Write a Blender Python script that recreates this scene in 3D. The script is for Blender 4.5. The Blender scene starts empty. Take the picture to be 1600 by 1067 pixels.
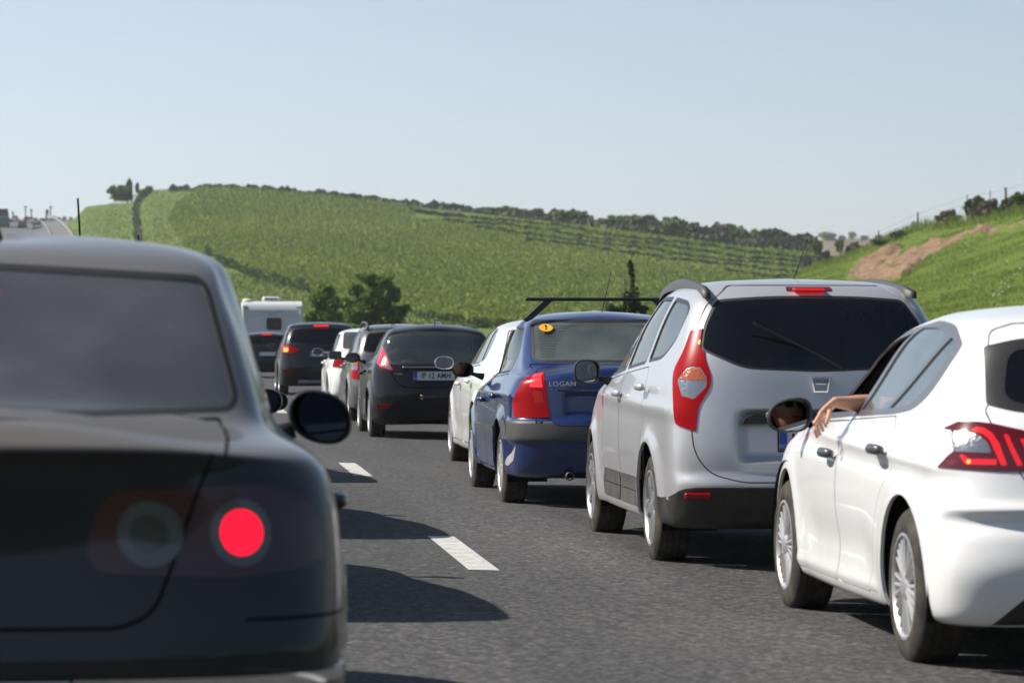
import bpy, math, random
import numpy as np
from mathutils import Vector, Matrix

# ------------------------------------------------------------------ camera, sky, sun, exposure
SC = bpy.context.scene
F_PX, CAM_H, HORIZON = 5100.0, 1.33, 523.0
YAW = math.atan(515 / F_PX)
CY, SY = math.cos(YAW), math.sin(YAW)
cam_data = bpy.data.cameras.new('camera')
cam = bpy.data.objects.new('camera', cam_data)
SC.collection.objects.link(cam)
SC.camera = cam
cam_data.sensor_width = 36.0
cam_data.lens = F_PX / 1600 * 36.0
cam_data.clip_start = 0.5
cam_data.clip_end = 12000
cam.location = (0, 0, CAM_H)
cam.rotation_euler = (math.pi / 2 - math.atan(10.5 / F_PX), 0, -YAW)
cam_data.dof.use_dof = True
cam_data.dof.focus_distance = 24.0
cam_data.dof.aperture_fstop = 5.6

SUN_DIR = Vector((-1.03, 0.16, 1.03)).normalized()       # towards the sun: left of the road, a little ahead
SUN_EL = math.asin(SUN_DIR.z)
SUN_AZ = math.atan2(SUN_DIR.x, SUN_DIR.y)                # clockwise from +Y
w = bpy.data.worlds.new('World')
SC.world = w
w.use_nodes = True
nt = w.node_tree
sky = nt.nodes.new('ShaderNodeTexSky')
sky.sky_type = 'NISHITA'
sky.sun_disc = False
sky.sun_elevation = SUN_EL
sky.sun_rotation = SUN_AZ
sky.altitude = 0
sky.air_density = 1.0
sky.dust_density = 0.3
sky.ozone_density = 3.0
bg = nt.nodes['Background']
bg.inputs['Strength'].default_value = 0.05
# clear-sky model plus the pale haze layer of a warm day: thick at the horizon, thin overhead, brighter towards the sun
nt.links.new(sky.outputs[0], bg.inputs['Color'])
wtc = nt.nodes.new('ShaderNodeTexCoord')
wsep = nt.nodes.new('ShaderNodeSeparateXYZ')
nt.links.new(wtc.outputs['Generated'], wsep.inputs[0])
wel = nt.nodes.new('ShaderNodeMapRange')
wel.inputs[1].default_value = 0.0
wel.inputs[2].default_value = 1.0
wel.inputs[3].default_value = 1.0
wel.inputs[4].default_value = 0.0
nt.links.new(wsep.outputs[2], wel.inputs[0])
wpw = nt.nodes.new('ShaderNodeMath')
wpw.operation = 'POWER'
wpw.inputs[1].default_value = 1.8
nt.links.new(wel.outputs[0], wpw.inputs[0])
wdot = nt.nodes.new('ShaderNodeVectorMath')
wdot.operation = 'DOT_PRODUCT'
wdot.inputs[1].default_value = (SUN_DIR.x, SUN_DIR.y, 0)
nt.links.new(wtc.outputs['Generated'], wdot.inputs[0])
wgl = nt.nodes.new('ShaderNodeMath')
wgl.operation = 'MULTIPLY_ADD'
wgl.inputs[1].default_value = 1.6
wgl.inputs[2].default_value = 1.0
nt.links.new(wdot.outputs['Value'], wgl.inputs[0])
wmul = nt.nodes.new('ShaderNodeMath')
wmul.operation = 'MULTIPLY'
nt.links.new(wpw.outputs[0], wmul.inputs[0])
nt.links.new(wgl.outputs[0], wmul.inputs[1])
hz_bg = nt.nodes.new('ShaderNodeBackground')
hz_bg.inputs['Color'].default_value = (0.76, 0.84, 1.0, 1)
wst = nt.nodes.new('ShaderNodeMath')
wst.operation = 'MULTIPLY'
wst.inputs[1].default_value = 0.315
nt.links.new(wmul.outputs[0], wst.inputs[0])
nt.links.new(wst.outputs[0], hz_bg.inputs['Strength'])
wadd = nt.nodes.new('ShaderNodeAddShader')
nt.links.new(bg.outputs[0], wadd.inputs[0])
nt.links.new(hz_bg.outputs[0], wadd.inputs[1])
nt.links.new(wadd.outputs[0], nt.nodes['World Output'].inputs[0])
sun_data = bpy.data.lights.new('sun', 'SUN')
sun_data.energy = 4.9
sun_data.angle = math.radians(0.53)
sun_data.color = (1.0, 0.945, 0.87)
sun = bpy.data.objects.new('sun', sun_data)
sun.rotation_euler = SUN_DIR.to_track_quat('Z', 'Y').to_euler()
sun.location = (-30, 10, 40)
SC.collection.objects.link(sun)
SC.view_settings.view_transform = 'Standard'
SC.view_settings.look = 'None'
SC.view_settings.gamma = 1.0
SC.view_settings.exposure = 0.5
SC.view_settings.use_curve_mapping = False
SC.cycles.max_bounces = 8
SC.cycles.transparent_max_bounces = 16
SC.cycles.volume_bounces = 0
SC.cycles.use_denoising = True

rng = np.random.default_rng(7)
random.seed(7)


def at(px, py, D):
    """point seen at photo pixel (px, py) at depth D metres"""
    L = (px - 800) / F_PX * D
    return Vector((L * CY + D * SY, D * CY - L * SY, CAM_H - (py - HORIZON) / F_PX * D))


def at_np(px, py, D):
    L = (px - 800) / F_PX * D
    return np.stack([L * CY + D * SY, D * CY - L * SY, CAM_H - (py - HORIZON) / F_PX * D], -1)


# ------------------------------------------------------------------ materials
MATS = {}


def _new(name):
    m = bpy.data.materials.new(name)
    m.use_nodes = True
    MATS[name] = m
    return m, m.node_tree, m.node_tree.nodes['Principled BSDF']


def pbr(name, col, rough=0.5, metal=0.0, coat=0.0, spec=0.5, emit=None, estr=0.0, dirt=0.0, dirt_col=(0.16, 0.14, 0.11), dscale=3.0,
        bump=0.0, bscale=60.0, coat_rough=0.04, flake=False):
    if name in MATS:
        return MATS[name]
    m, t, b = _new(name)
    b.inputs['Base Color'].default_value = (*col, 1)
    b.inputs['Roughness'].default_value = rough
    b.inputs['Metallic'].default_value = metal
    b.inputs['Coat Weight'].default_value = coat
    b.inputs['Coat Roughness'].default_value = coat_rough
    b.inputs['Specular IOR Level'].default_value = spec
    if emit:
        b.inputs['Emission Color'].default_value = (*emit, 1)
        b.inputs['Emission Strength'].default_value = estr
    tc = t.nodes.new('ShaderNodeTexCoord')
    if dirt > 0:
        n = t.nodes.new('ShaderNodeTexNoise')
        n.inputs['Scale'].default_value = dscale
        n.inputs['Detail'].default_value = 8
        n.inputs['Roughness'].default_value = 0.65
        r = t.nodes.new('ShaderNodeMapRange')
        r.inputs[1].default_value = 0.35
        r.inputs[2].default_value = 0.8
        r.inputs[3].default_value = 0
        r.inputs[4].default_value = dirt
        # road film gathers low on the body
        sep = t.nodes.new('ShaderNodeSeparateXYZ')
        g = t.nodes.new('ShaderNodeMapRange')
        g.inputs[1].default_value = 0.75
        g.inputs[2].default_value = 0.15
        g.inputs[3].default_value = 0.35
        g.inputs[4].default_value = 1.6
        mul = t.nodes.new('ShaderNodeMath')
        mul.operation = 'MULTIPLY'
        mul.use_clamp = True
        mx = t.nodes.new('ShaderNodeMix')
        mx.data_type = 'RGBA'
        mx.inputs[6].default_value = (*col, 1)
        mx.inputs[7].default_value = (*dirt_col, 1)
        t.links.new(tc.outputs['Object'], n.inputs['Vector'])
        t.links.new(tc.outputs['Object'], sep.inputs[0])
        t.links.new(sep.outputs[2], g.inputs[0])
        t.links.new(n.outputs[0], r.inputs[0])
        t.links.new(r.outputs[0], mul.inputs[0])
        t.links.new(g.outputs[0], mul.inputs[1])
        t.links.new(mul.outputs[0], mx.inputs[0])
        t.links.new(mx.outputs[2], b.inputs['Base Color'])
        ra = t.nodes.new('ShaderNodeMath')
        ra.operation = 'MULTIPLY_ADD'
        ra.inputs[1].default_value = 0.5
        ra.inputs[2].default_value = rough
        t.links.new(mul.outputs[0], ra.inputs[0])
        t.links.new(ra.outputs[0], b.inputs['Roughness'])
        if coat > 0:
            ca = t.nodes.new('ShaderNodeMath')
            ca.operation = 'MULTIPLY_ADD'
            ca.inputs[1].default_value = 0.5
            ca.inputs[2].default_value = coat_rough
            t.links.new(mul.outputs[0], ca.inputs[0])
            t.links.new(ca.outputs[0], b.inputs['Coat Roughness'])
    if bump > 0:
        n2 = t.nodes.new('ShaderNodeTexNoise')
        n2.inputs['Scale'].default_value = bscale
        n2.inputs['Detail'].default_value = 4
        bp = t.nodes.new('ShaderNodeBump')
        bp.inputs['Strength'].default_value = bump
        bp.inputs['Distance'].default_value = 0.01
        t.links.new(tc.outputs['Object'], n2.inputs['Vector'])
        t.links.new(n2.outputs[0], bp.inputs['Height'])
        t.links.new(bp.outputs[0], b.inputs['Normal'])
    return m


def paint_top_light(m, col, amount, lo=0.15, hi=0.8):
    """pale tone painted on the faces that look up: sky light, with a dusty cast"""
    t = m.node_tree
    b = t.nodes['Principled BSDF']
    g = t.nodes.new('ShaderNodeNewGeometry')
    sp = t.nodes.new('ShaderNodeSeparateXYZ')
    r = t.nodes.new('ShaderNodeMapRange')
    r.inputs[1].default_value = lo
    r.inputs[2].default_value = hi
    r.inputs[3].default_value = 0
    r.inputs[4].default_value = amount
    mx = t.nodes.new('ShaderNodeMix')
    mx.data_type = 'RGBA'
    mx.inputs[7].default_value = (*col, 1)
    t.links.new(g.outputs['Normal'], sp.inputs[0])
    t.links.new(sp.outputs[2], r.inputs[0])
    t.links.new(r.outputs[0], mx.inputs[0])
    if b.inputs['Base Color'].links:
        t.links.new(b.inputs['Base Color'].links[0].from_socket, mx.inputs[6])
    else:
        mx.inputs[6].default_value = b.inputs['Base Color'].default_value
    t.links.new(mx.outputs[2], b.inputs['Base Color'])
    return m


def glass(name, tint, refl=0.04, dust_sheen=0.0, dust_sheen_col=(0.4, 0.4, 0.38), lines=False):
    """thin window glass: tinted see-through, mirror reflection by Fresnel, a diffuse film for grime and painted reflections"""
    if name in MATS:
        return MATS[name]
    m = bpy.data.materials.new(name)
    m.use_nodes = True
    MATS[name] = m
    t = m.node_tree
    t.nodes.clear()
    out = t.nodes.new('ShaderNodeOutputMaterial')
    tr = t.nodes.new('ShaderNodeBsdfTransparent')
    tr.inputs[0].default_value = (*tint, 1)
    gl = t.nodes.new('ShaderNodeBsdfGlossy')
    gl.inputs['Roughness'].default_value = 0.015
    fr = t.nodes.new('ShaderNodeFresnel')
    fr.inputs[0].default_value = 1.52
    ad = t.nodes.new('ShaderNodeMath')
    ad.operation = 'ADD'
    ad.inputs[1].default_value = refl
    ad.use_clamp = True
    mx = t.nodes.new('ShaderNodeMixShader')
    t.links.new(fr.outputs[0], ad.inputs[0])
    t.links.new(ad.outputs[0], mx.inputs[0])
    t.links.new(tr.outputs[0], mx.inputs[1])
    t.links.new(gl.outputs[0], mx.inputs[2])
    last = mx
    if dust_sheen > 0:
        df = t.nodes.new('ShaderNodeBsdfDiffuse')
        df.inputs[0].default_value = (*dust_sheen_col, 1)
        tc = t.nodes.new('ShaderNodeTexCoord')
        n = t.nodes.new('ShaderNodeTexNoise')
        n.inputs['Scale'].default_value = 2.5
        n.inputs['Detail'].default_value = 6
        r = t.nodes.new('ShaderNodeMapRange')
        r.inputs[1].default_value = 0.2
        r.inputs[2].default_value = 0.8
        r.inputs[3].default_value = dust_sheen * 0.5
        r.inputs[4].default_value = dust_sheen * 1.5
        m2 = t.nodes.new('ShaderNodeMixShader')
        t.links.new(tc.outputs['Object'], n.inputs['Vector'])
        t.links.new(n.outputs[0], r.inputs[0])
        t.links.new(r.outputs[0], m2.inputs[0])
        t.links.new(last.outputs[0], m2.inputs[1])
        t.links.new(df.outputs[0], m2.inputs[2])
        last = m2
    t.links.new(last.outputs[0], out.inputs[0])
    return m


PLASTIC = pbr('black_plastic', (0.018, 0.018, 0.019), 0.42, dirt=0.25, dscale=6)
TRIM = pbr('grey_trim', (0.05, 0.05, 0.052), 0.5, dirt=0.5, dscale=5)
RUBBER = pbr('rubber', (0.012, 0.012, 0.012), 0.6)
TYRE = pbr('tyre_rubber', (0.022, 0.021, 0.02), 0.8, dirt=0.7, dirt_col=(0.10, 0.088, 0.07), dscale=9, spec=0.25)
DARK = pbr('underbody_black', (0.006, 0.006, 0.006), 0.9, spec=0.2)
CLOTH = pbr('seat_cloth', (0.03, 0.03, 0.032), 0.9, bump=0.3, bscale=200)
CABIN = pbr('cabin_grey', (0.035, 0.035, 0.036), 0.8)
ALLOY = pbr('alloy', (0.62, 0.62, 0.63), 0.28, metal=0.85, dirt=0.35, dirt_col=(0.12, 0.1, 0.08), dscale=8)
HUBCAP = pbr('hubcap_silver', (0.55, 0.55, 0.55), 0.35, metal=0.6, dirt=0.4, dirt_col=(0.14, 0.12, 0.1), dscale=8)
STEEL = pbr('brake_steel', (0.12, 0.11, 0.1), 0.5, metal=0.6)
CHROME = pbr('chrome', (0.75, 0.76, 0.78), 0.1, metal=1.0)
MIRROR = pbr('mirror_glass', (0.36, 0.38, 0.39), 0.01, metal=1.0)
RED = pbr('red_lens', (0.30, 0.001, 0.002), 0.3, coat=0.1, spec=.12)
RED_DARK = pbr('dark_red_lens', (0.10, 0.003, 0.006), 0.15, coat=.6)
AMBER = pbr('amber_lens', (0.36, 0.085, 0.025), 0.2, coat=.6, bump=0.35, bscale=60)
CLEAR = pbr('clear_lens', (0.22, 0.23, 0.25), 0.2, metal=0.5, coat=1.0, bump=0.35, bscale=55)
LIT = pbr('lit_brake_lens', (0.4, 0.01, 0.015), 0.2, coat=1.0, emit=(1.0, 0.012, 0.02), estr=0.9)
LIT_DIM = pbr('dim_lit_lens', (0.4, 0.006, 0.01), 0.2, coat=0.6, emit=(1.0, 0.012, 0.01), estr=0.45)
LIT_AMBER = pbr('lit_amber_lens', (0.7, 0.2, 0.05), 0.2, coat=1.0, emit=(1.0, 0.33, 0.04), estr=1.3)
LED = pbr('led_red', (0.15, 0.003, 0.006), 0.3, emit=(1.0, 0.004, 0.025), estr=1.3, bump=.5, bscale=60)
PLATE = pbr('plate_white', (0.62, 0.62, 0.62), 0.4)
BLUE = pbr('plate_blue', (0.01, 0.06, 0.42), 0.4)
INK = pbr('ink_black', (0.01, 0.01, 0.012), 0.5)
SKIN = pbr('skin', (0.56, 0.30, 0.20), 0.5, bump=0.25, bscale=70)
GLASS = glass('window_glass', (0.62, 0.70, 0.68), 0.05, 0.03)
GLASS_DARK = glass('privacy_glass', (0.05, 0.055, 0.06), 0.02, 0.012)
GLASS_DUSTY = glass('dusty_glass', (0.35, 0.39, 0.37), 0.06, 0.10)
# ------------------------------------------------------------------ object helpers
COL = SC.collection


def link(o, parent=None):
    COL.objects.link(o)
    if parent is not None:
        o.parent = parent
    return o


def thing(name, label, cat, loc=(0, 0, 0), rz=0.0, group=None):
    o = bpy.data.objects.new(name, None)
    o.empty_display_size = 0.1
    o.location = loc
    o.rotation_euler = (0, 0, rz)
    link(o)
    return tag(o, label, cat, group)


def tag(o, label, cat, group=None):
    o['label'] = label
    o['category'] = cat
    if group:
        o['group'] = group
    return o


def raw(name, V, F, m, parent=None, smooth=False, normals=None, mats=None, fm=None):
    me = bpy.data.meshes.new(name)
    V = np.asarray(V, dtype=np.float32).reshape(-1, 3)
    if isinstance(F, np.ndarray):
        n, k = F.shape
        me.vertices.add(len(V))
        me.vertices.foreach_set('co', V.ravel())
        me.loops.add(n * k)
        me.loops.foreach_set('vertex_index', F.ravel().astype(np.int32))
        me.polygons.add(n)
        me.polygons.foreach_set('loop_start', np.arange(0, n * k, k, dtype=np.int32))
        me.update(calc_edges=True)
        me.validate()
    else:
        me.from_pydata([tuple(v) for v in V.tolist()], [], [tuple(f) for f in F])
        me.update()
    for mm in (mats or [m]):
        me.materials.append(mm)
    if fm is not None:
        me.polygons.foreach_set('material_index', np.asarray(fm, dtype=np.int32))
    if smooth or normals is not None:
        me.polygons.foreach_set('use_smooth', np.ones(len(me.polygons), dtype=bool))
    if normals is not None:
        me.normals_split_custom_set_from_vertices(np.asarray(normals, dtype=np.float32).tolist())
    o = bpy.data.objects.new(name, me)
    return link(o, parent)


def stuff(o):
    o['kind'] = 'stuff'
    return o


def structure(o):
    o['kind'] = 'structure'
    return o


class MB:
    """collects simple shapes into one mesh"""

    def __init__(s):
        s.v, s.f, s.m, s.cur = [], [], [], 0

    def add(s, V, F):
        b = len(s.v)
        s.v += [tuple(map(float, p)) for p in V]
        s.f += [tuple(i + b for i in f) for f in F]
        s.m += [s.cur] * len(F)
        return s

    def box(s, a, b, bev=0.0, M=None):
        (x0, y0, z0), (x1, y1, z1) = a, b
        if bev <= 0:
            V = [(x0, y0, z0), (x1, y0, z0), (x1, y1, z0), (x0, y1, z0), (x0, y0, z1), (x1, y0, z1), (x1, y1, z1), (x0, y1, z1)]
            F = [(0, 3, 2, 1), (4, 5, 6, 7), (0, 1, 5, 4), (1, 2, 6, 5), (2, 3, 7, 6), (3, 0, 4, 7)]
        else:
            V, F = [], []
            c = [(x0, x1), (y0, y1), (z0, z1)]
            idx = {}
            for i in (0, 1):
                for j in (0, 1):
                    for k in (0, 1):
                        for ax in range(3):
                            p = [c[0][i], c[1][j], c[2][k]]
                            for q in range(3):
                                if q != ax:
                                    p[q] += bev * (1 if (i, j, k)[q] == 0 else -1)
                            idx[i, j, k, ax] = len(V)
                            V.append(p)
            I = idx
            for s_ in (0, 1):
                q = [I[s_, 0, 0, 0], I[s_, 1, 0, 0], I[s_, 1, 1, 0], I[s_, 0, 1, 0]]
                F.append(tuple(q if s_ else q[::-1]))
                q = [I[0, s_, 0, 1], I[0, s_, 1, 1], I[1, s_, 1, 1], I[1, s_, 0, 1]]
                F.append(tuple(q if s_ else q[::-1]))
                q = [I[0, 0, s_, 2], I[1, 0, s_, 2], I[1, 1, s_, 2], I[0, 1, s_, 2]]
                F.append(tuple(q if s_ else q[::-1]))
            for i in (0, 1):
                for j in (0, 1):
                    F.append((I[0, i, j, 1], I[1, i, j, 1], I[1, i, j, 2], I[0, i, j, 2]))
                    F.append((I[i, 0, j, 0], I[i, 1, j, 0], I[i, 1, j, 2], I[i, 0, j, 2]))
                    F.append((I[i, j, 0, 0], I[i, j, 1, 0], I[i, j, 1, 1], I[i, j, 0, 1]))
                    for k in (0, 1):
                        F.append((I[i, j, k, 0], I[i, j, k, 1], I[i, j, k, 2]))
        if M is not None:
            V = [M @ Vector(p) for p in V]
        return s.add(V, F)

    def tube(s, pts, r, n=8, caps=True, flat=1.0):
        pts = [Vector(p) for p in pts]
        rs = r if isinstance(r, (list, tuple)) else [r] * len(pts)
        V, F = [], []
        up = Vector((0, 0, 1))
        for i, p in enumerate(pts):
            d = (pts[min(i + 1, len(pts) - 1)] - pts[max(i - 1, 0)]).normalized()
            a = d.cross(up)
            if a.length < 1e-3:
                a = d.cross(Vector((0, 1, 0)))
            a.normalize()
            b = a.cross(d).normalized()
            for k in range(n):
                t = 2 * math.pi * k / n
                V.append(p + a * math.cos(t) * rs[i] + b * math.sin(t) * rs[i] * flat)
        for i in range(len(pts) - 1):
            for k in range(n):
                F.append((i * n + k, i * n + (k + 1) % n, (i + 1) * n + (k + 1) % n, (i + 1) * n + k))
        if caps:
            F.append(tuple(range(n))[::-1])
            F.append(tuple(range((len(pts) - 1) * n, len(pts) * n)))
        return s.add(V, F)

    def lathe(s, prof, n=48, axis='x'):
        """prof: (offset along axis, radius)"""
        V, F = [], []
        for (h, r) in prof:
            for k in range(n):
                t = 2 * math.pi * k / n
                c_, s_ = math.cos(t) * r, math.sin(t) * r
                V.append((h, c_, s_) if axis == 'x' else ((c_, h, s_) if axis == 'y' else (c_, s_, h)))
        for i in range(len(prof) - 1):
            for k in range(n):
                F.append((i * n + k, i * n + (k + 1) % n, (i + 1) * n + (k + 1) % n, (i + 1) * n + k))
        return s.add(V, F)

    def prism(s, poly, d0, d1, axis='y', bev=0.0):
        """extrude a 2D polygon"""
        def P(u, v, d):
            return (u, d, v) if axis == 'y' else ((d, u, v) if axis == 'x' else (u, v, d))
        n = len(poly)
        V = [P(u, v, d0) for u, v in poly] + [P(u, v, d1) for u, v in poly]
        F = [tuple(range(n)), tuple(range(2 * n - 1, n - 1, -1))] + [(i, i + n, (i + 1) % n + n, (i + 1) % n) for i in range(n)]
        return s.add(V, F)

    def build(s, name, m, parent=None, smooth=False, mats=None, auto=None):
        me = bpy.data.meshes.new(name)
        me.from_pydata(s.v, [], s.f)
        for mm in (mats or [m]):
            me.materials.append(mm)
        if mats:
            me.polygons.foreach_set('material_index', s.m)
        me.update()
        if smooth or auto:
            me.polygons.foreach_set('use_smooth', [True] * len(me.polygons))
            if auto:
                me.set_sharp_from_angle(angle=math.radians(auto))
        o = bpy.data.objects.new(name, me)
        return link(o, parent)


def text_mesh(name, body, size, m, parent, loc, rot=(math.pi / 2, 0, 0), ext=0.0015, space=1.0, sx=1.0, bold=0.0, align='CENTER'):
    cu = bpy.data.curves.new(name, 'FONT')
    cu.body = body
    cu.size = size
    cu.extrude = ext
    cu.offset = bold
    cu.align_x = align
    cu.align_y = 'CENTER'
    cu.space_character = space
    cu.resolution_u = 3
    o = bpy.data.objects.new(name, cu)
    me = bpy.data.meshes.new_from_object(o)
    me.name = name
    me.materials.clear()
    me.materials.append(m)
    bpy.data.objects.remove(o)
    o2 = bpy.data.objects.new(name, me)
    o2.location = loc
    o2.rotation_euler = rot
    o2.scale = (sx, 1, 1)
    return link(o2, parent)


# ------------------------------------------------------------------ outlines
def rnd(pts, r=0.03, n=4, closed=True):
    """polygon with rounded corners; a point may carry its own radius as a third value"""
    out = []
    N = len(pts)
    for i, p in enumerate(pts):
        if not closed and i in (0, N - 1):
            out.append((p[0], p[1]))
            continue
        rr = p[2] if len(p) > 2 else r
        P = np.array(p[:2], float)
        A = np.array(pts[i - 1][:2], float) - P
        B = np.array(pts[(i + 1) % N][:2], float) - P
        la, lb = np.linalg.norm(A), np.linalg.norm(B)
        q = min(rr, la * 0.48, lb * 0.48)
        if q < 1e-4:
            out.append(tuple(P))
            continue
        a, b = P + A / la * q, P + B / lb * q
        for k in range(n + 1):
            t = k / n
            out.append(tuple((1 - t) ** 2 * a + 2 * t * (1 - t) * P + t * t * b))
    return out


def inset(pts, d):
    """positive d shrinks"""
    P = np.array([p[:2] for p in pts], float)
    area = 0.5 * np.sum(P[:, 0] * np.roll(P[:, 1], -1) - np.roll(P[:, 0], -1) * P[:, 1])
    sg = 1 if area > 0 else -1
    e = np.roll(P, -1, 0) - P
    e /= np.maximum(np.linalg.norm(e, axis=1, keepdims=True), 1e-9)
    n1 = np.stack([-e[:, 1], e[:, 0]], 1) * sg
    n0 = np.roll(n1, 1, 0)
    m = n0 + n1
    k = np.maximum((m * m).sum(1, keepdims=True), 0.5)
    m = m * 2 / k
    return [tuple(v) for v in (P + m * d)]


def strip(line, wd):
    P = np.array(line, float)
    t = np.gradient(P, axis=0)
    t /= np.maximum(np.linalg.norm(t, axis=1, keepdims=True), 1e-9)
    n = np.stack([-t[:, 1], t[:, 0]], 1) * wd / 2
    return [tuple(v) for v in (P + n)] + [tuple(v) for v in (P - n)[::-1]]


def circle(cy, cz, r, n=40, z0=None):
    return [(cy + r * math.cos(2 * math.pi * k / n), cz + r * math.sin(2 * math.pi * k / n)) for k in range(n)]


def ob(a, pts):
    """3D points -> (u, z) of the oblique view at a degrees (0 from behind, 90 from the left)"""
    a = math.radians(a)
    return [(p[0] * math.cos(a) - p[1] * math.sin(a), p[2]) + tuple(p[3:]) for p in pts]


# ------------------------------------------------------------------ body surface
def bs_matrix(n, m, periodic):
    """m samples of a uniform cubic B-spline with n control points"""
    if periodic:
        t = np.arange(m) / m * n
    else:
        t = np.linspace(0, n - 1 + 2 - 1e-9, m)      # end control points tripled below
        idx = np.clip(np.arange(-2 + 0, n + 3) - 0, 0, n - 1)
    M = np.zeros((m, n))
    i0 = np.floor(t).astype(int)
    f = t - i0
    B = np.stack([(1 - f) ** 3, 3 * f ** 3 - 6 * f ** 2 + 4, -3 * f ** 3 + 3 * f ** 2 + 3 * f + 1, f ** 3], 1) / 6
    for k in range(4):
        if periodic:
            j = (i0 - 1 + k) % n
        else:
            j = np.clip(i0 - 2 + k, 0, n - 1)
        np.add.at(M, (np.arange(m), j), B[:, k])
    return M


def ring(lv):
    zr, zsr, zsf, zf, yr, yf, wd, Lr, nr, Lf, nf, tr, tf = lv
    pts = []
    K = 11
    wr, wf = wd * (1 - tr), wd * (1 - tf)
    ym = (yr + Lr + yf - Lf) / 2
    for k in range(K):
        th = math.pi / 2 * k / K
        x = wr * math.sin(th) ** (2 / nr)
        y = yr + Lr * (1 - math.cos(th) ** (2 / nr))
        q = min(1, x / max(wr, 1e-6))
        s = q * q * (3 - 2 * q)
        pts.append((x, y, zr + (zsr - zr) * s))
    NS = 10
    ya, yb = yr + Lr, yf - Lf
    for k in range(NS + 1):
        t = k / NS
        y = ya + (yb - ya) * t
        u = 2 * t - 1
        x = wd * (1 - (tr if u < 0 else tf) * abs(u) ** 2.2)
        pts.append((x, y, zsr + (zsf - zsr) * t))
    for k in range(K - 1, -1, -1):
        th = math.pi / 2 * k / K
        x = wf * math.sin(th) ** (2 / nf)
        y = yf - Lf * (1 - math.cos(th) ** (2 / nf))
        q = min(1, x / max(wf, 1e-6))
        s = q * q * (3 - 2 * q)
        pts.append((x, y, zf + (zsf - zf) * s))
    return pts


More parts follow.
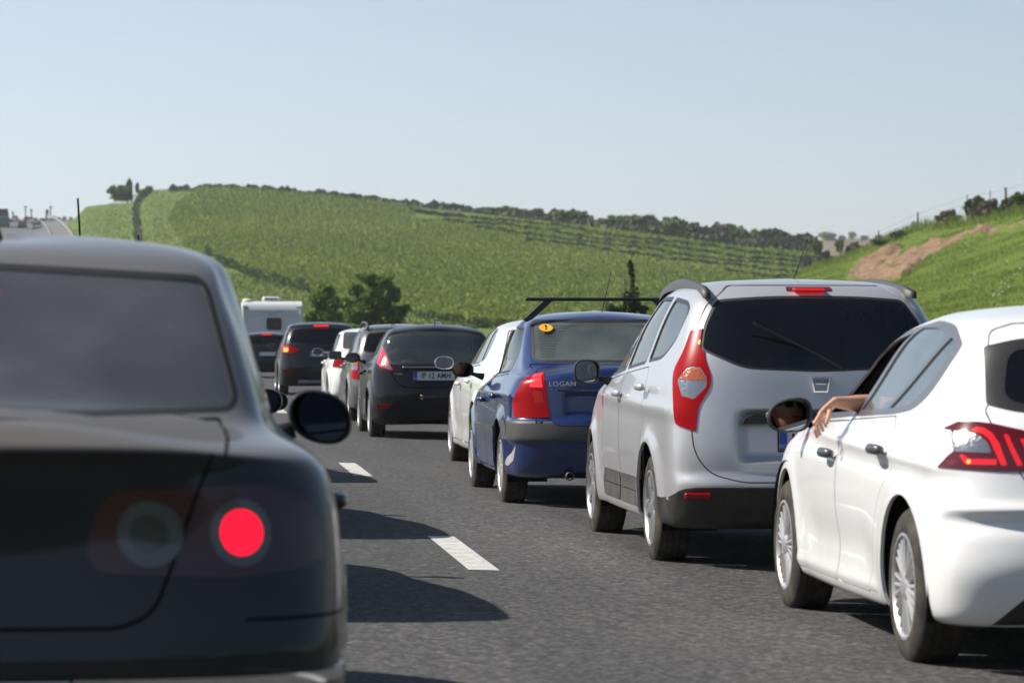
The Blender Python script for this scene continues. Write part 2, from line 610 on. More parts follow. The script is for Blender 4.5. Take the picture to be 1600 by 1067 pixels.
class Shell:
    def __init__(s, levels, nu=400, nv=120, disp=None):
        C = []
        for lv in levels:
            half = ring(lv)
            full = half + [(-x, y, z) for x, y, z in half[-2:0:-1]]
            C.append(full)
        C = np.array(C)                                   # level, k, 3
        Mu = bs_matrix(C.shape[1], nu, True)
        Mv = bs_matrix(C.shape[0], nv, False)
        P = np.einsum('al,lkc->akc', Mv, C)
        P = np.einsum('bk,akc->abc', Mu, P)
        def normals(P):
            du = np.roll(P, -1, 1) - np.roll(P, 1, 1)
            dv = np.gradient(P, axis=0)
            n = np.cross(du, dv)
            l = np.linalg.norm(n, axis=2, keepdims=True)
            bad = l[..., 0] < 1e-9
            n = n / np.maximum(l, 1e-12)
            n[bad] = (0, 0, 1)
            n[-1] = (0, 0, 1)
            return n
        N = normals(P)
        if disp is not None:
            P = P + disp(P, N)
            N = normals(P)
        cap = nu * nv * 2
        s.V = np.zeros((cap, 3))
        s.N = np.zeros((cap, 3))
        s.n = nu * nv
        s.V[:s.n] = P.reshape(-1, 3)
        s.N[:s.n] = N.reshape(-1, 3)
        a = np.arange(nv - 1)[:, None] * nu + np.arange(nu)[None]
        b = np.arange(nv - 1)[:, None] * nu + (np.arange(nu)[None] + 1) % nu
        Q = np.stack([a, b, b + nu, a + nu], -1).reshape(-1, 4)
        s.FA = np.zeros((cap, 10), dtype=np.int64)
        s.FL = np.zeros(cap, dtype=np.int64)
        s.FT = np.zeros(cap, dtype=np.int64)
        s.nf = len(Q)
        s.FA[:s.nf, :4] = Q
        s.FA[:s.nf, 4:] = Q[:, :1]
        s.FL[:s.nf] = 4
        s.tags = {'body': 0}

    def tid(s, t):
        return s.tags.setdefault(t, len(s.tags))

    def cut(s, poly, a, tg, only=('body',), nmin=0.12, both=False, alt=None):
        if both:
            sides = ((1, '|L'), (-1, '|R'))
        else:
            sides = ((1, ''),)
        for sx, suf in sides:
            on = [s.tid(o + suf) if (o != 'body' and both) else s.tid(o) for o in only]
            s._cut(np.array([p[:2] for p in poly], float), a, s.tid(tg + suf), on, nmin, sx)

    def _cut(s, poly, a, tg, only, nmin, sx):
        V = s.V[:s.n]
        if a == 'T':
            U, W = sx * V[:, 0], V[:, 1]
            d = np.array((0, 0, 1.0))
        else:
            r = math.radians(a)
            U = V[:, 1] if a == 90 else sx * V[:, 0] * math.cos(r) - V[:, 1] * math.sin(r)
            W = V[:, 2]
            d = np.array((-math.sin(r) * sx, -math.cos(r), 0))
        FA, FT = s.FA[:s.nf], s.FT[:s.nf]
        ok = np.isin(FT, only)
        fn = s.N[FA[:, :4]].mean(1) @ d
        ok &= fn > nmin
        if a not in ('T', 90, 180):
            ok &= s.V[FA[:, 0], 1] < 1.6
        lo, hi = poly.min(0), poly.max(0)
        ids = np.nonzero(ok)[0]
        fu, fw = U[FA[ids]], W[FA[ids]]
        u0, u1, w0, w1 = fu.min(1), fu.max(1), fw.min(1), fw.max(1)
        k = (u1 > lo[0]) & (u0 < hi[0]) & (w1 > lo[1]) & (w0 < hi[1])
        ids, fu, fw, u0, u1, w0, w1 = ids[k], fu[k], fw[k], u0[k], u1[k], w0[k], w1[k]
        if not len(ids):
            return
        A, B = poly, np.roll(poly, -1, 0)
        su0, su1 = np.minimum(A[:, 0], B[:, 0]), np.maximum(A[:, 0], B[:, 0])
        sw0, sw1 = np.minimum(A[:, 1], B[:, 1]), np.maximum(A[:, 1], B[:, 1])
        e = 1e-6
        ov = (u1[:, None] > su0 - e) & (u0[:, None] < su1 + e) & (w1[:, None] > sw0 - e) & (w0[:, None] < sw1 + e)
        fi, si = np.nonzero(ov)
        dA = B - A
        dd = dA[si][:, None, 0] * (fw[fi] - A[si][:, None, 1]) - dA[si][:, None, 1] * (fu[fi] - A[si][:, None, 0])
        ln = np.linalg.norm(dA[si], axis=1)
        dd /= np.maximum(ln, 1e-9)[:, None]
        cr = (dd.min(1) < -e) & (dd.max(1) > e)
        fi, si = fi[cr], si[cr]
        cross = {}
        for f, q in zip(fi.tolist(), si.tolist()):
            cross.setdefault(f, []).append(q)
        mask = np.ones(len(ids), bool)
        mask[list(cross)] = False
        L = s.FL[ids[mask]]
        cu = fu[mask][:, :4].mean(1)
        cw = fw[mask][:, :4].mean(1)
        ins = inside(cu, cw, poly)
        s.FT[ids[mask][ins]] = tg
        cache = {}
        Ul, Wl = {}, {}

        def uv(i):
            if i not in Ul:
                p = s.V[i]
                if a == 'T':
                    Ul[i], Wl[i] = sx * p[0], p[1]
                else:
                    Ul[i], Wl[i] = (p[1] if a == 90 else sx * p[0] * math.cos(r) - p[1] * math.sin(r)), p[2]
            return Ul[i], Wl[i]

        Al, Bl = A.tolist(), B.tolist()
        newF, newU, newW, newT = [], [], [], []
        for f, segs in cross.items():
            fid = ids[f]
            pieces = [s.FA[fid, :s.FL[fid]].tolist()]
            for q in segs:
                (ax, ay), (bx, by) = Al[q], Bl[q]
                dx, dy = bx - ax, by - ay
                l2 = dx * dx + dy * dy
                if l2 < 1e-14:
                    continue
                ll = math.sqrt(l2)
                nxt = []
                for pc in pieces:
                    D, T = [], []
                    for i in pc:
                        u, w_ = uv(i)
                        D.append((dx * (w_ - ay) - dy * (u - ax)) / ll)
                        T.append(((u - ax) * dx + (w_ - ay) * dy) / l2)
                    if min(D) > -1e-6 or max(D) < 1e-6:
                        nxt.append(pc)
                        continue
                    n = len(pc)
                    ts = []
                    for i in range(n):
                        j = (i + 1) % n
                        if (D[i] > 0) != (D[j] > 0) and abs(D[i] - D[j]) > 1e-12:
                            t = D[i] / (D[i] - D[j])
                            ts.append(T[i] + (T[j] - T[i]) * t)
                    if not ts or max(ts) < 1e-5 or min(ts) > 1 - 1e-5 or n > 8:
                        nxt.append(pc)
                        continue
                    P1, P2 = [], []
                    for i in range(n):
                        j = (i + 1) % n
                        di, dj = D[i], D[j]
                        if di >= -1e-6:
                            P1.append(pc[i])
                        if di <= 1e-6:
                            P2.append(pc[i])
                        if (di > 1e-6 and dj < -1e-6) or (di < -1e-6 and dj > 1e-6):
                            key = (min(pc[i], pc[j]), max(pc[i], pc[j]), q)
                            if key not in cache:
                                t = di / (di - dj)
                                s.V[s.n] = s.V[pc[i]] * (1 - t) + s.V[pc[j]] * t
                                nn = s.N[pc[i]] * (1 - t) + s.N[pc[j]] * t
                                s.N[s.n] = nn / max(np.linalg.norm(nn), 1e-9)
                                cache[key] = s.n
                                s.n += 1
                            P1.append(cache[key])
                            P2.append(cache[key])
                    for P in (P1, P2):
                        if len(P) > 2:
                            nxt.append(P)
                pieces = nxt
            for pc in pieces:
                us = [uv(i) for i in pc]
                newF.append(pc)
                newU.append(sum(x[0] for x in us) / len(us))
                newW.append(sum(x[1] for x in us) / len(us))
                newT.append(fid)
        if newF:
            ins = inside(np.array(newU), np.array(newW), poly)
            used = set()
            for pc, fid, i_ in zip(newF, newT, ins.tolist()):
                t = tg if i_ else s.FT[fid] if fid not in used else oldt[fid]
                if fid not in used:
                    if not used:
                        oldt = {}
                    oldt[fid] = s.FT[fid]
                    t = tg if i_ else oldt[fid]
                    used.add(fid)
                    k = fid
                else:
                    k = s.nf
                    s.nf += 1
                pc = pc[:10]
                s.FA[k, :len(pc)] = pc
                s.FA[k, len(pc):] = pc[0]
                s.FL[k] = len(pc)
                s.FT[k] = t

    def drop_below(s, z, tg='drop'):
        FA = s.FA[:s.nf]
        c = s.V[FA[:, :4]].mean(1)
        s.FT[:s.nf][c[:, 2] < z] = s.tid(tg)

    def has(s, tg):
        return tg in s.tags and (s.FT[:s.nf] == s.tags[tg]).any()

    def extract(s, tg, name, m, parent, offset=0.0, rim=0.0, where=None, flip=False):
        tgs = [tg] if isinstance(tg, str) else tg
        tid = [s.tags[t] for t in tgs if t in s.tags]
        sel = np.nonzero(np.isin(s.FT[:s.nf], tid))[0]
        if where is not None and len(sel):
            c = s.V[s.FA[sel][:, :4]].mean(1)
            sel = sel[where(c)]
        if not len(sel):
            return None
        FA, FL = s.FA[sel], s.FL[sel]
        used, inv = np.unique(FA, return_inverse=True)
        inv = inv.reshape(FA.shape)
        V = s.V[used] + s.N[used] * offset
        N = s.N[used]
        faces = [tuple(r_[:l]) for r_, l in zip(inv.tolist(), FL.tolist())]
        if flip:
            faces = [f[::-1] for f in faces]
            N = -N
        if rim > 0:
            cnt = {}
            for f in faces:
                for i in range(len(f)):
                    a_, b_ = f[i], f[(i + 1) % len(f)]
                    if a_ == b_:
                        continue
                    k = (a_, b_) if a_ < b_ else (b_, a_)
                    if k in cnt:
                        cnt[k] = None
                    else:
                        cnt[k] = (a_, b_)
            ed = [e_ for e_ in cnt.values() if e_]
            base = len(V)
            RV, RN = [], []
            for j, (a_, b_) in enumerate(ed):
                pa, pb = V[a_], V[b_]
                n_ = N[a_] + N[b_]
                on = np.cross(pb - pa, n_)
                on = on / max(np.linalg.norm(on), 1e-12)
                RV += [pb, pa, pa - N[a_] * rim, pb - N[b_] * rim]
                RN += [on] * 4
                q = base + 4 * j
                faces.append((q, q + 1, q + 2, q + 3))
            if RV:
                V = np.concatenate([V, np.array(RV)])
                N = np.concatenate([N, np.array(RN)])
        return raw(name, V, faces, m, parent, normals=N)


def inside(u, w_, poly):
    res = np.zeros(len(u), bool)
    n = len(poly)
    j = n - 1
    for i in range(n):
        xi, yi = poly[i]
        xj, yj = poly[j]
        c = (yi > w_) != (yj > w_)
        if yj != yi:
            res ^= c & (u < (xj - xi) * (w_ - yi) / (yj - yi) + xi)
        j = i
    return res


def sm(x, a, b):
    t = np.clip((x - a) / (b - a), 0, 1)
    return t * t * (3 - 2 * t)


# ------------------------------------------------------------------ wheels, mirrors, cabins
WHEELS = {}


def wheel_meshes(style, R, rim, wd):
    key = (style, R, rim, wd)
    if key in WHEELS:
        return WHEELS[key]
    hw = wd / 2
    t = MB()
    prof = [(-hw + 0.012, rim - 0.004), (-hw, rim + 0.012), (-hw - 0.004, rim + (R - rim) * 0.45), (-hw + 0.008, R - 0.022), (-hw + 0.022, R - 0.006)]
    g = 4
    for k in range(g):
        a = -hw + 0.03 + (wd - 0.06) * k / g
        b = a + (wd - 0.06) / g
        prof += [(a + 0.002, R), (b - 0.008, R), (b - 0.007, R - 0.007), (b - 0.001, R - 0.007)]
    prof += [(hw - 0.022, R - 0.006), (hw - 0.008, R - 0.022), (hw + 0.004, rim + (R - rim) * 0.45), (hw, rim + 0.012), (hw - 0.012, rim - 0.004)]
    t.lathe(prof, 56)
    # shoulder blocks
    for k in range(0):
        a = 2 * math.pi * k / 56
        for sg in (-1, 1):
            M = Matrix.Rotation(a, 4, 'X')
            t.box((sg * (hw - 0.014) - 0.012, -0.011, R - 0.016), (sg * (hw - 0.014) + 0.010, 0.011, R - 0.0025), 0.002, M=M)
    r = MB()
    r.lathe([(-hw + 0.012, rim + 0.002), (-hw - 0.001, rim + 0.008), (-hw - 0.003, rim - 0.004), (-hw + 0.006, rim - 0.014), (-hw + 0.02, rim - 0.02), (hw - 0.01, rim - 0.03), (hw, rim)], 56)
    xf = -hw + 0.004
    def spoke(a, r0, r1, w0, w1, x0, x1, tk=0.014):
        M = Matrix.Rotation(a, 4, 'X')
        V = []
        for (rr, ww, xx) in ((r0, w0, x0), (r1, w1, x1)):
            for (dx, dw) in ((0, -0.7), (-0.004, 0), (0, 0.7)):
                V.append(M @ Vector((xx + dx, ww * dw, rr)))
            for dw in (0.8, -0.8):
                V.append(M @ Vector((xx + tk, ww * dw, rr)))
        F = [(i, (i + 1) % 5, (i + 1) % 5 + 5, i + 5) for i in range(5)] + [(4, 3, 2, 1, 0), (5, 6, 7, 8, 9)]
        r.add(V, F)
    if style == 'multi':
        for g_ in range(5):
            a0 = 2 * math.pi * g_ / 5
            for j, (o, ww) in enumerate(((-0.44, .009), (-0.22, .010), (0.0, .012), (0.22, .010), (0.44, .009))):
                spoke(a0 + o, 0.05, rim - 0.008, 0.011, ww * 1.25, xf - 0.004 + abs(o) * 0.02, xf + 0.004)
        r.lathe([(xf - 0.012, 0.0005), (xf - 0.012, 0.03), (xf - 0.004, 0.05), (xf + 0.004, 0.062), (xf + 0.02, 0.065)], 32)
    elif style == 'five':
        for g_ in range(5):
            a0 = 2 * math.pi * g_ / 5 + 0.2
            for o in (-0.17, 0.17):
                spoke(a0 + o * 0.7, 0.045, rim * 0.62, 0.03, 0.022, xf + 0.008, xf + 0.002)
                spoke(a0 + o, rim * 0.55, rim - 0.006, 0.026, 0.019, xf + 0.002, xf + 0.004)
        r.lathe([(xf - 0.002, 0.0005), (xf - 0.002, 0.028), (xf + 0.004, 0.05), (xf + 0.01, 0.068), (xf + 0.03, 0.07)], 32)
    else:
        for g_ in range(9):
            spoke(2 * math.pi * g_ / 9, 0.05, rim - 0.006, 0.026, 0.034, xf - 0.002, xf + 0.003)
        r.lathe([(xf - 0.008, 0.0005), (xf - 0.008, 0.035), (xf, 0.06), (xf + 0.01, 0.085), (xf + 0.03, 0.09)], 32)
    d = MB()
    d.lathe([(-hw + 0.05, 0.001), (-hw + 0.05, rim * 0.62), (-hw + 0.065, rim * 0.62), (-hw + 0.065, 0.07), (0.02, 0.07), (0.02, rim - 0.03)], 32)
    def mesh(mb, nm, m, auto):
        o = mb.build(nm, m, None, auto=auto)
        me = o.data
        bpy.data.objects.remove(o)
        return me
    res = (mesh(t, 'tyre', TYRE, 35), mesh(r, 'rim', ALLOY if style == 'five' else HUBCAP, 40), mesh(d, 'brake_disc', STEEL, 40))
    WHEELS[key] = res
    return res


def wheel(root, x, y, R, rim, wd, style, left, detail=True):
    e = bpy.data.objects.new('wheel', None)
    e.empty_display_size = 0.1
    e.location = (x, y, R - 0.006)
    e.rotation_euler = (random.uniform(0, 6), 0, 0 if left else math.pi)
    link(e, root)
    ms = wheel_meshes(style, R, rim, wd)
    for nm, me in zip(('tyre', 'rim', 'brake_disc'), ms):
        link(bpy.data.objects.new(nm, me), e)
    return e


def door_mirror(root, pos, wd, ht, m, side=-1, normal=(0, -1, 0), shape=2.6, depth=0.11, arm=0.1, glass_m=None, indicator=None, droop=0.0, flat_top=0.0, armr=1.0):
    """housing opens to the rear; pos is the centre of the glass"""
    pos = Vector(pos)
    n = 28
    rings = [(0.0, 1.0), (0.012, 1.06), (0.05, 1.02), (depth * 0.8, 0.72), (depth, 0.3), (depth, 0.01)]
    V, F = [], []
    def outline(sc):
        o = []
        for k in range(n):
            t = 2 * math.pi * k / n
            c_, s_ = math.cos(t), math.sin(t)
            u = math.copysign(abs(c_) ** (2 / shape), c_) * wd / 2 * sc
            v = math.copysign(abs(s_) ** (2 / shape), s_) * ht / 2 * sc
            v *= 1 - flat_top * (u * side) / (wd / 2)     # taller near the door
            o.append((u, v - droop * u * side))
        return o
    for (dy, sc) in rings:
        for (u, v) in outline(sc):
            V.append(pos + Vector((u, dy, v)))
    for i in range(len(rings) - 1):
        for k in range(n):
            F.append((i * n + k, (i + 1) * n + k, (i + 1) * n + (k + 1) % n, i * n + (k + 1) % n))
    mb = MB()
    mb.add(V, F)
    # lip and recess
    lip = [pos + Vector((u, 0.0, v)) for u, v in outline(1.0)] + [pos + Vector((u, 0.0, v)) for u, v in outline(0.93)] + [pos + Vector((u, 0.014, v)) for u, v in outline(0.92)]
    LF = [(k, (k + 1) % n, n + (k + 1) % n, n + k) for k in range(n)] + [(n + k, n + (k + 1) % n, 2 * n + (k + 1) % n, 2 * n + k) for k in range(n)]
    mb.add(lip, LF)
    h = mb.build('door_mirror', m, root, auto=50)
    # arm to the door
    inn = pos + Vector((-side * (wd * 0.42), 0.05, -ht * 0.25))
    a = MB()
    a.tube([inn, inn + Vector((-side * arm * 0.6, 0.0, -0.015)), inn + Vector((-side * (arm + 0.03), -0.02, -0.03))], [0.022 * armr, 0.026 * armr, 0.045 * armr], 10, flat=0.7)
    a.build('mirror_arm', PLASTIC, h, smooth=True)
    # glass tilted about its centre
    nv = Vector(normal).normalized()
    q = Vector((0, -1, 0)).rotation_difference(nv)
    G = [Vector((0, 0, 0))] + [q @ Vector((u, 0, v)) for u, v in outline(0.915)]
    mg = MB()
    mg.add([pos + Vector((0, 0.01, 0)) + g for g in G], [(0, 1 + k, 1 + (k + 1) % n) for k in range(n)])
    mg.build('mirror_glass', glass_m or MIRROR, h)
    if indicator:
        mi = MB()
        mi.box((pos.x + side * wd * 0.5 - 0.008, pos.y + 0.012, pos.z - 0.012), (pos.x + side * wd * 0.5 + 0.008, pos.y + 0.05, pos.z + 0.012), 0.004)
        mi.build('indicator', indicator, h)
    return h


def blob(mb, c, r, n=14, m=10, e=2.4, M=None):
    """superellipsoid"""
    V, F = [], []
    def pw(x, p):
        return math.copysign(abs(x) ** p, x)
    for i in range(m + 1):
        ph = -math.pi / 2 + math.pi * i / m
        for k in range(n):
            t = 2 * math.pi * k / n
            p = Vector((r[0] * pw(math.cos(ph), 2 / e) * pw(math.cos(t), 2 / e), r[1] * pw(math.cos(ph), 2 / e) * pw(math.sin(t), 2 / e), r[2] * pw(math.sin(ph), 2 / e)))
            if M is not None:
                p = M @ p
            V.append(Vector(c) + p)
    for i in range(m):
        for k in range(n):
            F.append((i * n + k, i * n + (k + 1) % n, (i + 1) * n + (k + 1) % n, (i + 1) * n + k))
    mb.add(V, F)


def seat(root, x, y, zf, w_=0.5, tilt=14, head=True, h=0.6, m=None):
    mb = MB()
    blob(mb, (x, y + 0.28, zf + 0.22), (w_ / 2, 0.27, 0.09), e=4)
    M = Matrix.Rotation(math.radians(tilt), 4, 'X')
    blob(mb, (x, y, zf + 0.22 + h / 2), (w_ / 2, 0.075, h / 2), e=3.4, M=M)
    o = mb.build('seat', m or CLOTH, root, smooth=True)
    if head:
        mh = MB()
        tx = math.sin(math.radians(tilt))
        blob(mh, (x, y - tx * (h / 2 + 0.13), zf + 0.22 + h + 0.09), (0.135, 0.05, 0.10), e=3.4, M=M)
        for sx in (-0.05, 0.05):
            mh.tube([(x + sx, y - tx * (h / 2 - 0.05), zf + 0.2 + h - 0.05), (x + sx, y - tx * (h / 2 + 0.1), zf + 0.2 + h + 0.06)], 0.006, 6)
        mh.build('headrest', m or CLOTH, o, smooth=True)
    return o


def cabin(root, s, y0, y1, w_, zf, zb, rows, steer=(-0.37, None), hatch=True):
    """floor tub, dashboard, seats, wheel"""
    mb = MB()
    x = w_
    mb.add([(-x, y0, zf), (x, y0, zf), (x, y1, zf), (-x, y1, zf), (-x, y0, zb), (x, y0, zb), (x, y1, zb), (-x, y1, zb)],
           [(0, 1, 2, 3), (0, 3, 7, 4), (1, 5, 6, 2), (0, 4, 5, 1), (3, 2, 6, 7)])
    mb.build('cabin_floor', CABIN, root)
    d = MB()
    blob(d, (0, y1 - 0.18, zb - 0.1), (x * 0.97, 0.3, 0.16), e=3)
    dsh = d.build('dashboard', CABIN, root, smooth=True)
    if steer[1]:
        m = MB()
        c = Vector((steer[0], steer[1], zb - 0.06))
        M = Matrix.Rotation(math.radians(-28), 4, 'X')
        m.tube([c + M @ Vector((0.18 * math.cos(t), 0, 0.18 * math.sin(t))) for t in np.linspace(0, 2 * math.pi, 25)], 0.014, 6, caps=False)
        m.tube([c, c + M @ Vector((0, 0.25, -0.02))], 0.03, 8)
        m.box((-0.16, -0.012, -0.02), (0.16, 0.012, 0.02), M=Matrix.Translation(c) @ M)
        m.build('steering_wheel', PLASTIC, dsh, smooth=True)
    for (yy, xs, wd, hd, hh) in rows:
        for xx in xs:
            seat(root, xx, yy, zf, wd, 16, hd, hh)


def plate_board(root, x, y, z, wd=0.52, ht=0.11, text='', prefix=True, tilt=0.0, size=0.088, tx=0.0):
    mb = MB()
    mb.box((x - wd / 2 - 0.008, y - 0.004, z - ht / 2 - 0.012), (x + wd / 2 + 0.008, y + 0.02, z + ht / 2 + 0.008), 0.004)
    pl = mb.build('number_plate', INK, root)
    mb = MB()
    mb.box((x - wd / 2, y - 0.0075, z - ht / 2), (x + wd / 2, y - 0.0035, z + ht / 2))
    mb.build('plate_face', PLATE, pl)
    if prefix:
        mb = MB()
        mb.box((x - wd / 2 + 0.001, y - 0.0095, z - ht / 2 + 0.001), (x - wd / 2 + 0.044, y - 0.0065, z + ht / 2 - 0.001))
        mb.build('country_band', BLUE, pl)
        text_mesh('country_letters', 'RO', 0.032, PLATE, pl, (x - wd / 2 + 0.022, y - 0.011, z - ht * 0.3), ext=0.0008)
    if text:
        text_mesh('plate_letters', text, size, INK, pl, (x + 0.022 + tx, y - 0.0095, z), ext=0.001, sx=0.80, bold=0.0022, space=1.08)
    return pl


def body_frame(root, sh, w_, z0, z1, ya, yb):
    """dark underbody slab and wheel housings"""
    mb = MB()
    mb.box((-w_, ya, z0), (w_, yb, z1), 0.03)
    return mb.build('underbody', DARK, root)


def arch_liner(root, y, R, xo, xi, side):
    mb = MB()
    n = 22
    V, F = [], []
    for k in range(n + 1):
        t = -0.35 + (math.pi + 0.7) * k / n
        V += [(side * xo, y + R * math.cos(t), R - 0.06 + R * math.sin(t)), (side * xi, y + R * math.cos(t), R - 0.06 + R * math.sin(t))]
    for k in range(n):
        F.append((2 * k, 2 * k + 1, 2 * k + 3, 2 * k + 2))
    V.append((side * xi, y, R - 0.06))
    c = len(V) - 1
    F += [(2 * k + 1, c, 2 * k + 3) for k in range(n)]
    mb.add(V, F)
    return mb.build('wheel_arch_liner', DARK, root, smooth=False)


def handle(root, x, y, z, side, m, L=0.2, cup=True, name='door_handle'):
    mb = MB()
    n = 9
    pts = []
    for k in range(n):
        t = k / (n - 1)
        pts.append((x + side * (0.006 + 0.032 * math.sin(math.pi * t) ** 0.6), y + L * (t - 0.5), z + 0.004 * math.sin(math.pi * t)))
    mb.tube(pts, [0.012] + [0.017] * (n - 2) + [0.014], 8, flat=1.35)
    return mb.build(name, m, root, smooth=True)


def standard_car(root, S, paint, spec):
    """common parts: panels, glass, arches, wheels"""
    sp = spec
    R, ax = sp['R'], sp['axles']
    for y in ax:
        S.cut(circle(y, R - 0.0, R + sp.get('arch', 0.055)), 90, 'drop', nmin=0.0, both=True)
    wins = sp['windows']
    for i, (pts, sl, r) in enumerate(wins):
        P = rnd(pts, r)
        S.cut(P, 90, 'seal%d' % i, nmin=0.15, both=True)
        S.cut(inset(P, sl), 90, 'pane%d' % i, only=('seal%d' % i,), nmin=0.1, both=True)
    if 'rear_window' in sp:
        pts, sl, r = sp['rear_window']
        P = rnd(pts, r, 5)
        S.cut(P, 0, 'rseal', nmin=0.1)
        S.cut(inset(P, sl), 0, 'rpane', only=('rseal',), nmin=0.05)
    if 'windscreen' in sp:
        P = rnd(sp['windscreen'], 0.06, 5)
        S.cut(P, 180, 'fseal', nmin=0.1)
        S.cut(inset(P, 0.02), 180, 'fpane', only=('fseal',), nmin=0.05)


def finish_car(root, S, paint, spec, gl=GLASS, rgl=GLASS, seal=RUBBER, open_panes=(), lining_z=0.7, side_glass={}):
    sp = spec
    S.extract('body', 'body', paint, root, 0.0, 0.014)
    S.extract('body', 'lining', CABIN, root, -0.03, 0.0, where=lambda c: c[:, 2] > lining_z, flip=True)
    for i in range(len(sp['windows'])):
        for sd in ('|L', '|R'):
            S.extract('seal%d%s' % (i, sd), 'window_seal', seal, root, -0.0015, 0.012)
            if i in open_panes and sd == '|L':
                continue
            S.extract('pane%d%s' % (i, sd), 'side_window', side_glass.get(i, gl), root, -0.007)
    S.extract('rseal', 'rear_window_seal', sp.get('rseal_m', seal), root, -0.001, 0.012)
    S.extract('rpane', 'rear_window', rgl, root, sp.get('rpane_off', -0.004))
    S.extract('fseal', 'windscreen_seal', seal, root, -0.001, 0.01)
    S.extract('fpane', 'windscreen', GLASS, root, -0.005)
    R, rim, wd = sp['R'], sp['rim'], sp['tw']
    tx = sp['track']
    for y in sp['axles']:
        for sd in (-1, 1):
            wheel(root, sd * tx, y, R, rim, wd, sp['style'], sd < 0)
            arch_liner(root, y, R + 0.07, sp['half'] - 0.012, sp['half'] - 0.32, sd)
# ------------------------------------------------------------------ ground, road, hills
from mathutils.bvhtree import BVHTree


def ground_mat(name, cols, scales, rough=0.95, bump=0.5, bscale=8.0, stops=None):
    """two noises blend three colours"""
    m, t, b = _new(name)
    b.inputs['Roughness'].default_value = rough
    b.inputs['Specular IOR Level'].default_value = 0.15
    tc = t.nodes.new('ShaderNodeTexCoord')
    prev = None
    for i, sc in enumerate(scales):
        n = t.nodes.new('ShaderNodeTexNoise')
        n.inputs['Scale'].default_value = sc
        n.inputs['Detail'].default_value = 6
        n.inputs['Roughness'].default_value = 0.6
        t.links.new(tc.outputs['Object'], n.inputs['Vector'])
        r = t.nodes.new('ShaderNodeMapRange')
        r.inputs[1].default_value = 0.35
        r.inputs[2].default_value = 0.65
        t.links.new(n.outputs[0], r.inputs[0])
        mx = t.nodes.new('ShaderNodeMix')
        mx.data_type = 'RGBA'
        if prev is None:
            mx.inputs[6].default_value = (*cols[0], 1)
        else:
            t.links.new(prev, mx.inputs[6])
        mx.inputs[7].default_value = (*cols[i + 1], 1)
        t.links.new(r.outputs[0], mx.inputs[0])
        if i > 0:
            ml = t.nodes.new('ShaderNodeMath')
            ml.operation = 'MULTIPLY'
            ml.inputs[1].default_value = 0.6
            t.links.new(r.outputs[0], ml.inputs[0])
            t.links.new(ml.outputs[0], mx.inputs[0])
        prev = mx.outputs[2]
    t.links.new(prev, b.inputs['Base Color'])
    if bump:
        n = t.nodes.new('ShaderNodeTexNoise')
        n.inputs['Scale'].default_value = bscale
        n.inputs['Detail'].default_value = 6
        t.links.new(tc.outputs['Object'], n.inputs['Vector'])
        bp = t.nodes.new('ShaderNodeBump')
        bp.inputs['Strength'].default_value = bump
        bp.inputs['Distance'].default_value = 0.3
        t.links.new(n.outputs[0], bp.inputs['Height'])
        t.links.new(bp.outputs[0], b.inputs['Normal'])
    return m


def leaf_mat(name, c1, c2, scale=0.5, transl=0.25, isl=0.45):
    m = bpy.data.materials.new(name)
    m.use_nodes = True
    MATS[name] = m
    t = m.node_tree
    b = t.nodes['Principled BSDF']
    b.inputs['Roughness'].default_value = 0.7
    b.inputs['Specular IOR Level'].default_value = 0.25
    tc = t.nodes.new('ShaderNodeTexCoord')
    n = t.nodes.new('ShaderNodeTexNoise')
    n.inputs['Scale'].default_value = scale
    n.inputs['Detail'].default_value = 5
    wn = t.nodes.new('ShaderNodeNewGeometry')
    add = t.nodes.new('ShaderNodeMath')
    add.operation = 'MULTIPLY_ADD'
    add.inputs[1].default_value = isl
    r = t.nodes.new('ShaderNodeMapRange')
    r.inputs[1].default_value = 0.4
    r.inputs[2].default_value = 0.95
    mx = t.nodes.new('ShaderNodeMix')
    mx.data_type = 'RGBA'
    mx.inputs[6].default_value = (*c1, 1)
    mx.inputs[7].default_value = (*c2, 1)
    t.links.new(tc.outputs['Object'], n.inputs['Vector'])
    t.links.new(wn.outputs['Random Per Island'], add.inputs[0])
    t.links.new(n.outputs[0], add.inputs[2])
    t.links.new(add.outputs[0], r.inputs[0])
    t.links.new(r.outputs[0], mx.inputs[0])
    t.links.new(mx.outputs[2], b.inputs['Base Color'])
    tr = t.nodes.new('ShaderNodeBsdfTranslucent')
    t.links.new(mx.outputs[2], tr.inputs[0])
    ms = t.nodes.new('ShaderNodeMixShader')
    ms.inputs[0].default_value = transl
    out = t.nodes['Material Output']
    t.links.new(b.outputs[0], ms.inputs[1])
    t.links.new(tr.outputs[0], ms.inputs[2])
    t.links.new(ms.outputs[0], out.inputs[0])
    return m


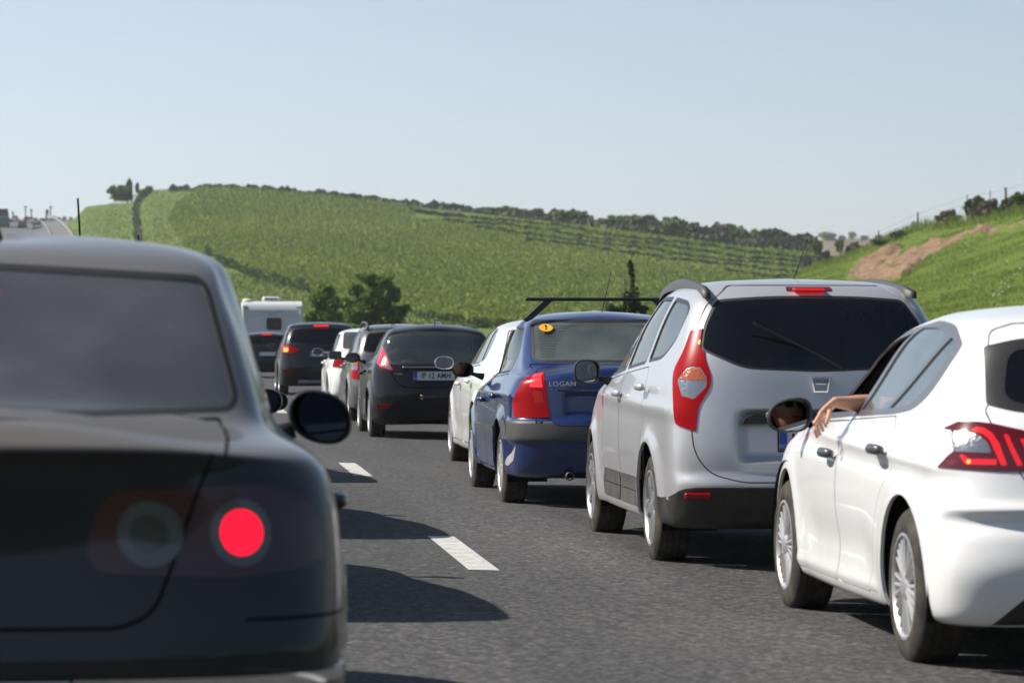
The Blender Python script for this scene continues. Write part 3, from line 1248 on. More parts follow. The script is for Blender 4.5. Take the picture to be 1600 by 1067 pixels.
def asphalt():
    m, t, b = _new('asphalt')
    tc = t.nodes.new('ShaderNodeTexCoord')
    b.inputs['Roughness'].default_value = 0.85
    b.inputs['Specular IOR Level'].default_value = 0.35
    v = t.nodes.new('ShaderNodeTexVoronoi')
    v.inputs['Scale'].default_value = 42.0
    n1 = t.nodes.new('ShaderNodeTexNoise')
    n1.inputs['Scale'].default_value = 24.0
    n1.inputs['Detail'].default_value = 6
    n1.inputs['Roughness'].default_value = .8
    n2 = t.nodes.new('ShaderNodeTexNoise')
    n2.inputs['Scale'].default_value = 0.6
    n2.inputs['Detail'].default_value = 5
    mp = t.nodes.new('ShaderNodeMapping')
    mp.inputs['Scale'].default_value = (1.6, .12, 1)
    for q in (v, n1):
        t.links.new(tc.outputs['Object'], q.inputs['Vector'])
    t.links.new(tc.outputs['Object'], mp.inputs['Vector'])
    t.links.new(mp.outputs[0], n2.inputs['Vector'])
    r = t.nodes.new('ShaderNodeValToRGB')
    r.color_ramp.elements[0].position = .0
    r.color_ramp.elements[0].color = (.028, .028, .029, 1)
    r.color_ramp.elements[1].position = 1.0
    r.color_ramp.elements[1].color = (.17, .165, .155, 1)
    e = r.color_ramp.elements.new(.60)
    e.color = (.050, .0492, .0475, 1)
    e = r.color_ramp.elements.new(.80)
    e.color = (.105, .102, .097, 1)
    sepc = t.nodes.new('ShaderNodeSeparateColor')
    t.links.new(v.outputs['Color'], sepc.inputs[0])
    a = t.nodes.new('ShaderNodeMath')
    a.operation = 'MULTIPLY_ADD'
    a.inputs[1].default_value = .5
    t.links.new(sepc.outputs[0], a.inputs[0])
    a2 = t.nodes.new('ShaderNodeMath')
    a2.operation = 'MULTIPLY'
    a2.inputs[1].default_value = .75
    t.links.new(n1.outputs[0], a2.inputs[0])
    t.links.new(a2.outputs[0], a.inputs[2])
    t.links.new(a.outputs[0], r.inputs[0])
    mx = t.nodes.new('ShaderNodeMix')
    mx.data_type = 'RGBA'
    mx.blend_type = 'MULTIPLY'
    mx.inputs[0].default_value = 1
    r2 = t.nodes.new('ShaderNodeMapRange')
    r2.inputs[1].default_value = .3
    r2.inputs[2].default_value = .7
    r2.inputs[3].default_value = .72
    r2.inputs[4].default_value = 1.18
    t.links.new(n2.outputs[0], r2.inputs[0])
    t.links.new(r.outputs[0], mx.inputs[6])
    t.links.new(r2.outputs[0], mx.inputs[7])
    t.links.new(mx.outputs[2], b.inputs['Base Color'])
    bp = t.nodes.new('ShaderNodeBump')
    bp.inputs['Strength'].default_value = .8
    bp.inputs['Distance'].default_value = .008
    t.links.new(a.outputs[0], bp.inputs['Height'])
    t.links.new(bp.outputs[0], b.inputs['Normal'])
    return m


def grid_faces(nr, nc, flip=False):
    a = (np.arange(nr - 1)[:, None] * nc + np.arange(nc - 1)[None]).ravel()
    F = np.stack([a, a + 1, a + 1 + nc, a + nc], -1)
    return F[:, ::-1].copy() if flip else F


def vnoise(x, y, seed=0, oct=4):
    """cheap smooth value noise in numpy, -1..1"""
    r = np.random.default_rng(seed)
    T = r.uniform(-1, 1, (256, 256))
    s = np.zeros_like(x, dtype=float)
    amp, tot = 1.0, 0
    for o in range(oct):
        fx, fy = x * 2 ** o, y * 2 ** o
        ix, iy = np.floor(fx).astype(int), np.floor(fy).astype(int)
        tx, ty = fx - ix, fy - iy
        tx, ty = tx * tx * (3 - 2 * tx), ty * ty * (3 - 2 * ty)
        g = lambda i, j: T[i % 256, j % 256]
        s += amp * ((g(ix, iy) * (1 - tx) + g(ix + 1, iy) * tx) * (1 - ty) + (g(ix, iy + 1) * (1 - tx) + g(ix + 1, iy + 1) * tx) * ty)
        tot += amp
        amp *= .5
    return s / tot


def road_z(x):
    return -0.028 * (x - 3.3)


# ground to the horizon
gm = ground_mat('dry_grass_ground', [(.055, .075, .02), (.09, .085, .03), (.05, .06, .02)], (.02, .3), bump=.3)
mb = MB()
n = 48
mb.add([(0, 500, -.9)] + [(4500 * math.cos(2 * math.pi * k / n), 500 + 4500 * math.sin(2 * math.pi * k / n), -.9) for k in range(n)], [(0, 1 + k, 1 + (k + 1) % n) for k in range(n)])
structure(mb.build('ground', gm))

ASPH = asphalt()
# right-hand carriageway, straight part with crossfall, hard shoulder included
ys = np.concatenate([np.arange(-12, 60, 4.0), np.arange(60, 200, 10.0)])
V, F = [], []
for i, y in enumerate(ys):
    for x in (-3.4, 9.2):
        V.append((x, y, road_z(x)))
for i in range(len(ys) - 1):
    F.append((2 * i, 2 * i + 1, 2 * i + 3, 2 * i + 2))
structure(raw('road', V, F, ASPH))
PAINT = pbr('road_paint', (.58, .57, .54), .7, dirt=.6, dirt_col=(.20, .19, .175), dscale=14)
V, F = [], []


def mark(x0, x1, y0, y1):
    b = len(V)
    V.extend([(x0, y0, road_z(x0) + .004), (x1, y0, road_z(x1) + .004), (x1, y1, road_z(x1) + .004), (x0, y1, road_z(x0) + .004)])
    F.append((b, b + 1, b + 2, b + 3))


for k in range(-2, 14):
    V, F = [], []
    mark(1.55, 1.72, 17.70 + 11.93 * k, 20.70 + 11.93 * k)
    o = raw('lane_dash', V, F, PAINT)
    o['kind'] = 'structure'
V, F = [], []
mark(5.75, 5.95, -12, 190)
structure(raw('shoulder_line', V, F, PAINT))
V, F = [], []
mark(-2.45, -2.25, -12, 190)
structure(raw('median_line', V, F, PAINT))
# verges
vm = ground_mat('verge_grass', [(.05, .085, .02), (.10, .10, .035), (.035, .06, .015)], (.25, 2.0), bump=.6)
V = [(9.2, -12, -.17), (11.5, -12, -.35), (11.5, 195, -.35), (9.2, 195, -.17), (-3.4, -12, .19), (-9, -12, -.2), (-9, 195, -.2), (-3.4, 195, .19), (120, -12, -.5), (120, 195, -.5), (-120, -12, -.5), (-120, 195, -.5)]
structure(raw('verge', V, [(0, 1, 2, 3), (5, 4, 7, 6), (1, 8, 9, 2), (10, 5, 6, 11)], vm))

# unseen rising ground, added behind the viewpoint to darken reflections in the car rears
V, F = [], []
nb_, mb_ = 60, 8
for i in range(nb_ + 1):
    a_ = math.radians(-180 + 180 * i / nb_)
    for j in range(mb_ + 1):
        t_ = j / mb_
        rr_ = 60 + 170 * t_
        V.append((rr_ * math.cos(a_) * 1.3, -14 + rr_ * math.sin(a_), -1 + 44 * t_ ** 1.1 * (0.75 + .25 * math.sin(i * .5) ** 2) * min(1, 2.2 * min(i, nb_ - i) / nb_ * 2)))
for i in range(nb_):
    for j in range(mb_):
        q = i * (mb_ + 1) + j
        F.append((q, q + mb_ + 1, q + mb_ + 2, q + 1))
structure(raw('unseen_rear_slope', V, F, ground_mat('unseen_slope_green', [(.035, .055, .018), (.06, .075, .028), (.03, .045, .016)], (.05, .4), bump=.6), smooth=True))

# main hillside: columns by bearing, rows from its foot to the crest and over it
CREST = np.array([(-500, 350), (-200, 348), (0, 347), (60, 347), (96, 350), (107, 352), (122, 336), (135, 323), (160, 320), (205, 317), (225, 300), (240, 297), (272, 299), (302, 299), (312, 294), (350, 295), (400, 297), (522, 308), (659, 325), (797, 339), (900, 352), (944, 360), (1006, 366), (1084, 377), (1162, 387), (1262, 396), (1400, 408), (1700, 430)], float)


def crest(px):
    return np.interp(px, CREST[:, 0], CREST[:, 1])


def hill_D(px, py):
    c = crest(px)
    t = np.clip((556 - py) / (556 - c), 0, 1)
    D1 = np.interp(px, [-300, 60, 110, 300, 700, 1300], [800, 800, 720, 640, 600, 560])
    return 165 + (D1 - 165) * t ** 1.15


pxs = np.concatenate([np.linspace(-600, 80, 30), np.linspace(86, 330, 70), np.linspace(336, 1700, 220)])
T = np.linspace(0, 1, 120)
PX, TT = np.meshgrid(pxs, T)
PY = 556 + (crest(PX) - 556) * TT
DD = hill_D(PX, PY)
P = at_np(PX, PY, DD)
nz = vnoise(P[..., 0] / 18, P[..., 1] / 18, 3)
P[..., 2] += nz * .35 * np.sin(np.pi * TT)
back = []
for k, (dd, dz) in enumerate(((15, -.6), (60, -6), (160, -22))):
    q = at_np(PX[-1], crest(PX[-1]), DD[-1] + dd)
    q[:, 2] = P[-1, :, 2] + dz
    back.append(q)
P = np.concatenate([P, np.array(back)], 0)
hm = ground_mat('hill_grass', [(.105, .155, .035), (.155, .18, .05), (.085, .14, .032)], (.012, .09), bump=.5, bscale=1.5)
hill = raw('hillside', P.reshape(-1, 3), grid_faces(P.shape[0], P.shape[1]), hm, smooth=True)
structure(hill)


def bvh_of(o):
    me = o.data
    return BVHTree.FromPolygons([v.co.copy() for v in me.vertices], [tuple(p.vertices) for p in me.polygons])


HB = bvh_of(hill)
EYE = Vector((0, 0, CAM_H))


def cast(px, py, bvh):
    d = (at(px, py, 100) - EYE).normalized()
    h = bvh.ray_cast(EYE, d)
    return h[0]


def hill_pt(px, py):
    return at_np(np.asarray(px, float), np.asarray(py, float), hill_D(np.asarray(px, float), np.asarray(py, float)))


# the carriageway climbing over the far crest
rd = [((78, 344), (-70, 344)), ((84, 347), (-80, 347)), ((94, 353), (-100, 353)), ((108, 367), (-130, 367)), ((124, 400), (-150, 400)), ((150, 450), (-150, 450)), ((215, 510), (-80, 515)), ((290, 550), (40, 550))]
rr, ll = [], []
for (a_, b_) in rd:
    for k in range(1):
        rr.append(a_)
        ll.append(b_)
tt = np.linspace(0, len(rd) - 1, 60)
ra = np.stack([np.interp(tt, range(len(rd)), [a_[i] for a_ in rr]) for i in (0, 1)], -1)
la = np.stack([np.interp(tt, range(len(rd)), [a_[i] for a_ in ll]) for i in (0, 1)], -1)
rows = []
for w_ in np.linspace(0, 1, 14):
    p = ra * (1 - w_) + la * w_
    p[:, 1] = np.maximum(p[:, 1], crest(p[:, 0]) + .2)
    q = hill_pt(p[:, 0], p[:, 1])
    q[:, 2] += .45
    rows.append(q)
R_ = np.array(rows)
fa = pbr('far_asphalt', (.11, .11, .108), .9)
structure(raw('far_road', R_.reshape(-1, 3), grid_faces(R_.shape[0], R_.shape[1]), fa, smooth=True))

# far country behind
def country(name, tab, D0, D1, m, z0=-2):
    tab = np.array(tab, float)
    px = np.linspace(tab[0, 0], tab[-1, 0], 160)
    py = np.interp(px, tab[:, 0], tab[:, 1]) + vnoise(px / 60, px * 0, 5) * 1.2
    rows = []
    for t in np.linspace(0, 1, 24):
        q = at_np(px, py, D0 + (D1 - D0) * t)
        top = at_np(px, py, np.full_like(px, D1))[:, 2]
        q[:, 2] = z0 + (top - z0) * t ** .9
        rows.append(q)
    q = rows[-1].copy()
    q[:, 1] += 300
    q[:, 2] -= 30
    rows.append(q)
    A = np.array(rows)
    o = raw(name, A.reshape(-1, 3), grid_faces(A.shape[0], A.shape[1]), m, smooth=True)
    return structure(o)


fm_ = ground_mat('far_fields', [(.17, .13, .075), (.20, .155, .095), (.13, .12, .06)], (.006, .03), bump=0)
country('far_hills', [(900, 392), (1150, 384), (1262, 376), (1300, 373), (1400, 371), (1500, 366), (2200, 350)], 900, 1700, fm_)
country('distant_ridge', [(-600, 346), (0, 343), (60, 343), (115, 343), (160, 344), (400, 352)], 1100, 2100, ground_mat('far_ridge_grass', [(.10, .11, .05), (.13, .12, .06), (.07, .09, .04)], (.006, .03), bump=0))

# cut bank on the right: toe by the verge, crest falling away into the distance
CR = np.array([(760, 540, 332), (1000, 516, 328), (1150, 492, 320), (1205, 466, 311), (1262, 433, 300), (1300, 412, 285), (1345, 398, 272), (1375, 384, 263), (1400, 372, 257), (1450, 352, 246), (1500, 345, 236), (1560, 336, 228), (1600, 327, 222), (1700, 305, 205), (1900, 270, 180), (2300, 200, 140), (3200, 60, 100)], float)
nu, nvv = 340, 110
u = np.linspace(0, 1, nu)
ci = np.interp(u, np.linspace(0, 1, len(CR)), np.arange(len(CR)))
ui = np.concatenate([np.linspace(0, 12, 300), np.linspace(12.05, len(CR) - 1, 40)])
C = np.stack([np.interp(ui, np.arange(len(CR)), CR[:, k]) for k in range(3)], -1)
top = at_np(C[:, 0], C[:, 1], C[:, 2])
toeY = np.interp(ui, [0, 4, 7, 12, len(CR) - 1], [315, 280, 215, 110, 10])
toe = np.stack([np.full(nu, 12.0), toeY, np.full(nu, -.36)], -1)
tv = np.linspace(0, 1, nvv)[:, None, None]
PB = toe[None] * (1 - tv) + top[None] * tv
PB[..., 2] = toe[None, :, 2] + (top[None, :, 2] - toe[None, :, 2]) * tv[..., 0] ** 1.9
bul = np.sin(np.pi * tv[..., 0]) * .25
nb = vnoise(PB[..., 0] / 7, PB[..., 1] / 9, 11, 5)
PB[..., 2] += bul + nb * .45 * np.minimum(1, tv[..., 0] * 5) * (1 - .6 * tv[..., 0])
over = []
for (dx, dz) in ((2, -.05), (10, -.4), (40, -1.5), (90, -6)):
    q = PB[-1].copy()
    q[:, 0] += dx
    q[:, 1] += dx * .8
    q[:, 2] += dz
    over.append(q)


def to_px(P):
    d = P - np.array((0, 0, CAM_H))
    D = d[..., 0] * SY + d[..., 1] * CY
    L = d[..., 0] * CY - d[..., 1] * SY
    return 800 + L / D * F_PX, HORIZON - d[..., 2] / D * F_PX, D


def cr4(pts):
    return [(1250 + x / 4.571, 270 + y / 4.571) for x, y in pts]


dirt1 = cr4([(330, 760), (345, 725), (400, 660), (460, 615), (560, 580), (640, 540), (690, 508), (718, 515), (705, 590), (650, 625), (560, 660), (520, 700), (430, 765)])
dirt2 = cr4([(400, 770), (480, 705), (640, 640), (760, 580), (860, 520), (1000, 480), (1150, 455), (1230, 402), (1400, 388), (1500, 380), (1640, 350), (1640, 396), (1450, 424), (1300, 446), (1150, 484), (1030, 535), (940, 590), (860, 640), (790, 720), (700, 770)])
bx, by, bd = to_px(PB)
isd = (inside(bx.ravel(), by.ravel(), dirt1) | inside(bx.ravel(), by.ravel(), dirt2)).reshape(bx.shape)
rough = vnoise(PB[..., 0] / 1.1, PB[..., 1] / 3.0, 21, 4)
PB[..., 2] += np.where(isd, .10 + rough * .75, 0)
PBf = np.concatenate([PB, np.array(over)], 0)
F = grid_faces(PBf.shape[0], PBf.shape[1])
isdf = np.concatenate([isd, np.zeros((4, nu), bool)], 0).ravel()
fmi = (isdf[F].sum(1) >= 3).astype(np.int32)
bankm = ground_mat('bank_grass', [(.10, .15, .022), (.15, .19, .035), (.075, .115, .018)], (.25, 1.2), bump=.6, bscale=6)
dirtm = ground_mat('bare_earth', [(.23, .145, .088), (.31, .205, .13), (.12, .078, .045)], (.35, 2.2), bump=1.0, bscale=2.5)
bank = raw('cut_bank', PBf.reshape(-1, 3), F, None, mats=[bankm, dirtm], fm=fmi, smooth=True)
structure(bank)


# ------------------------------------------------------------------ foliage
def quads(C, size, seed, up=0.0, aspect=1.0):
    """randomly turned leaf-sized quads round centres C"""
    r = np.random.default_rng(seed)
    n = len(C)
    a = r.normal(size=(n, 3))
    a[:, 2] *= (1 - up)
    a /= np.linalg.norm(a, axis=1, keepdims=True)
    b = r.normal(size=(n, 3))
    b[:, 2] += up * 3
    b -= a * (a * b).sum(1, keepdims=True)
    b /= np.maximum(np.linalg.norm(b, axis=1, keepdims=True), 1e-6)
    s = (np.asarray(size) * r.uniform(.6, 1.3, n))[:, None] * .5
    q = np.stack([C - a * s - b * s * aspect, C + a * s - b * s * aspect * .8, C + a * s * .7 + b * s * aspect, C - a * s * .8 + b * s * aspect], 1)
    return q.reshape(-1, 3), np.arange(n * 4).reshape(-1, 4)


LEAF_DARK = leaf_mat('leaf_dark_green', (.065, .11, .018), (.19, .26, .045), 1.2)
LEAF_SCRUB = leaf_mat('leaf_scrub', (.045, .065, .030), (.115, .130, .060), .3)
LEAF_GREY = leaf_mat('leaf_grey_scrub', (.10, .095, .06), (.19, .18, .12), .3)
LEAF_VINE = leaf_mat('leaf_vine', (.135, .205, .034), (.275, .300, .064), .012, .35, .26)
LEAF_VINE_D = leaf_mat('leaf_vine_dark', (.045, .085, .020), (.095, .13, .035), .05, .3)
LEAF_TERR = leaf_mat('leaf_terrace', (.022, .048, .016), (.048, .080, .026), .05, .2)
LEAF_WEED = leaf_mat('leaf_weed', (.10, .16, .018), (.21, .26, .045), .5, .35)
BARK = pbr('bark', (.07, .05, .035), .9, bump=.5, bscale=12)


def crown_pts(lobes, n, seed):
    r = np.random.default_rng(seed)
    out = []
    vol = np.array([l[3] * l[4] * l[5] for l in lobes]) ** .8
    vol /= vol.sum()
    for l, v in zip(lobes, vol):
        k = int(n * v)
        d = r.normal(size=(k, 3))
        d /= np.linalg.norm(d, axis=1, keepdims=True)
        rad = r.uniform(0, 1, k) ** .28
        # clumps: pull leaves towards a few centres on the lobe
        nc = max(5, int(k / 45))
        cd = r.normal(size=(nc, 3))
        cd /= np.linalg.norm(cd, axis=1, keepdims=True)
        cc = cd * r.uniform(.55, 1.05, nc)[:, None]
        j = r.integers(0, nc, k)
        p = d * rad[:, None] * .36 + cc[j] * .70
        p += r.normal(size=(k, 3)) * .05
        out.append(p * np.array(l[3:6]) + np.array(l[0:3]))
    return np.concatenate(out)


def tree(name, label, loc, lobes, n, leaf, m, trunk, seed, group=None, cat='tree'):
    t = thing(name, label, cat, loc, 0, group)
    mb = MB()
    h = trunk[1]
    mb.tube([(0, 0, -.6), (.05, 0, h * .4), (0, .05, h)], [trunk[0] * 1.3, trunk[0], trunk[0] * .5], 8)
    for l in lobes:
        mb.tube([(0, 0, h * .35), (l[0] * .5, l[1] * .5, (h * .35 + l[2]) / 2), (l[0], l[1], l[2])], [trunk[0] * .6, trunk[0] * .4, trunk[0] * .12], 6)
    mb.build('trunk', BARK, t, smooth=True)
    V, F = quads(crown_pts(lobes, n, seed), leaf, seed + 1)
    c = raw('crown', V, F, m, t)
    return t


g0 = at(545, 556, 178)
tree('roadside_tree', 'larger of the two dense dark green trees beside the road past the queue', at(583, 560, 180), [(-.25, 0, 4.45, .62, .6, .42), (.55, 0, 4.15, .75, .7, .50), (1.15, 0, 3.55, .6, .6, .45), (1.72, 0, 2.75, .42, .5, .32), (-.95, 0, 3.75, .55, .6, .45), (-1.45, .1, 2.95, .5, .6, .42), (.1, 0, 3.3, 1.1, 1.1, .8), (-.7, -.2, 2.4, 1.0, 1.0, .7), (.9, -.2, 2.35, .9, .9, .6), (1.3, 0, 1.7, .6, .6, .5), (0, -.3, 1.4, 1.5, 1.2, .8), (-1.2, 0, 1.5, .9, .9, .7)], 21000, .15, LEAF_DARK, (.16, 3.2), 5)
tree('roadside_tree', 'smaller rounded dark green tree left of the larger one, beside the caravan', at(508, 560, 176), [(.05, 0, 3.65, .5, .6, .42), (-.4, 0, 3.1, .55, .6, .5), (.45, 0, 3.0, .5, .6, .5), (-.75, 0, 2.2, .45, .6, .5), (.1, 0, 2.2, .95, .9, .7), (-.1, 0, 1.2, 1.1, 1.0, .8)], 8000, .15, leaf_mat('leaf_mid_green', (.065, .11, .018), (.19, .26, .045), 1.2), (.11, 2.4), 9)
tree('young_tree', 'slim young tree seen over the roof bar of the blue saloon', at(975, 545, 95), [(.25, 0, 2.15, .14, .14, .65), (.22, 0, 1.35, .25, .25, .6), (-.2, 0, 1.0, .42, .3, .35), (.1, 0, .7, .5, .45, .5), (-.45, 0, 1.25, .18, .16, .14), (.5, 0, 1.15, .22, .2, .2)], 2400, .085, leaf_mat('leaf_olive', (.03, .05, .016), (.075, .10, .03), 1.5), (.035, 2.3), 31)

# scrub along the crest, individual bushes of a few kinds
protos = []
for k in range(5):
    r = np.random.default_rng(100 + k)
    lobes = [(r.uniform(-.5, .5), r.uniform(-.3, .3), r.uniform(.3, .8), r.uniform(.5, .8), r.uniform(.5, .8), r.uniform(.35, .7)) for _ in range(5)]
    V, F = quads(crown_pts(lobes, 420, 200 + k), .26, 300 + k)
    me = raw('foliage', V, F, (LEAF_SCRUB, LEAF_DARK, LEAF_SCRUB, LEAF_GREY, LEAF_SCRUB)[k])
    protos.append(me.data)
    bpy.data.objects.remove(me)


def bush(k, loc, s, label, group=None, cat='bush', name='scrub_bush', rz=0):
    o = bpy.data.objects.new(name, protos[k])
    o.location = loc
    o.scale = s
    o.rotation_euler = (0, 0, rz)
    link(o)
    return tag(o, label, cat, group)


r = np.random.default_rng(17)
px = 272.0
while px < 1275:
    hgt = np.interp(px, [270, 400, 500, 700, 850, 1000, 1200, 1270], [9, 8, 9, 11, 14, 22, 26, 24]) * r.uniform(.7, 1.35)
    if 300 < px < 312:
        hgt *= .4
    D = 655 if px > 300 else 650
    D = np.interp(px, [270, 700, 1300], [655, 616, 576])
    cy = float(crest(px))
    p = at(px, cy + 2.5 + r.uniform(0, 3 if px > 900 else 1.5), D + r.uniform(-3, 6))
    w_ = hgt * r.uniform(.7, 1.3) + 3
    s_ = D / F_PX
    k = int(r.choice([0, 1, 2, 3, 4], p=[.28, .2, .24, .08, .2]))
    bush(k, p, (w_ * s_ * .8, w_ * s_ * .8, hgt * s_ * 1.0), 'scrubby bush in the hedge running along the crest of the hill', 'bushes along the hill crest', rz=r.uniform(0, 6))
    px += r.uniform(5.5, 10)
# hedge mass between them
pxr = r.uniform(268, 1275, 7000)
hh = np.interp(pxr, [270, 400, 700, 850, 1000, 1200, 1270], [6, 5, 7, 9, 15, 18, 17])
pyr = crest(pxr) + 3 - hh * r.uniform(0, 1, 7000) ** 1.3
Dr = np.interp(pxr, [270, 700, 1300], [652, 613, 573]) + r.uniform(-3, 8, 7000)
V, F = quads(at_np(pxr, pyr, Dr), .75, 41)
stuff(tag(raw('crest_hedge', V, F, LEAF_SCRUB), 'dark scrubby undergrowth between the bushes on the crest', 'hedge'))
bush(1, at(184, 319, 640), (3.1, 2.4, 3.0), 'broad dark bush standing alone at the left shoulder of the hill')
bush(0, at(199, 318, 640), (1.4, 1.2, 3.9), 'taller dark bush rising behind the broad bush on the left shoulder')
bush(0, at(213, 303, 650), (.8, .8, 1.8), 'small round bush at the top of the dark ditch line')
bush(1, at(232, 305, 650), (1.0, .8, 1.5), 'small dark bush on the crest right of the ditch line')
# ditch of dark growth running down the left of the hill
pl = np.array([(228, 303), (222, 308), (214, 325), (213, 345), (215, 362), (216, 385)], float)
k = 1500
t_ = r.uniform(0, len(pl) - 1, k)
cx = np.interp(t_, range(len(pl)), pl[:, 0]) + r.normal(0, 2.0, k)
cy = np.interp(t_, range(len(pl)), pl[:, 1])
C_ = hill_pt(cx, cy)
C_[:, 2] += r.uniform(0, .9, k)
V, F = quads(C_, .6, 43)
stuff(tag(raw('ditch_growth', V, F, LEAF_SCRUB), 'dark weeds filling the ditch down the left of the hill', 'weeds'))


def scatter(poly, n, seed, size, m, name, label, cat, zlo=0.1, zhi=1.1, up=.3, aspect=1.3, rowf=None):
    r = np.random.default_rng(seed)
    P_ = np.array(poly)
    lo, hi = P_.min(0), P_.max(0)
    x = r.uniform(lo[0], hi[0], n * 3)
    y = r.uniform(lo[1], hi[1], n * 3)
    k = inside(x, y, poly)
    x, y = x[k][:n], y[k][:n]
    if rowf is not None:
        x, y = rowf(x, y, r)
        k = inside(x, y, poly)
        x, y = x[k], y[k]
    C = hill_pt(x, y)
    C[:, 2] += r.uniform(zlo, zhi, len(C))
    V, F = quads(C, size, seed + 1, up, aspect)
    o = raw(name, V, F, m)
    return stuff(tag(o, label, cat))


vine = [(312, 294), (400, 297), (522, 308), (659, 325), (640, 344), (740, 362), (850, 386), (975, 403), (1065, 414), (1120, 425), (1230, 447), (1300, 470), (1300, 530), (745, 511), (640, 497), (560, 478), (480, 456), (390, 432), (330, 408), (288, 385), (262, 345), (275, 320)]


def vrows(x, y, r):
    # rows run up the slope; snap sideways to the row pitch
    D = hill_D(x, y)
    vp = 560.0
    f = (x - vp) / (620 - y) * 60
    f2 = np.round(f / 1.5) * 1.5 + r.normal(0, .22, len(x))
    return vp + f2 * (620 - y) / 60, y


scatter(vine, 230000, 61, .21, LEAF_VINE, 'vineyard', 'light green vineyard rows covering the slope of the hill', 'vineyard', .0, .5, up=.7, aspect=1.7, rowf=vrows)
scatter(vine, 16000, 65, .22, LEAF_VINE_D, 'vineyard_dark_leaves', 'darker leaves low between the light green vine rows', 'vineyard', -.1, .5)  # darker green leaves mixed among the vines
# stubby grass over the rest of the hill
scatter([(108, 352), (135, 324), (165, 321), (225, 300), (240, 297), (312, 294), (275, 320), (262, 345), (288, 385), (330, 408), (390, 432), (480, 456), (640, 497), (745, 511), (745, 540), (300, 540), (100, 420)], 45000, 71, .16, leaf_mat('leaf_meadow', (.10, .17, .03), (.19, .22, .055), .02, .3), 'meadow_grass', 'short meadow grass below and left of the vineyard', 'grass', -.05, .25)


def band(line, name, label, cat, m, n, wid, hgt, size, seed):
    r = np.random.default_rng(seed)
    L = np.array(line, float)
    t = r.uniform(0, len(L) - 1, n)
    x = np.interp(t, range(len(L)), L[:, 0])
    y = np.interp(t, range(len(L)), L[:, 1]) + r.uniform(-wid, wid, n)
    C = hill_pt(x, y)
    C[:, 2] += r.uniform(0, 1, n) * hgt * (1 + .4 * np.sin(x * .23) * np.sin(x * .071))
    V, F = quads(C, size, seed + 1, .2, 1.2)
    return stuff(tag(raw(name, V, F, m), label, cat))


band([(322, 400), (345, 414), (370, 424), (400, 436), (440, 447), (480, 457)], 'vineyard_edge', 'dark row of vines edging the vineyard at its lower left', 'vines', LEAF_VINE_D, 4200, 1.0, .95, .28, 81)
band([(620, 491), (640, 495), (680, 503), (720, 509), (760, 513), (830, 520)], 'vineyard_edge', 'dark row of vines edging the vineyard behind the black hatchback', 'vines', LEAF_VINE_D, 4600, .8, .6, .20, 83)
# terraced rows on the right: one strip of dark growth each
for k in range(9):
    xs = np.linspace(640 + k * 52, 1290, 40)
    base = crest(xs) + 9 + k * 8.6
    wob = 1.5 * np.sin(xs / 37.0 + k * 1.7) + .8 * np.sin(xs / 13.0 + k)
    lim = np.interp(xs, [640, 740, 850, 975, 1065, 1120, 1300], [345, 362, 386, 403, 414, 425, 458])
    keep = base + wob < lim - 1
    if keep.sum() > 3:
        ln = list(zip(xs[keep], (base + wob)[keep]))
        n_ = int((ln[-1][0] - ln[0][0]) * 26)
        band(ln, 'terrace_row', 'dark green terrace row of vines, %s from the crest of the hill' % ('first second third fourth fifth sixth seventh eighth ninth'.split()[k]), 'vines', LEAF_TERR, n_, 1.1, .48, .28, 90 + k)
scatter([(640, 345), (760, 340), (900, 353), (1006, 367), (1162, 388), (1290, 398), (1300, 460), (1120, 424), (1065, 413), (975, 402), (850, 385), (740, 361)], 26000, 121, .32, LEAF_VINE, 'terrace_grass', 'paler grass strips between the dark terrace rows', 'grass', 0, .4)

# right middle distance: scrub between the hill and the bank
for k, (x, y, h_, w_, kk, lab) in enumerate((
        (1275, 402, 26, 20, 1, 'dark bush at the end of the hedge beside the far brown field'), (1290, 412, 22, 26, 3, 'greyish brown scrub below the far brown field'),
        (1310, 398, 24, 16, 1, 'dark rounded tree before the far brown field'), (1325, 405, 20, 24, 0, 'low dark scrub where the bank meets the far field'),
        (1255, 418, 20, 30, 0, 'low scrub at the foot of the terraces'), (1335, 392, 16, 24, 3, 'thin brownish scrub behind the fence line'))):
    p = at(x, y, 430)
    s_ = 430 / F_PX
    bush(kk, p, (w_ * s_ * .6, w_ * s_ * .6, h_ * s_ * .8), lab)
# far trees on the skyline
for k, (x, y, h_, w_) in enumerate(((1262, 378, 9, 18), (1288, 376, 17, 30), (1300, 375, 14, 20), (1318, 374, 9, 20), (1333, 374, 15, 16), (1350, 374, 9, 18), (1370, 372, 8, 22), (1395, 371, 11, 22), (1418, 372, 14, 20), (1430, 366, 24, 16), (1450, 366, 12, 24), (1240, 380, 9, 22), (1215, 382, 8, 22), (1480, 362, 12, 26))):
    D = 1650
    s_ = D / F_PX
    bush(k % 3, at(x, y + 2, D), (w_ * s_ * .55, w_ * s_ * .55, h_ * s_ * .75), 'hazy tree on the far skyline beyond the brown field', 'trees on the far skyline', 'tree', 'far_tree', rz=k)
for k, (x, y, h_, w_) in enumerate(((72, 346, 13, 10), (82, 345, 9, 12), (92, 345, 7, 12), (102, 345, 8, 12), (112, 345, 7, 10), (24, 347, 12, 12), (41, 346, 9, 12), (5, 347, 9, 18), (57, 346, 6, 10))):
    D = 1500
    s_ = D / F_PX
    bush(k % 3, at(x, y + 1, D), (w_ * s_ * .5, w_ * s_ * .5, h_ * s_ * .8), 'hazy blue-green tree beyond the crest of the far road', 'trees beyond the far road', 'tree', 'far_tree', rz=k)

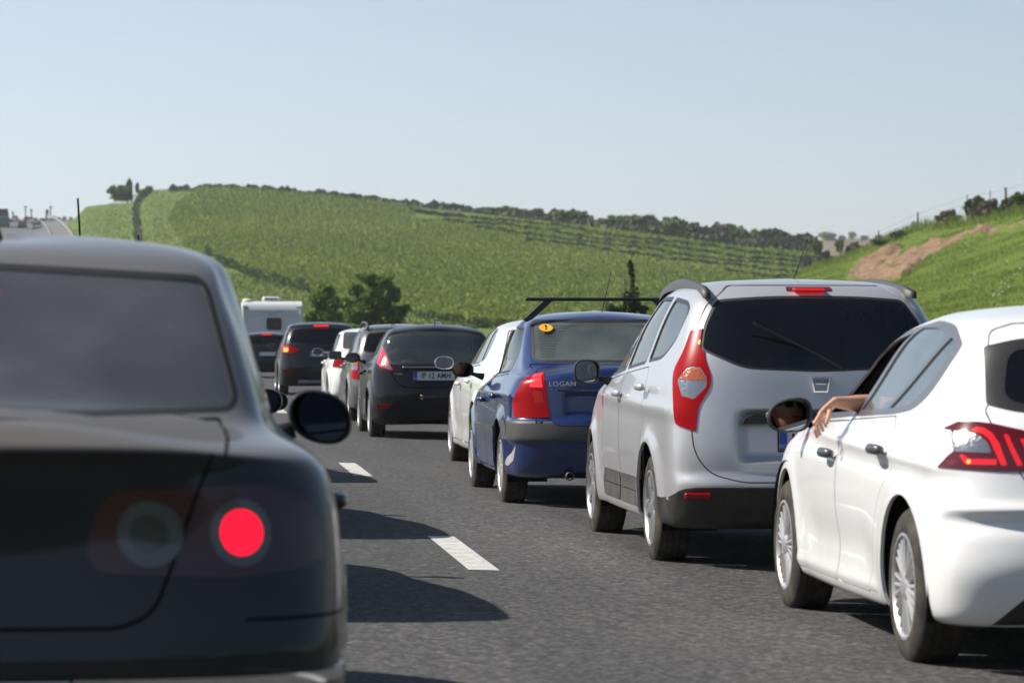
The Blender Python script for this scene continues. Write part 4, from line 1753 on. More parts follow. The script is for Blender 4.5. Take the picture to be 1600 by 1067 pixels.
# grass on the bank
BB = bvh_of(bank)
r = np.random.default_rng(55)
n_ = 230000
e1 = PB[1:, :-1] - PB[:-1, :-1]
e2 = PB[:-1, 1:] - PB[:-1, :-1]
area = np.linalg.norm(np.cross(e1, e2), axis=2)
cbx = bx[:-1, :-1]
area = area * ((cbx > 700) & (cbx < 1680)) * (120.0 / np.maximum(bd[:-1, :-1], 20)) ** 1.2
pick = r.choice(area.size, n_, p=(area / area.sum()).ravel())
vv, uu = pick // area.shape[1], pick % area.shape[1]
fa_, fb_ = r.uniform(0, 1, n_)[:, None], r.uniform(0, 1, n_)[:, None]
Pq = PB[vv, uu] * (1 - fa_) * (1 - fb_) + PB[vv + 1, uu] * fa_ * (1 - fb_) + PB[vv, uu + 1] * (1 - fa_) * fb_ + PB[vv + 1, uu + 1] * fa_ * fb_
ok = ~(isd[vv, uu] | isd[vv + 1, uu + 1])
Cb = Pq[ok]
hgt = .07 + .18 * np.clip(vnoise(Cb[:, 0] / 2.5, Cb[:, 1] / 4, 77) + .35, 0, 1) + .45 * (vv[ok] > nvv * .94)
Cb[:, 2] -= .03
ang = r.uniform(0, 6.28, len(Cb))
dx = np.stack([np.cos(ang), np.sin(ang), np.zeros(len(Cb))], -1) * (.008 + .014 * r.uniform(0, 1, len(Cb)))[:, None]
lean = np.stack([r.normal(0, .1, len(Cb)), r.normal(0, .1, len(Cb)), hgt * r.uniform(.7, 1.3, len(Cb))], -1)
V = np.stack([Cb - dx, Cb + dx, Cb + dx * .7 + lean, Cb - dx * .5 + lean * .9], 1).reshape(-1, 3)
F = np.arange(len(V)).reshape(-1, 4)
stuff(tag(raw('bank_grass', V, F, LEAF_WEED), 'rough bright green grass and weeds covering the cut bank', 'grass'))
# white flower heads scattered on the bank
fl = cr4([(940, 590), (950, 630), (965, 740), (862, 860), (995, 530), (1175, 600), (1250, 755), (1215, 800), (1440, 820), (1465, 825), (1430, 855), (1445, 885), (1420, 905), (1380, 915), (1495, 850), (1385, 900), (1535, 760), (1575, 715), (990, 945), (1180, 355), (1415, 300), (1425, 350), (1480, 660)])
fm2 = pbr('flower_white', (.62, .62, .55), .8)
for (x, y) in fl:
    p = cast(x, y, BB)
    if p is None:
        continue
    m = MB()
    s_ = .05
    for q in range(5):
        a_ = q * 1.256
        blob(m, p + Vector((math.cos(a_) * s_ * .6, math.sin(a_) * s_ * .6, .22 + .02 * math.sin(q * 2))), (s_ * .5, s_ * .5, s_ * .35), 6, 4)
    tag(m.build('white_flower', fm2), 'white flower head standing in the grass of the cut bank', 'flower', 'white flowers on the bank')
# bushes on the bank crest
for (x, y, h_, w_, kk, lab) in ((1518, 345, 32, 44, 0, 'dark leafy bush in the middle of the bank crest'), (1482, 349, 20, 34, 3, 'sparse pale bush at the left of the bank crest'), (1545, 340, 26, 40, 3, 'dry brownish bush right of the dark one on the bank crest'),
                                (1575, 336, 24, 40, 0, 'green bush by the thick fence post on the bank'), (1598, 330, 24, 40, 1, 'dark bush cut by the right edge of the bank view'), (1400, 376, 14, 36, 0, 'low green growth above the bare earth'), (1372, 386, 12, 30, 1, 'low dark growth at the end of the bare earth')):
    p = cast(x, y, BB) or at(x, y, 235)
    s_ = 235 / F_PX
    bush(kk, p, (w_ * s_ * .75, w_ * s_ * .6, h_ * s_ * .95), lab)
# wire fence along the bank crest
posts = [(1263, 402, 432, 300, .05), (1314, 378, 404, 283, .07), (1373, 360, 384, 264, .05), (1434, 332, 360, 250, .07), (1511, 304, 342, 234, .035), (1547, 298, 338, 230, .035), (1573, 293, 330, 227, .085), (1680, 258, 312, 210, .07)]
wood = pbr('post_grey', (.10, .095, .09), .8)
f0 = at(1434, 360, 250)
fen = thing('wire_fence', 'thin wire fence on grey posts along the top of the cut bank', 'fence', (0, 0, 0))
for (x, y0_, y1_, D, rad) in posts:
    m = MB()
    m.tube([at(x, y1_ + 6, D), at(x - (2 if x == 1573 else 0), y0_, D)], [rad * 1.1, rad], 6)
    m.build('post', wood, fen)
for f_ in (.08, .38, .7):
    m = MB()
    m.tube([at(x, y0_ + (y1_ - y0_) * f_, D) for (x, y0_, y1_, D, rad) in posts], .008, 3)
    m.build('wire', wood, fen)

# ------------------------------------------------------------------ far traffic and poles on the crest
def far_car(name, label, paintc, px, py, wpx, kind, rz=0.0):
    D = float(hill_D(np.array(float(px)), np.array(float(py))))
    W = wpx / F_PX * D
    o_ = at(px, py, D)
    m = MB()
    H = {'car': .80, 'van': 1.15, 'truck': 1.5}[kind] * W
    b = W * .08
    m.cur = 0
    m.box((-W / 2, 0, H * .12), (W / 2, W * 2.2, H * .58), b)
    m.cur = 1
    V = [(-W * .46, .1 * W, H * .58), (W * .46, .1 * W, H * .58), (W * .46, W * 1.6, H * .58), (-W * .46, W * 1.6, H * .58), (-W * .38, .3 * W, H * .95), (W * .38, .3 * W, H * .95), (W * .38, W * 1.1, H * .95), (-W * .38, W * 1.1, H * .95)]
    m.add(V, [(0, 1, 5, 4), (1, 2, 6, 5), (2, 3, 7, 6), (3, 0, 4, 7)])
    m.cur = 0
    m.box((-W * .39, .28 * W, H * .94), (W * .39, W * 1.12, H), b * .4)
    m.cur = 2
    for s_ in (-1, 1):
        m.box((s_ * W * .45 - W * .07, -.02 * W, H * .36), (s_ * W * .45 + W * .07, .05 * W, H * .52))
    m.cur = 3
    for s_ in (-1, 1):
        for yy in (.35, 1.8):
            m.box((s_ * W * .42 - W * .07, W * yy - W * .16, 0), (s_ * W * .42 + W * .07, W * yy + W * .16, W * .32), W * .03)
    o = m.build(name, None, None, mats=[paintc, INK, RED, RUBBER])
    o.location = o_ + Vector((0, 0, .45))
    o.rotation_euler = (0, 0, rz)
    return tag(o, label, 'truck' if kind == 'truck' else 'car', 'traffic on the far crest')


wht = pbr('far_white', (.6, .6, .6), .4)
slv = pbr('far_silver', (.32, .33, .35), .4)
drk = pbr('far_dark', (.03, .035, .045), .4)
rdd = pbr('far_red', (.30, .05, .05), .4)
grn = pbr('far_green', (.04, .10, .08), .5)
for a_ in ((wht, 22, 349, 9, 'car', 'silver car highest up the far road'), (drk, 17, 350, 6, 'car', 'small dark car at the left of the far crest'), (slv, 28, 350, 6, 'car', 'grey car right of the highest silver car on the far road'),
           (drk, 35, 360, 14, 'car', 'dark blue-grey car in the middle of the far road'), (rdd, 41, 351, 8, 'van', 'reddish van on the far crest'), (wht, 48, 352, 9, 'van', 'white van beside the reddish van on the far crest'),
           (slv, 58, 362, 15, 'car', 'silver car nearest on the far road'), (drk, 66, 351, 9, 'car', 'black car at the right of the far crest'), (grn, 5, 359, 20, 'truck', 'dark green truck at the left of the far road'), (drk, 55, 347, 5, 'car', 'tiny dark car on the horizon of the far road')):
    far_car('far_car' if a_[4] != 'truck' else 'far_truck', a_[5], a_[0], a_[1], a_[2], a_[3], a_[4], rz=.06)
# crash barrier curving down beside the far road, two strips
for (ln, lab) in (([(73, 345), (78, 344.6), (84, 346.5), (92, 351), (100, 358), (109, 369), (117, 384)], 'pale crash barrier curving down at the right edge of the far road'), ([(56, 351), (60, 350), (66, 353), (71, 359), (76, 368), (80, 380)], 'second pale barrier strip bending between the far lanes')):
    V, F = [], []
    t_ = np.linspace(0, len(ln) - 1, 40)
    X = np.interp(t_, range(len(ln)), [q[0] for q in ln])
    Y = np.interp(t_, range(len(ln)), [q[1] for q in ln])
    q = hill_pt(X, Y)
    m = MB()
    for k in range(39):
        a_, b_ = Vector(q[k]), Vector(q[k + 1])
        V = [a_ + Vector((0, 0, .75)), b_ + Vector((0, 0, .75)), b_ + Vector((0, 0, 1.1)), a_ + Vector((0, 0, 1.1))]
        V += [v + Vector((.12, .05, 0)) for v in V]
        m.add(V, [(0, 1, 2, 3), (7, 6, 5, 4), (3, 2, 6, 7), (4, 5, 1, 0)])
        if k % 3 == 0:
            m.box(tuple(a_ + Vector((-.06, .06, -.3))), tuple(a_ + Vector((.06, .2, 1.0))))
    tag(m.build('crash_barrier', pbr('galvanised', (.45, .44, .42), .5, metal=.3)), lab, 'barrier')
for (x, y0_, y1_, lab) in ((20, 331, 348, 'short pole at the left of the far crest'), (40, 322, 348, 'tallest pole above the far crest with a lamp head'), (49, 327, 348, 'thin pole right of the tallest pole on the far crest'), (78, 322, 348, 'leaning pole at the right of the far crest')):
    D = 900
    m = MB()
    lean = 1.5 if x == 78 else 0
    m.tube([at(x, y1_, D), at(x + lean, y0_, D)], [.22, .14], 6)
    m.box(tuple(at(x + lean, y0_ + 2, D) + Vector((-.35, -.2, -.2))), tuple(at(x + lean, y0_ + 2, D) + Vector((.35, .2, .3))), .05)
    if x == 78:
        blob(m, at(73.5, 331, D), (.5, .4, .7), 8, 6)
        m.tube([at(73.5, 333, D), at(74, 346, D)], .12, 5)
    tag(m.build('utility_pole', wood), lab, 'pole')
# ------------------------------------------------------------------ body tables
def LV(rows, Lr=0.42, nr=3.0, Lf=0.6, nf=2.6):
    out = []
    for r in rows:
        z, zs0, zs1, zf, yr, yf, wd = r[:7]
        ex = r[7] if len(r) > 7 else {}
        out.append((z, zs0, zs1, zf, yr, yf, wd, ex.get('Lr', Lr), ex.get('nr', nr), ex.get('Lf', Lf), ex.get('nf', nf), ex.get('tr', 0.035), ex.get('tf', 0.06)))
    return out


def xf(levels, sy=1, sx=1, sz=1, fy=None):
    o = []
    for (zr, zsr, zsf, zf, yr, yf, wd, Lr, nr, Lf, nf, tr, tf) in levels:
        o.append((zr * sz, zsr * sz, zsf * sz, zf * sz, yr * sy, yf * sy, wd * sx, Lr, nr, Lf, nf, tr, tf))
    return o


HATCH = LV([
    (.22, .22, .21, .22, .45, 3.85, .60),
    (.19, .18, .17, .19, .22, 4.05, .80),
    (.21, .19, .185, .22, .10, 4.17, .862),
    (.27, .26, .24, .28, .05, 4.22, .884),
    (.40, .38, .36, .40, .01, 4.25, .895),
    (.55, .52, .50, .54, .00, 4.25, .900),
    (.67, .64, .62, .64, .015, 4.22, .903),
    (.76, .74, .72, .72, .045, 4.15, .902),
    (.84, .84, .80, .79, .065, 4.03, .895),
    (.92, .92, .86, .85, .080, 3.85, .878),
    (.985, .98, .91, .90, .11, 3.68, .846),
    (1.05, 1.04, .96, .96, .17, 3.50, .795, dict(Lr=.34, nr=3.3)),
    (1.14, 1.13, 1.06, 1.07, .24, 3.28, .752, dict(Lr=.26, nr=3.6, tr=.02)),
    (1.24, 1.22, 1.16, 1.18, .29, 3.00, .714, dict(Lr=.24, nr=3.8, tr=.015)),
    (1.33, 1.31, 1.27, 1.29, .34, 2.70, .676, dict(Lr=.24, nr=3.8, tr=.015)),
    (1.40, 1.375, 1.35, 1.375, .41, 2.45, .630, dict(Lr=.30, tr=.02)),
    (1.437, 1.412, 1.395, 1.42, .56, 2.30, .545, dict(Lr=.45)),
    (1.458, 1.44, 1.432, 1.445, .85, 2.18, .43, dict(Lr=.4, Lf=.4)),
    (1.467, 1.457, 1.452, 1.457, 1.2, 2.0, .22, dict(Lr=.3, Lf=.3)),
    (1.47, 1.465, 1.462, 1.462, 1.5, 1.8, .015, dict(Lr=.1, Lf=.1)),
])
MPV = LV([
    (.26, .26, .25, .26, .5, 4.1, .60),
    (.22, .22, .21, .22, .22, 4.3, .79),
    (.25, .24, .23, .25, .10, 4.42, .845),
    (.34, .32, .30, .34, .045, 4.47, .862),
    (.48, .46, .44, .48, .01, 4.50, .870),
    (.62, .60, .58, .60, .00, 4.50, .875),
    (.76, .75, .73, .72, .015, 4.45, .877),
    (.89, .89, .86, .82, .035, 4.30, .873),
    (.99, 1.0, .95, .90, .055, 4.08, .862),
    (1.07, 1.08, 1.01, .97, .070, 3.85, .845),
    (1.14, 1.16, 1.07, 1.04, .090, 3.65, .822),
    (1.22, 1.24, 1.15, 1.13, .12, 3.45, .797),
    (1.32, 1.34, 1.26, 1.25, .17, 3.18, .768),
    (1.42, 1.43, 1.37, 1.37, .225, 2.90, .738),
    (1.51, 1.51, 1.47, 1.48, .29, 2.64, .702),
    (1.585, 1.575, 1.55, 1.57, .38, 2.44, .665),
    (1.632, 1.620, 1.61, 1.618, .52, 2.30, .605, dict(Lr=.45)),
    (1.657, 1.648, 1.642, 1.645, .78, 2.2, .47, dict(Lr=.4, Lf=.4)),
    (1.665, 1.66, 1.655, 1.655, 1.2, 2.0, .2, dict(Lr=.3, Lf=.3)),
    (1.668, 1.665, 1.66, 1.66, 1.5, 1.9, .015, dict(Lr=.1, Lf=.1)),
], Lr=.36, nr=3.2)
SEDAN = LV([
    (.27, .27, .26, .26, .5, 3.9, .60),
    (.23, .22, .21, .22, .2, 4.1, .79),
    (.26, .24, .23, .25, .08, 4.19, .84),
    (.36, .34, .32, .34, .03, 4.23, .855),
    (.50, .48, .46, .48, .00, 4.25, .865),
    (.62, .60, .58, .60, .00, 4.24, .870),
    (.74, .73, .70, .70, .03, 4.18, .870),
    (.86, .85, .80, .79, .045, 4.02, .862),
    (.96, .93, .86, .86, .05, 3.80, .845),
    (1.04, .98, .92, .92, .055, 3.55, .815),
    (1.085, 1.01, .96, .97, .085, 3.38, .785),
    (1.098, 1.03, .985, 1.0, .19, 3.27, .765, dict(Lr=.5, tr=.06)),
    (1.103, 1.055, 1.02, 1.04, .36, 3.16, .752, dict(Lr=.5, tr=.07)),
    (1.115, 1.09, 1.07, 1.09, .52, 3.04, .742, dict(Lr=.4, nr=3.4, tr=.06)),
    (1.20, 1.17, 1.16, 1.18, .66, 2.84, .725, dict(Lr=.34, nr=3.6, tr=.06)),
    (1.31, 1.28, 1.28, 1.30, .83, 2.58, .698, dict(Lr=.32, nr=3.6, tr=.06)),
    (1.41, 1.38, 1.38, 1.41, 1.0, 2.36, .662, dict(Lr=.32, nr=3.6, tr=.06)),
    (1.475, 1.44, 1.45, 1.475, 1.14, 2.2, .61, dict(Lr=.34, nr=3.4)),
    (1.508, 1.485, 1.49, 1.505, 1.32, 2.1, .49, dict(Lr=.3, Lf=.4)),
    (1.522, 1.512, 1.515, 1.52, 1.55, 1.98, .26, dict(Lr=.2, Lf=.2)),
    (1.525, 1.52, 1.52, 1.522, 1.68, 1.85, .015, dict(Lr=.05, Lf=.05)),
])


def fenders(ax, R, amp=0.02, extra=None, scallop=0.02, zc=0.42):
    def f(P, N):
        y, z = P[..., 1], P[..., 2]
        sdx = np.sign(P[..., 0]) * sm(np.abs(N[..., 0]), 0.35, 0.9)
        out = np.zeros_like(P)
        b = 0
        for a in ax:
            d = np.sqrt((y - a) ** 2 + (z - R) ** 2)
            b = b + amp * np.exp(-((d - (R + 0.05)) / 0.075) ** 2)
        mid = sm(y, ax[0] + R + 0.1, ax[0] + R + 0.5) * (1 - sm(y, ax[1] - R - 0.5, ax[1] - R - 0.1))
        b = b - scallop * np.exp(-((z - zc) / 0.12) ** 2) * mid
        out[..., 0] += sdx * b
        if extra is not None:
            out += extra(P, N)
        return out
    return f


def gauss(x, c, s):
    return np.exp(-((x - c) / s) ** 2)


DOORGAP = 0.0065


def door_cut(S, outline, name, r=0.05, gap=DOORGAP):
    P = rnd(outline, r, 5)
    S.cut(inset(P, -gap / 2), 90, 'gap', nmin=0.05, both=True)
    S.cut(inset(P, gap / 2), 90, name, only=('gap',), nmin=0.02, both=True)


def doors_out(S, names, paint, root, rim=0.02):
    for n in names:
        for sd in ('|L', '|R'):
            S.extract(n + sd, 'door', paint, root, 0.0, rim)


# ------------------------------------------------------------------ the white hatchback on the right
def white_hatchback():
    paint = pbr('white_paint', (0.82, 0.82, 0.80), 0.35, coat=0.8, dirt=0.10, dscale=2.5, coat_rough=0.03)
    t = thing('white_hatchback', 'white five-door hatchback with claw-shaped tail lamps and a forearm hanging from its open window', 'car', (3.79, 12.24, 0))
    R, ax = 0.316, (.78, 3.42)

    def ex(P, N):
        y, z, x = P[..., 1], P[..., 2], P[..., 0]
        o = np.zeros_like(P)
        rear = sm(-N[..., 1], 0.1, 0.6)
        # ledge over the bumper, hollow under it
        o[..., 1] += rear * (0.022 * gauss(z, 0.655, 0.022) * -1 + 0.02 * gauss(z, 0.60, 0.035) - 0.02 * gauss(z, 0.42, 0.10))
        side = sm(np.abs(N[..., 0]), 0.4, 0.9) * np.sign(x)
        o[..., 0] += side * (0.012 * gauss(z - 0.03 * (y - 2), 0.865, 0.022) - 0.008 * gauss(z - 0.03 * (y - 2), 0.80, 0.035) + .008 * gauss(z, .27, .025) * sm(y, 1.2, 1.4))
        return o
    S = Shell(HATCH, 460, 150, fenders(ax, R, 0.013, ex, 0.024, 0.40))
    # window opening: frame first, then the panes
    top = [(0.70, 1.325), (0.90, 1.365), (1.30, 1.388), (1.66, 1.392), (2.15, 1.34), (2.72, 1.215), (3.12, 1.09), (3.40, 0.965)]
    frame = rnd([(3.36, 0.915, .02), (2.1, 0.965, .3), (1.25, 0.995, .2), (0.97, 1.02, .12), (0.80, 1.10, .15), (0.60, 1.29, .05)] + [p + (.18,) for p in top[1:-1]] + [(3.42, 0.955, .02)], .05, 5)
    S.cut(frame, 90, 'frame', nmin=0.1, both=True)
    fd = rnd([(3.16, 0.955, .02), (2.11, 0.992, .02), (1.80, 1.345, .04), (2.14, 1.305, .1), (2.66, 1.185, .1), (3.05, 1.055, .1)], .03)
    rd = rnd([(2.02, 0.998, .02), (1.50, 1.015, .02), (0.93, 1.325, .03), (1.28, 1.362, .1), (1.70, 1.362, .04)], .03)
    qt = rnd([(1.44, 1.018, .02), (1.12, 1.035, .08), (0.93, 1.11, .1), (0.705, 1.285, .03), (0.87, 1.322, .02)], .02)
    for i, p in enumerate((fd, rd, qt)):
        S.cut(p, 90, 'pane%d' % i, only=('frame',), nmin=0.05, both=True)
    for y in ax:
        S.cut(circle(y, R, R + .052), 90, 'drop', nmin=0.0, both=True)
    # doors
    door_cut(S, [(3.23, 0.235), (3.30, 0.42, .2), (3.27, 0.70, .2), (3.22, 0.91, .01), (2.10, 0.95, .01), (2.06, 0.80, .1), (2.12, 0.235)], 'fdoor')
    door_cut(S, [(2.105, 0.235), (2.045, 0.80, .1), (2.085, 0.953, .01), (1.20, 0.99, .01), (0.97, 0.90, .1), (1.0, 0.78, .1), (1.20, 0.66, .15), (1.31, 0.50, .15), (1.44, 0.235)], 'rdoor')
    S.cut(strip([(3.55, .245), (1.28, .245)], .006), 90, 'gap', nmin=0.05, both=True)
    # rear: black fins and glass
    fin = rnd([(-.640, 1.285), (-.665, 1.055), (-.55, 1.025, .1), (0, 1.012), (.55, 1.025, .1), (.665, 1.055), (.640, 1.285), (.50, 1.318, .1), (0, 1.335), (-.50, 1.318, .1)], .02, 5)
    S.cut(fin, 0, 'fin', nmin=0.1)
    S.cut(rnd([(-.555, 1.27), (-.60, 1.075), (-.4, 1.045, .2), (0, 1.035), (.4, 1.045, .2), (.60, 1.075), (.555, 1.27), (0, 1.305)], .06, 5), 0, 'rpane', only=('fin',), nmin=0.05)
    # tail lamps (left side described, mirrored): cut in the view from 35 degrees left
    a = 35
    lamp = rnd([(-.875, .961), (-.805, .989), (-.72, .991), (-.65, .984), (-.53, .959), (-.38, .93), (-.40, .802), (-.60, .80), (-.868, .812), (-.822, .859), (-.797, .877), (-.826, .956)], .006)
    S.cut(lamp, a, 'lamp', nmin=0.05, both=True)
    S.cut(rnd([(-.82, .954), (-.76, .953), (-.705, .943), (-.658, .914), (-.638, .872), (-.797, .876)], .012), a, 'clear', only=('lamp',), nmin=0.02, both=True)
    for pts in ([(-.735, .956), (-.715, .971), (-.68, .966), (-.645, .947), (-.612, .909), (-.575, .826), (-.596, .822), (-.625, .877), (-.652, .923), (-.682, .943)],
                [(-.602, .944), (-.584, .942), (-.518, .826), (-.538, .822)], [(-.540, .928), (-.522, .926), (-.457, .826), (-.475, .822)],
                [(-.755, .866), (-.725, .848), (-.615, .848), (-.615, .826), (-.738, .826), (-.768, .860)]):
        S.cut(rnd(pts, .007), a, 'claw', only=('lamp',), nmin=0.02, both=True)
    S.cut([(-.725 + .009 * math.cos(q), .837 + .008 * math.sin(q)) for q in np.linspace(0, 6.28, 11)[:-1]], a, 'spot', only=('claw',), nmin=.02, both=True)
    # tailgate
    g = rnd([(-.60, 1.345, .06), (-.625, 1.28), (-.655, 1.06), (-.672, 1.035), (-.655, .975, .03), (-.575, .80, .05), (-.50, .68, .08), (-.40, .635, .1), (.40, .635, .1), (.50, .68, .08), (.575, .80, .05), (.655, .975, .03), (.672, 1.035), (.655, 1.06), (.625, 1.28), (.60, 1.345, .06), (.5, 1.375), (0, 1.39), (-.5, 1.375)], .02)
    S.cut(inset(g, -.003), 0, 'gap', nmin=0.05)
    S.cut(inset(g, .003), 0, 'gate', only=('gap',), nmin=0.03)
    # diffuser
    S.cut(rnd([(-.67, .16), (-.66, .205), (-.60, .275), (-.53, .34), (.53, .34), (.60, .275), (.66, .205), (.67, .16)], .04), 0, 'diff', nmin=0.0)
    S.cut([(.02 - .2, .1), (4.4, .1), (4.4, .196), (-.2, .196)], 90, 'skirt', nmin=-0.6, both=True)
    ws = rnd([(-.70, 1.01), (.70, 1.01), (.60, 1.34), (-.60, 1.34)], .06)
    S.cut(ws, 180, 'fseal', nmin=0.1)
    S.cut(inset(ws, .03), 180, 'fpane', only=('fseal',), nmin=0.05)
    # fuel flap and bumper joint
    S.extract(['body', 'skirt|L', 'skirt|R'], 'body', paint, t, 0, .016)
    S.extract(['body', 'frame|L', 'frame|R'], 'lining', CABIN, t, -.035, 0, where=lambda c: c[:, 2] > .7, flip=True)
    doors_out(S, ('fdoor', 'rdoor'), paint, t, .02)
    S.extract('gate', 'tailgate', paint, t, 0, .015)
    frm = pbr('window_frame_grey', (0.09, 0.088, 0.092), 0.4, coat=0.3)
    for sd in ('|L', '|R'):
        S.extract('frame' + sd, 'window_frame', frm, t, -.001, .012)
        for i in range(3):
            if i == 0 and sd == '|L':
                continue
            S.extract('pane%d%s' % (i, sd), 'side_window', glass('pale_glass', (0.42, 0.50, 0.50), 0.16, 0.10, (0.50, 0.62, 0.64)), t, -.008)  # pale cyan film painted in for reflected sky
        L = S.extract('lamp' + sd, 'tail_lamp', RED_DARK, t, .004, .02)
        S.extract('clear' + sd, 'reversing_lens', CLEAR, L, .003, .01)
        S.extract('claw' + sd, 'lamp_claw', LIT_DIM, L, .005, .008)
        S.extract('spot' + sd, 'indicator_bulb', LIT_AMBER, L, .006, .004)
    S.extract('fin', 'rear_window_surround', PLASTIC, t, -.001, .01)
    S.extract('rpane', 'rear_window', GLASS_DARK, t, -.004)
    S.extract('diff', 'diffuser', PLASTIC, t, -.008, .02, where=lambda c: c[:, 1] < .5)
    S.extract('fseal', 'windscreen_seal', RUBBER, t, -.001, .01)
    S.extract('fpane', 'windscreen', GLASS, t, -.005)
    for y in ax:
        for sd in (-1, 1):
            wheel(t, sd * .775, y, R, .21, .205, 'multi', sd < 0)
            arch_liner(t, y, R + .075, .87, .55, sd)
    body_frame(t, S, .62, .17, .26, .4, 3.9)
    cabin(t, S, .7, 3.0, .74, .3, .86, [(1.5, (-.36, .36), .5, True, .6), (.75, (-.4, 0, .4), .44, True, .52)], (-.36, 2.62))
    hm = pbr('handle_grey', (0.06, 0.06, 0.065), 0.35, coat=0.4)
    for sd in (-1, 1):
        handle(t, sd * .902, 2.19, .80, sd, hm, .19)
        handle(t, sd * .902, 1.14, .852, sd, hm, .19)
    head = Vector((-.37, 1.55 + .25, 1.18))
    for sd in (-1, 1):
        p = Vector((sd * .93, 2.98, .948))
        tocam = (Vector((-3.79, -12.24, 1.33)) - p).normalized()
        n = tocam + (head - p).normalized()
        door_mirror(t, p, .205, .155, PLASTIC, sd, n, 2.5, .12, .07, droop=0.10, flat_top=0.12, indicator=CLEAR)
    return t


# ------------------------------------------------------------------ the silver people carrier
def silver_people_carrier():
    paint = pbr('silver_paint', (0.50, 0.50, 0.51), 0.34, metal=0.4, coat=0.6, dirt=0.22, dscale=2.0, coat_rough=0.06)
    y0 = 18.10
    t = thing('silver_people_carrier', 'silver people carrier with black roof rails and a dark tinted rear window', 'car', (3.585, y0, 0))
    R, ax = 0.322, (.86, 3.62)

    def ex(P, N):
        y, z, x = P[..., 1], P[..., 2], P[..., 0]
        o = np.zeros_like(P)
        rear = sm(-N[..., 1], 0.1, 0.6)
        # hollow around the plate with a rounded upper lip
        bx = sm(-np.abs(x), -0.50, -0.40)
        o[..., 1] += rear * 0.035 * bx * sm(z, 0.60, 0.66) * (1 - sm(z, 0.885, 0.905))
        o[..., 1] -= rear * (0.02 * gauss(z, 0.47, 0.05) + 0.012 * sm(z, .3, .42) * (1 - sm(z, .5, .56)))
        side = sm(np.abs(N[..., 0]), 0.4, 0.9) * np.sign(x)
        o[..., 0] += side * 0.012 * gauss(z - 0.02 * (y - 2), 0.93, 0.05)
        return o
    S = Shell(MPV, 460, 170, fenders(ax, R, 0.028, ex, 0.018, 0.42))
    for y in ax:
        S.cut(circle(y, R + .01, R + .05), 90, 'drop', nmin=0.0, both=True)
    w0 = [(3.27, 1.075, .02), (2.25, 1.128, .02), (2.06, 1.525, .03), (2.30, 1.50, .1), (2.72, 1.36, .1)]
    w1 = [(2.14, 1.135, .02), (1.38, 1.175, .03), (1.16, 1.535, .04), (1.97, 1.54, .03)]
    w2 = [(1.25, 1.185, .02), (.78, 1.21, .12), (.52, 1.32, .15), (.47, 1.46, .12), (.62, 1.505, .06), (1.04, 1.53, .02)]
    for i, p in enumerate((w0, w1, w2)):
        P = rnd(p, .03)
        S.cut(inset(P, -.022), 90, 'seal%d' % i, nmin=.1, both=True, only=('body',))
        S.cut(P, 90, 'pane%d' % i, only=('seal%d' % i,), nmin=.05, both=True)
    door_cut(S, [(2.98, .385), (3.0, .50, .1), (3.02, .90), (3.34, 1.03, .01), (2.20, 1.085, .01), (2.14, .95), (2.13, .6), (2.16, .385)], 'fdoor')
    door_cut(S, [(2.145, .385), (2.115, .6), (2.125, .95), (2.18, 1.088, .01), (1.18, 1.14, .02), (1.10, 1.0, .1), (1.12, .80, .1), (1.29, .62, .1), (1.36, .385)], 'rdoor')
    # lower black mouldings with a silver sill below
    S.cut(rnd([(2.93, .475), (2.18, .475), (2.20, .30), (2.99, .30), (3.02, .40)], .02), 90, 'mould', only=('body', ), nmin=0, both=True)
    S.cut(rnd([(2.93, .475), (2.18, .475), (2.20, .30), (2.99, .30), (3.02, .40)], .02), 90, 'mould', only=('fdoor', ), nmin=0, both=True)
    S.cut(rnd([(2.12, .475), (1.34, .475), (1.30, .30), (2.16, .30)], .02), 90, 'mould', only=('body', ), nmin=0, both=True)
    S.cut(rnd([(2.12, .475), (1.34, .475), (1.30, .30), (2.16, .30)], .02), 90, 'mould', only=('rdoor', ), nmin=0, both=True)
    # rear window
    rw = rnd([(-.545, 1.532, .04), (-.635, 1.38, .1), (-.665, 1.245, .035), (-.43, 1.135, .08), (0, 1.118), (.43, 1.135, .08), (.665, 1.245, .035), (.635, 1.38, .1), (.545, 1.532, .04), (.25, 1.553, .2), (-.25, 1.553, .2)], .05, 5)
    S.cut(rw, 0, 'rseal', nmin=.1)
    S.cut(inset(rw, .014), 0, 'rpane', only=('rseal',), nmin=.05)
    S.cut(rnd([(-.135, 1.578), (.135, 1.578), (.13, 1.603), (-.13, 1.603)], .008), 0, 'brake', nmin=.05)
    # tail lamps
    a = 25
    lamp = rnd(ob(a, [(-.655, .2, 1.365), (-.735, .25, 1.355), (-.80, .17, 1.24, .05), (-.868, .18, 1.12, .04), (-.862, .13, .96, .04), (-.845, .11, .82, .03), (-.73, .05, .785), (-.715, .055, .93, .04), (-.645, .065, 1.03, .04), (-.635, .08, 1.10, .04), (-.675, .10, 1.19, .04), (-.675, .14, 1.28)]), .015)
    S.cut(lamp, a, 'lamp', nmin=.05, both=True)
    hexg = rnd(ob(a, [(-.775, .12, 1.150), (-.835, .15, 1.075), (-.805, .12, .985), (-.735, .085, .965), (-.665, .07, 1.035), (-.662, .08, 1.085), (-.70, .10, 1.145)]), .012)
    S.cut(hexg, a, 'clear', only=('lamp',), nmin=.03, both=True)
    amb = rnd(ob(a, [(-.772, .12, 1.143), (-.826, .15, 1.076), (-.668, .08, 1.072), (-.704, .10, 1.140)]), .01)
    S.cut(amb, a, 'amber', only=('clear',), nmin=.03, both=True)
    S.cut(ob(a, [(-.715 + .014 * math.cos(q), .12, 1.285 + .014 * math.sin(q)) for q in np.linspace(0, 6.28, 13)[:-1]]), a, 'bulb', only=('lamp',), nmin=.02, both=True)
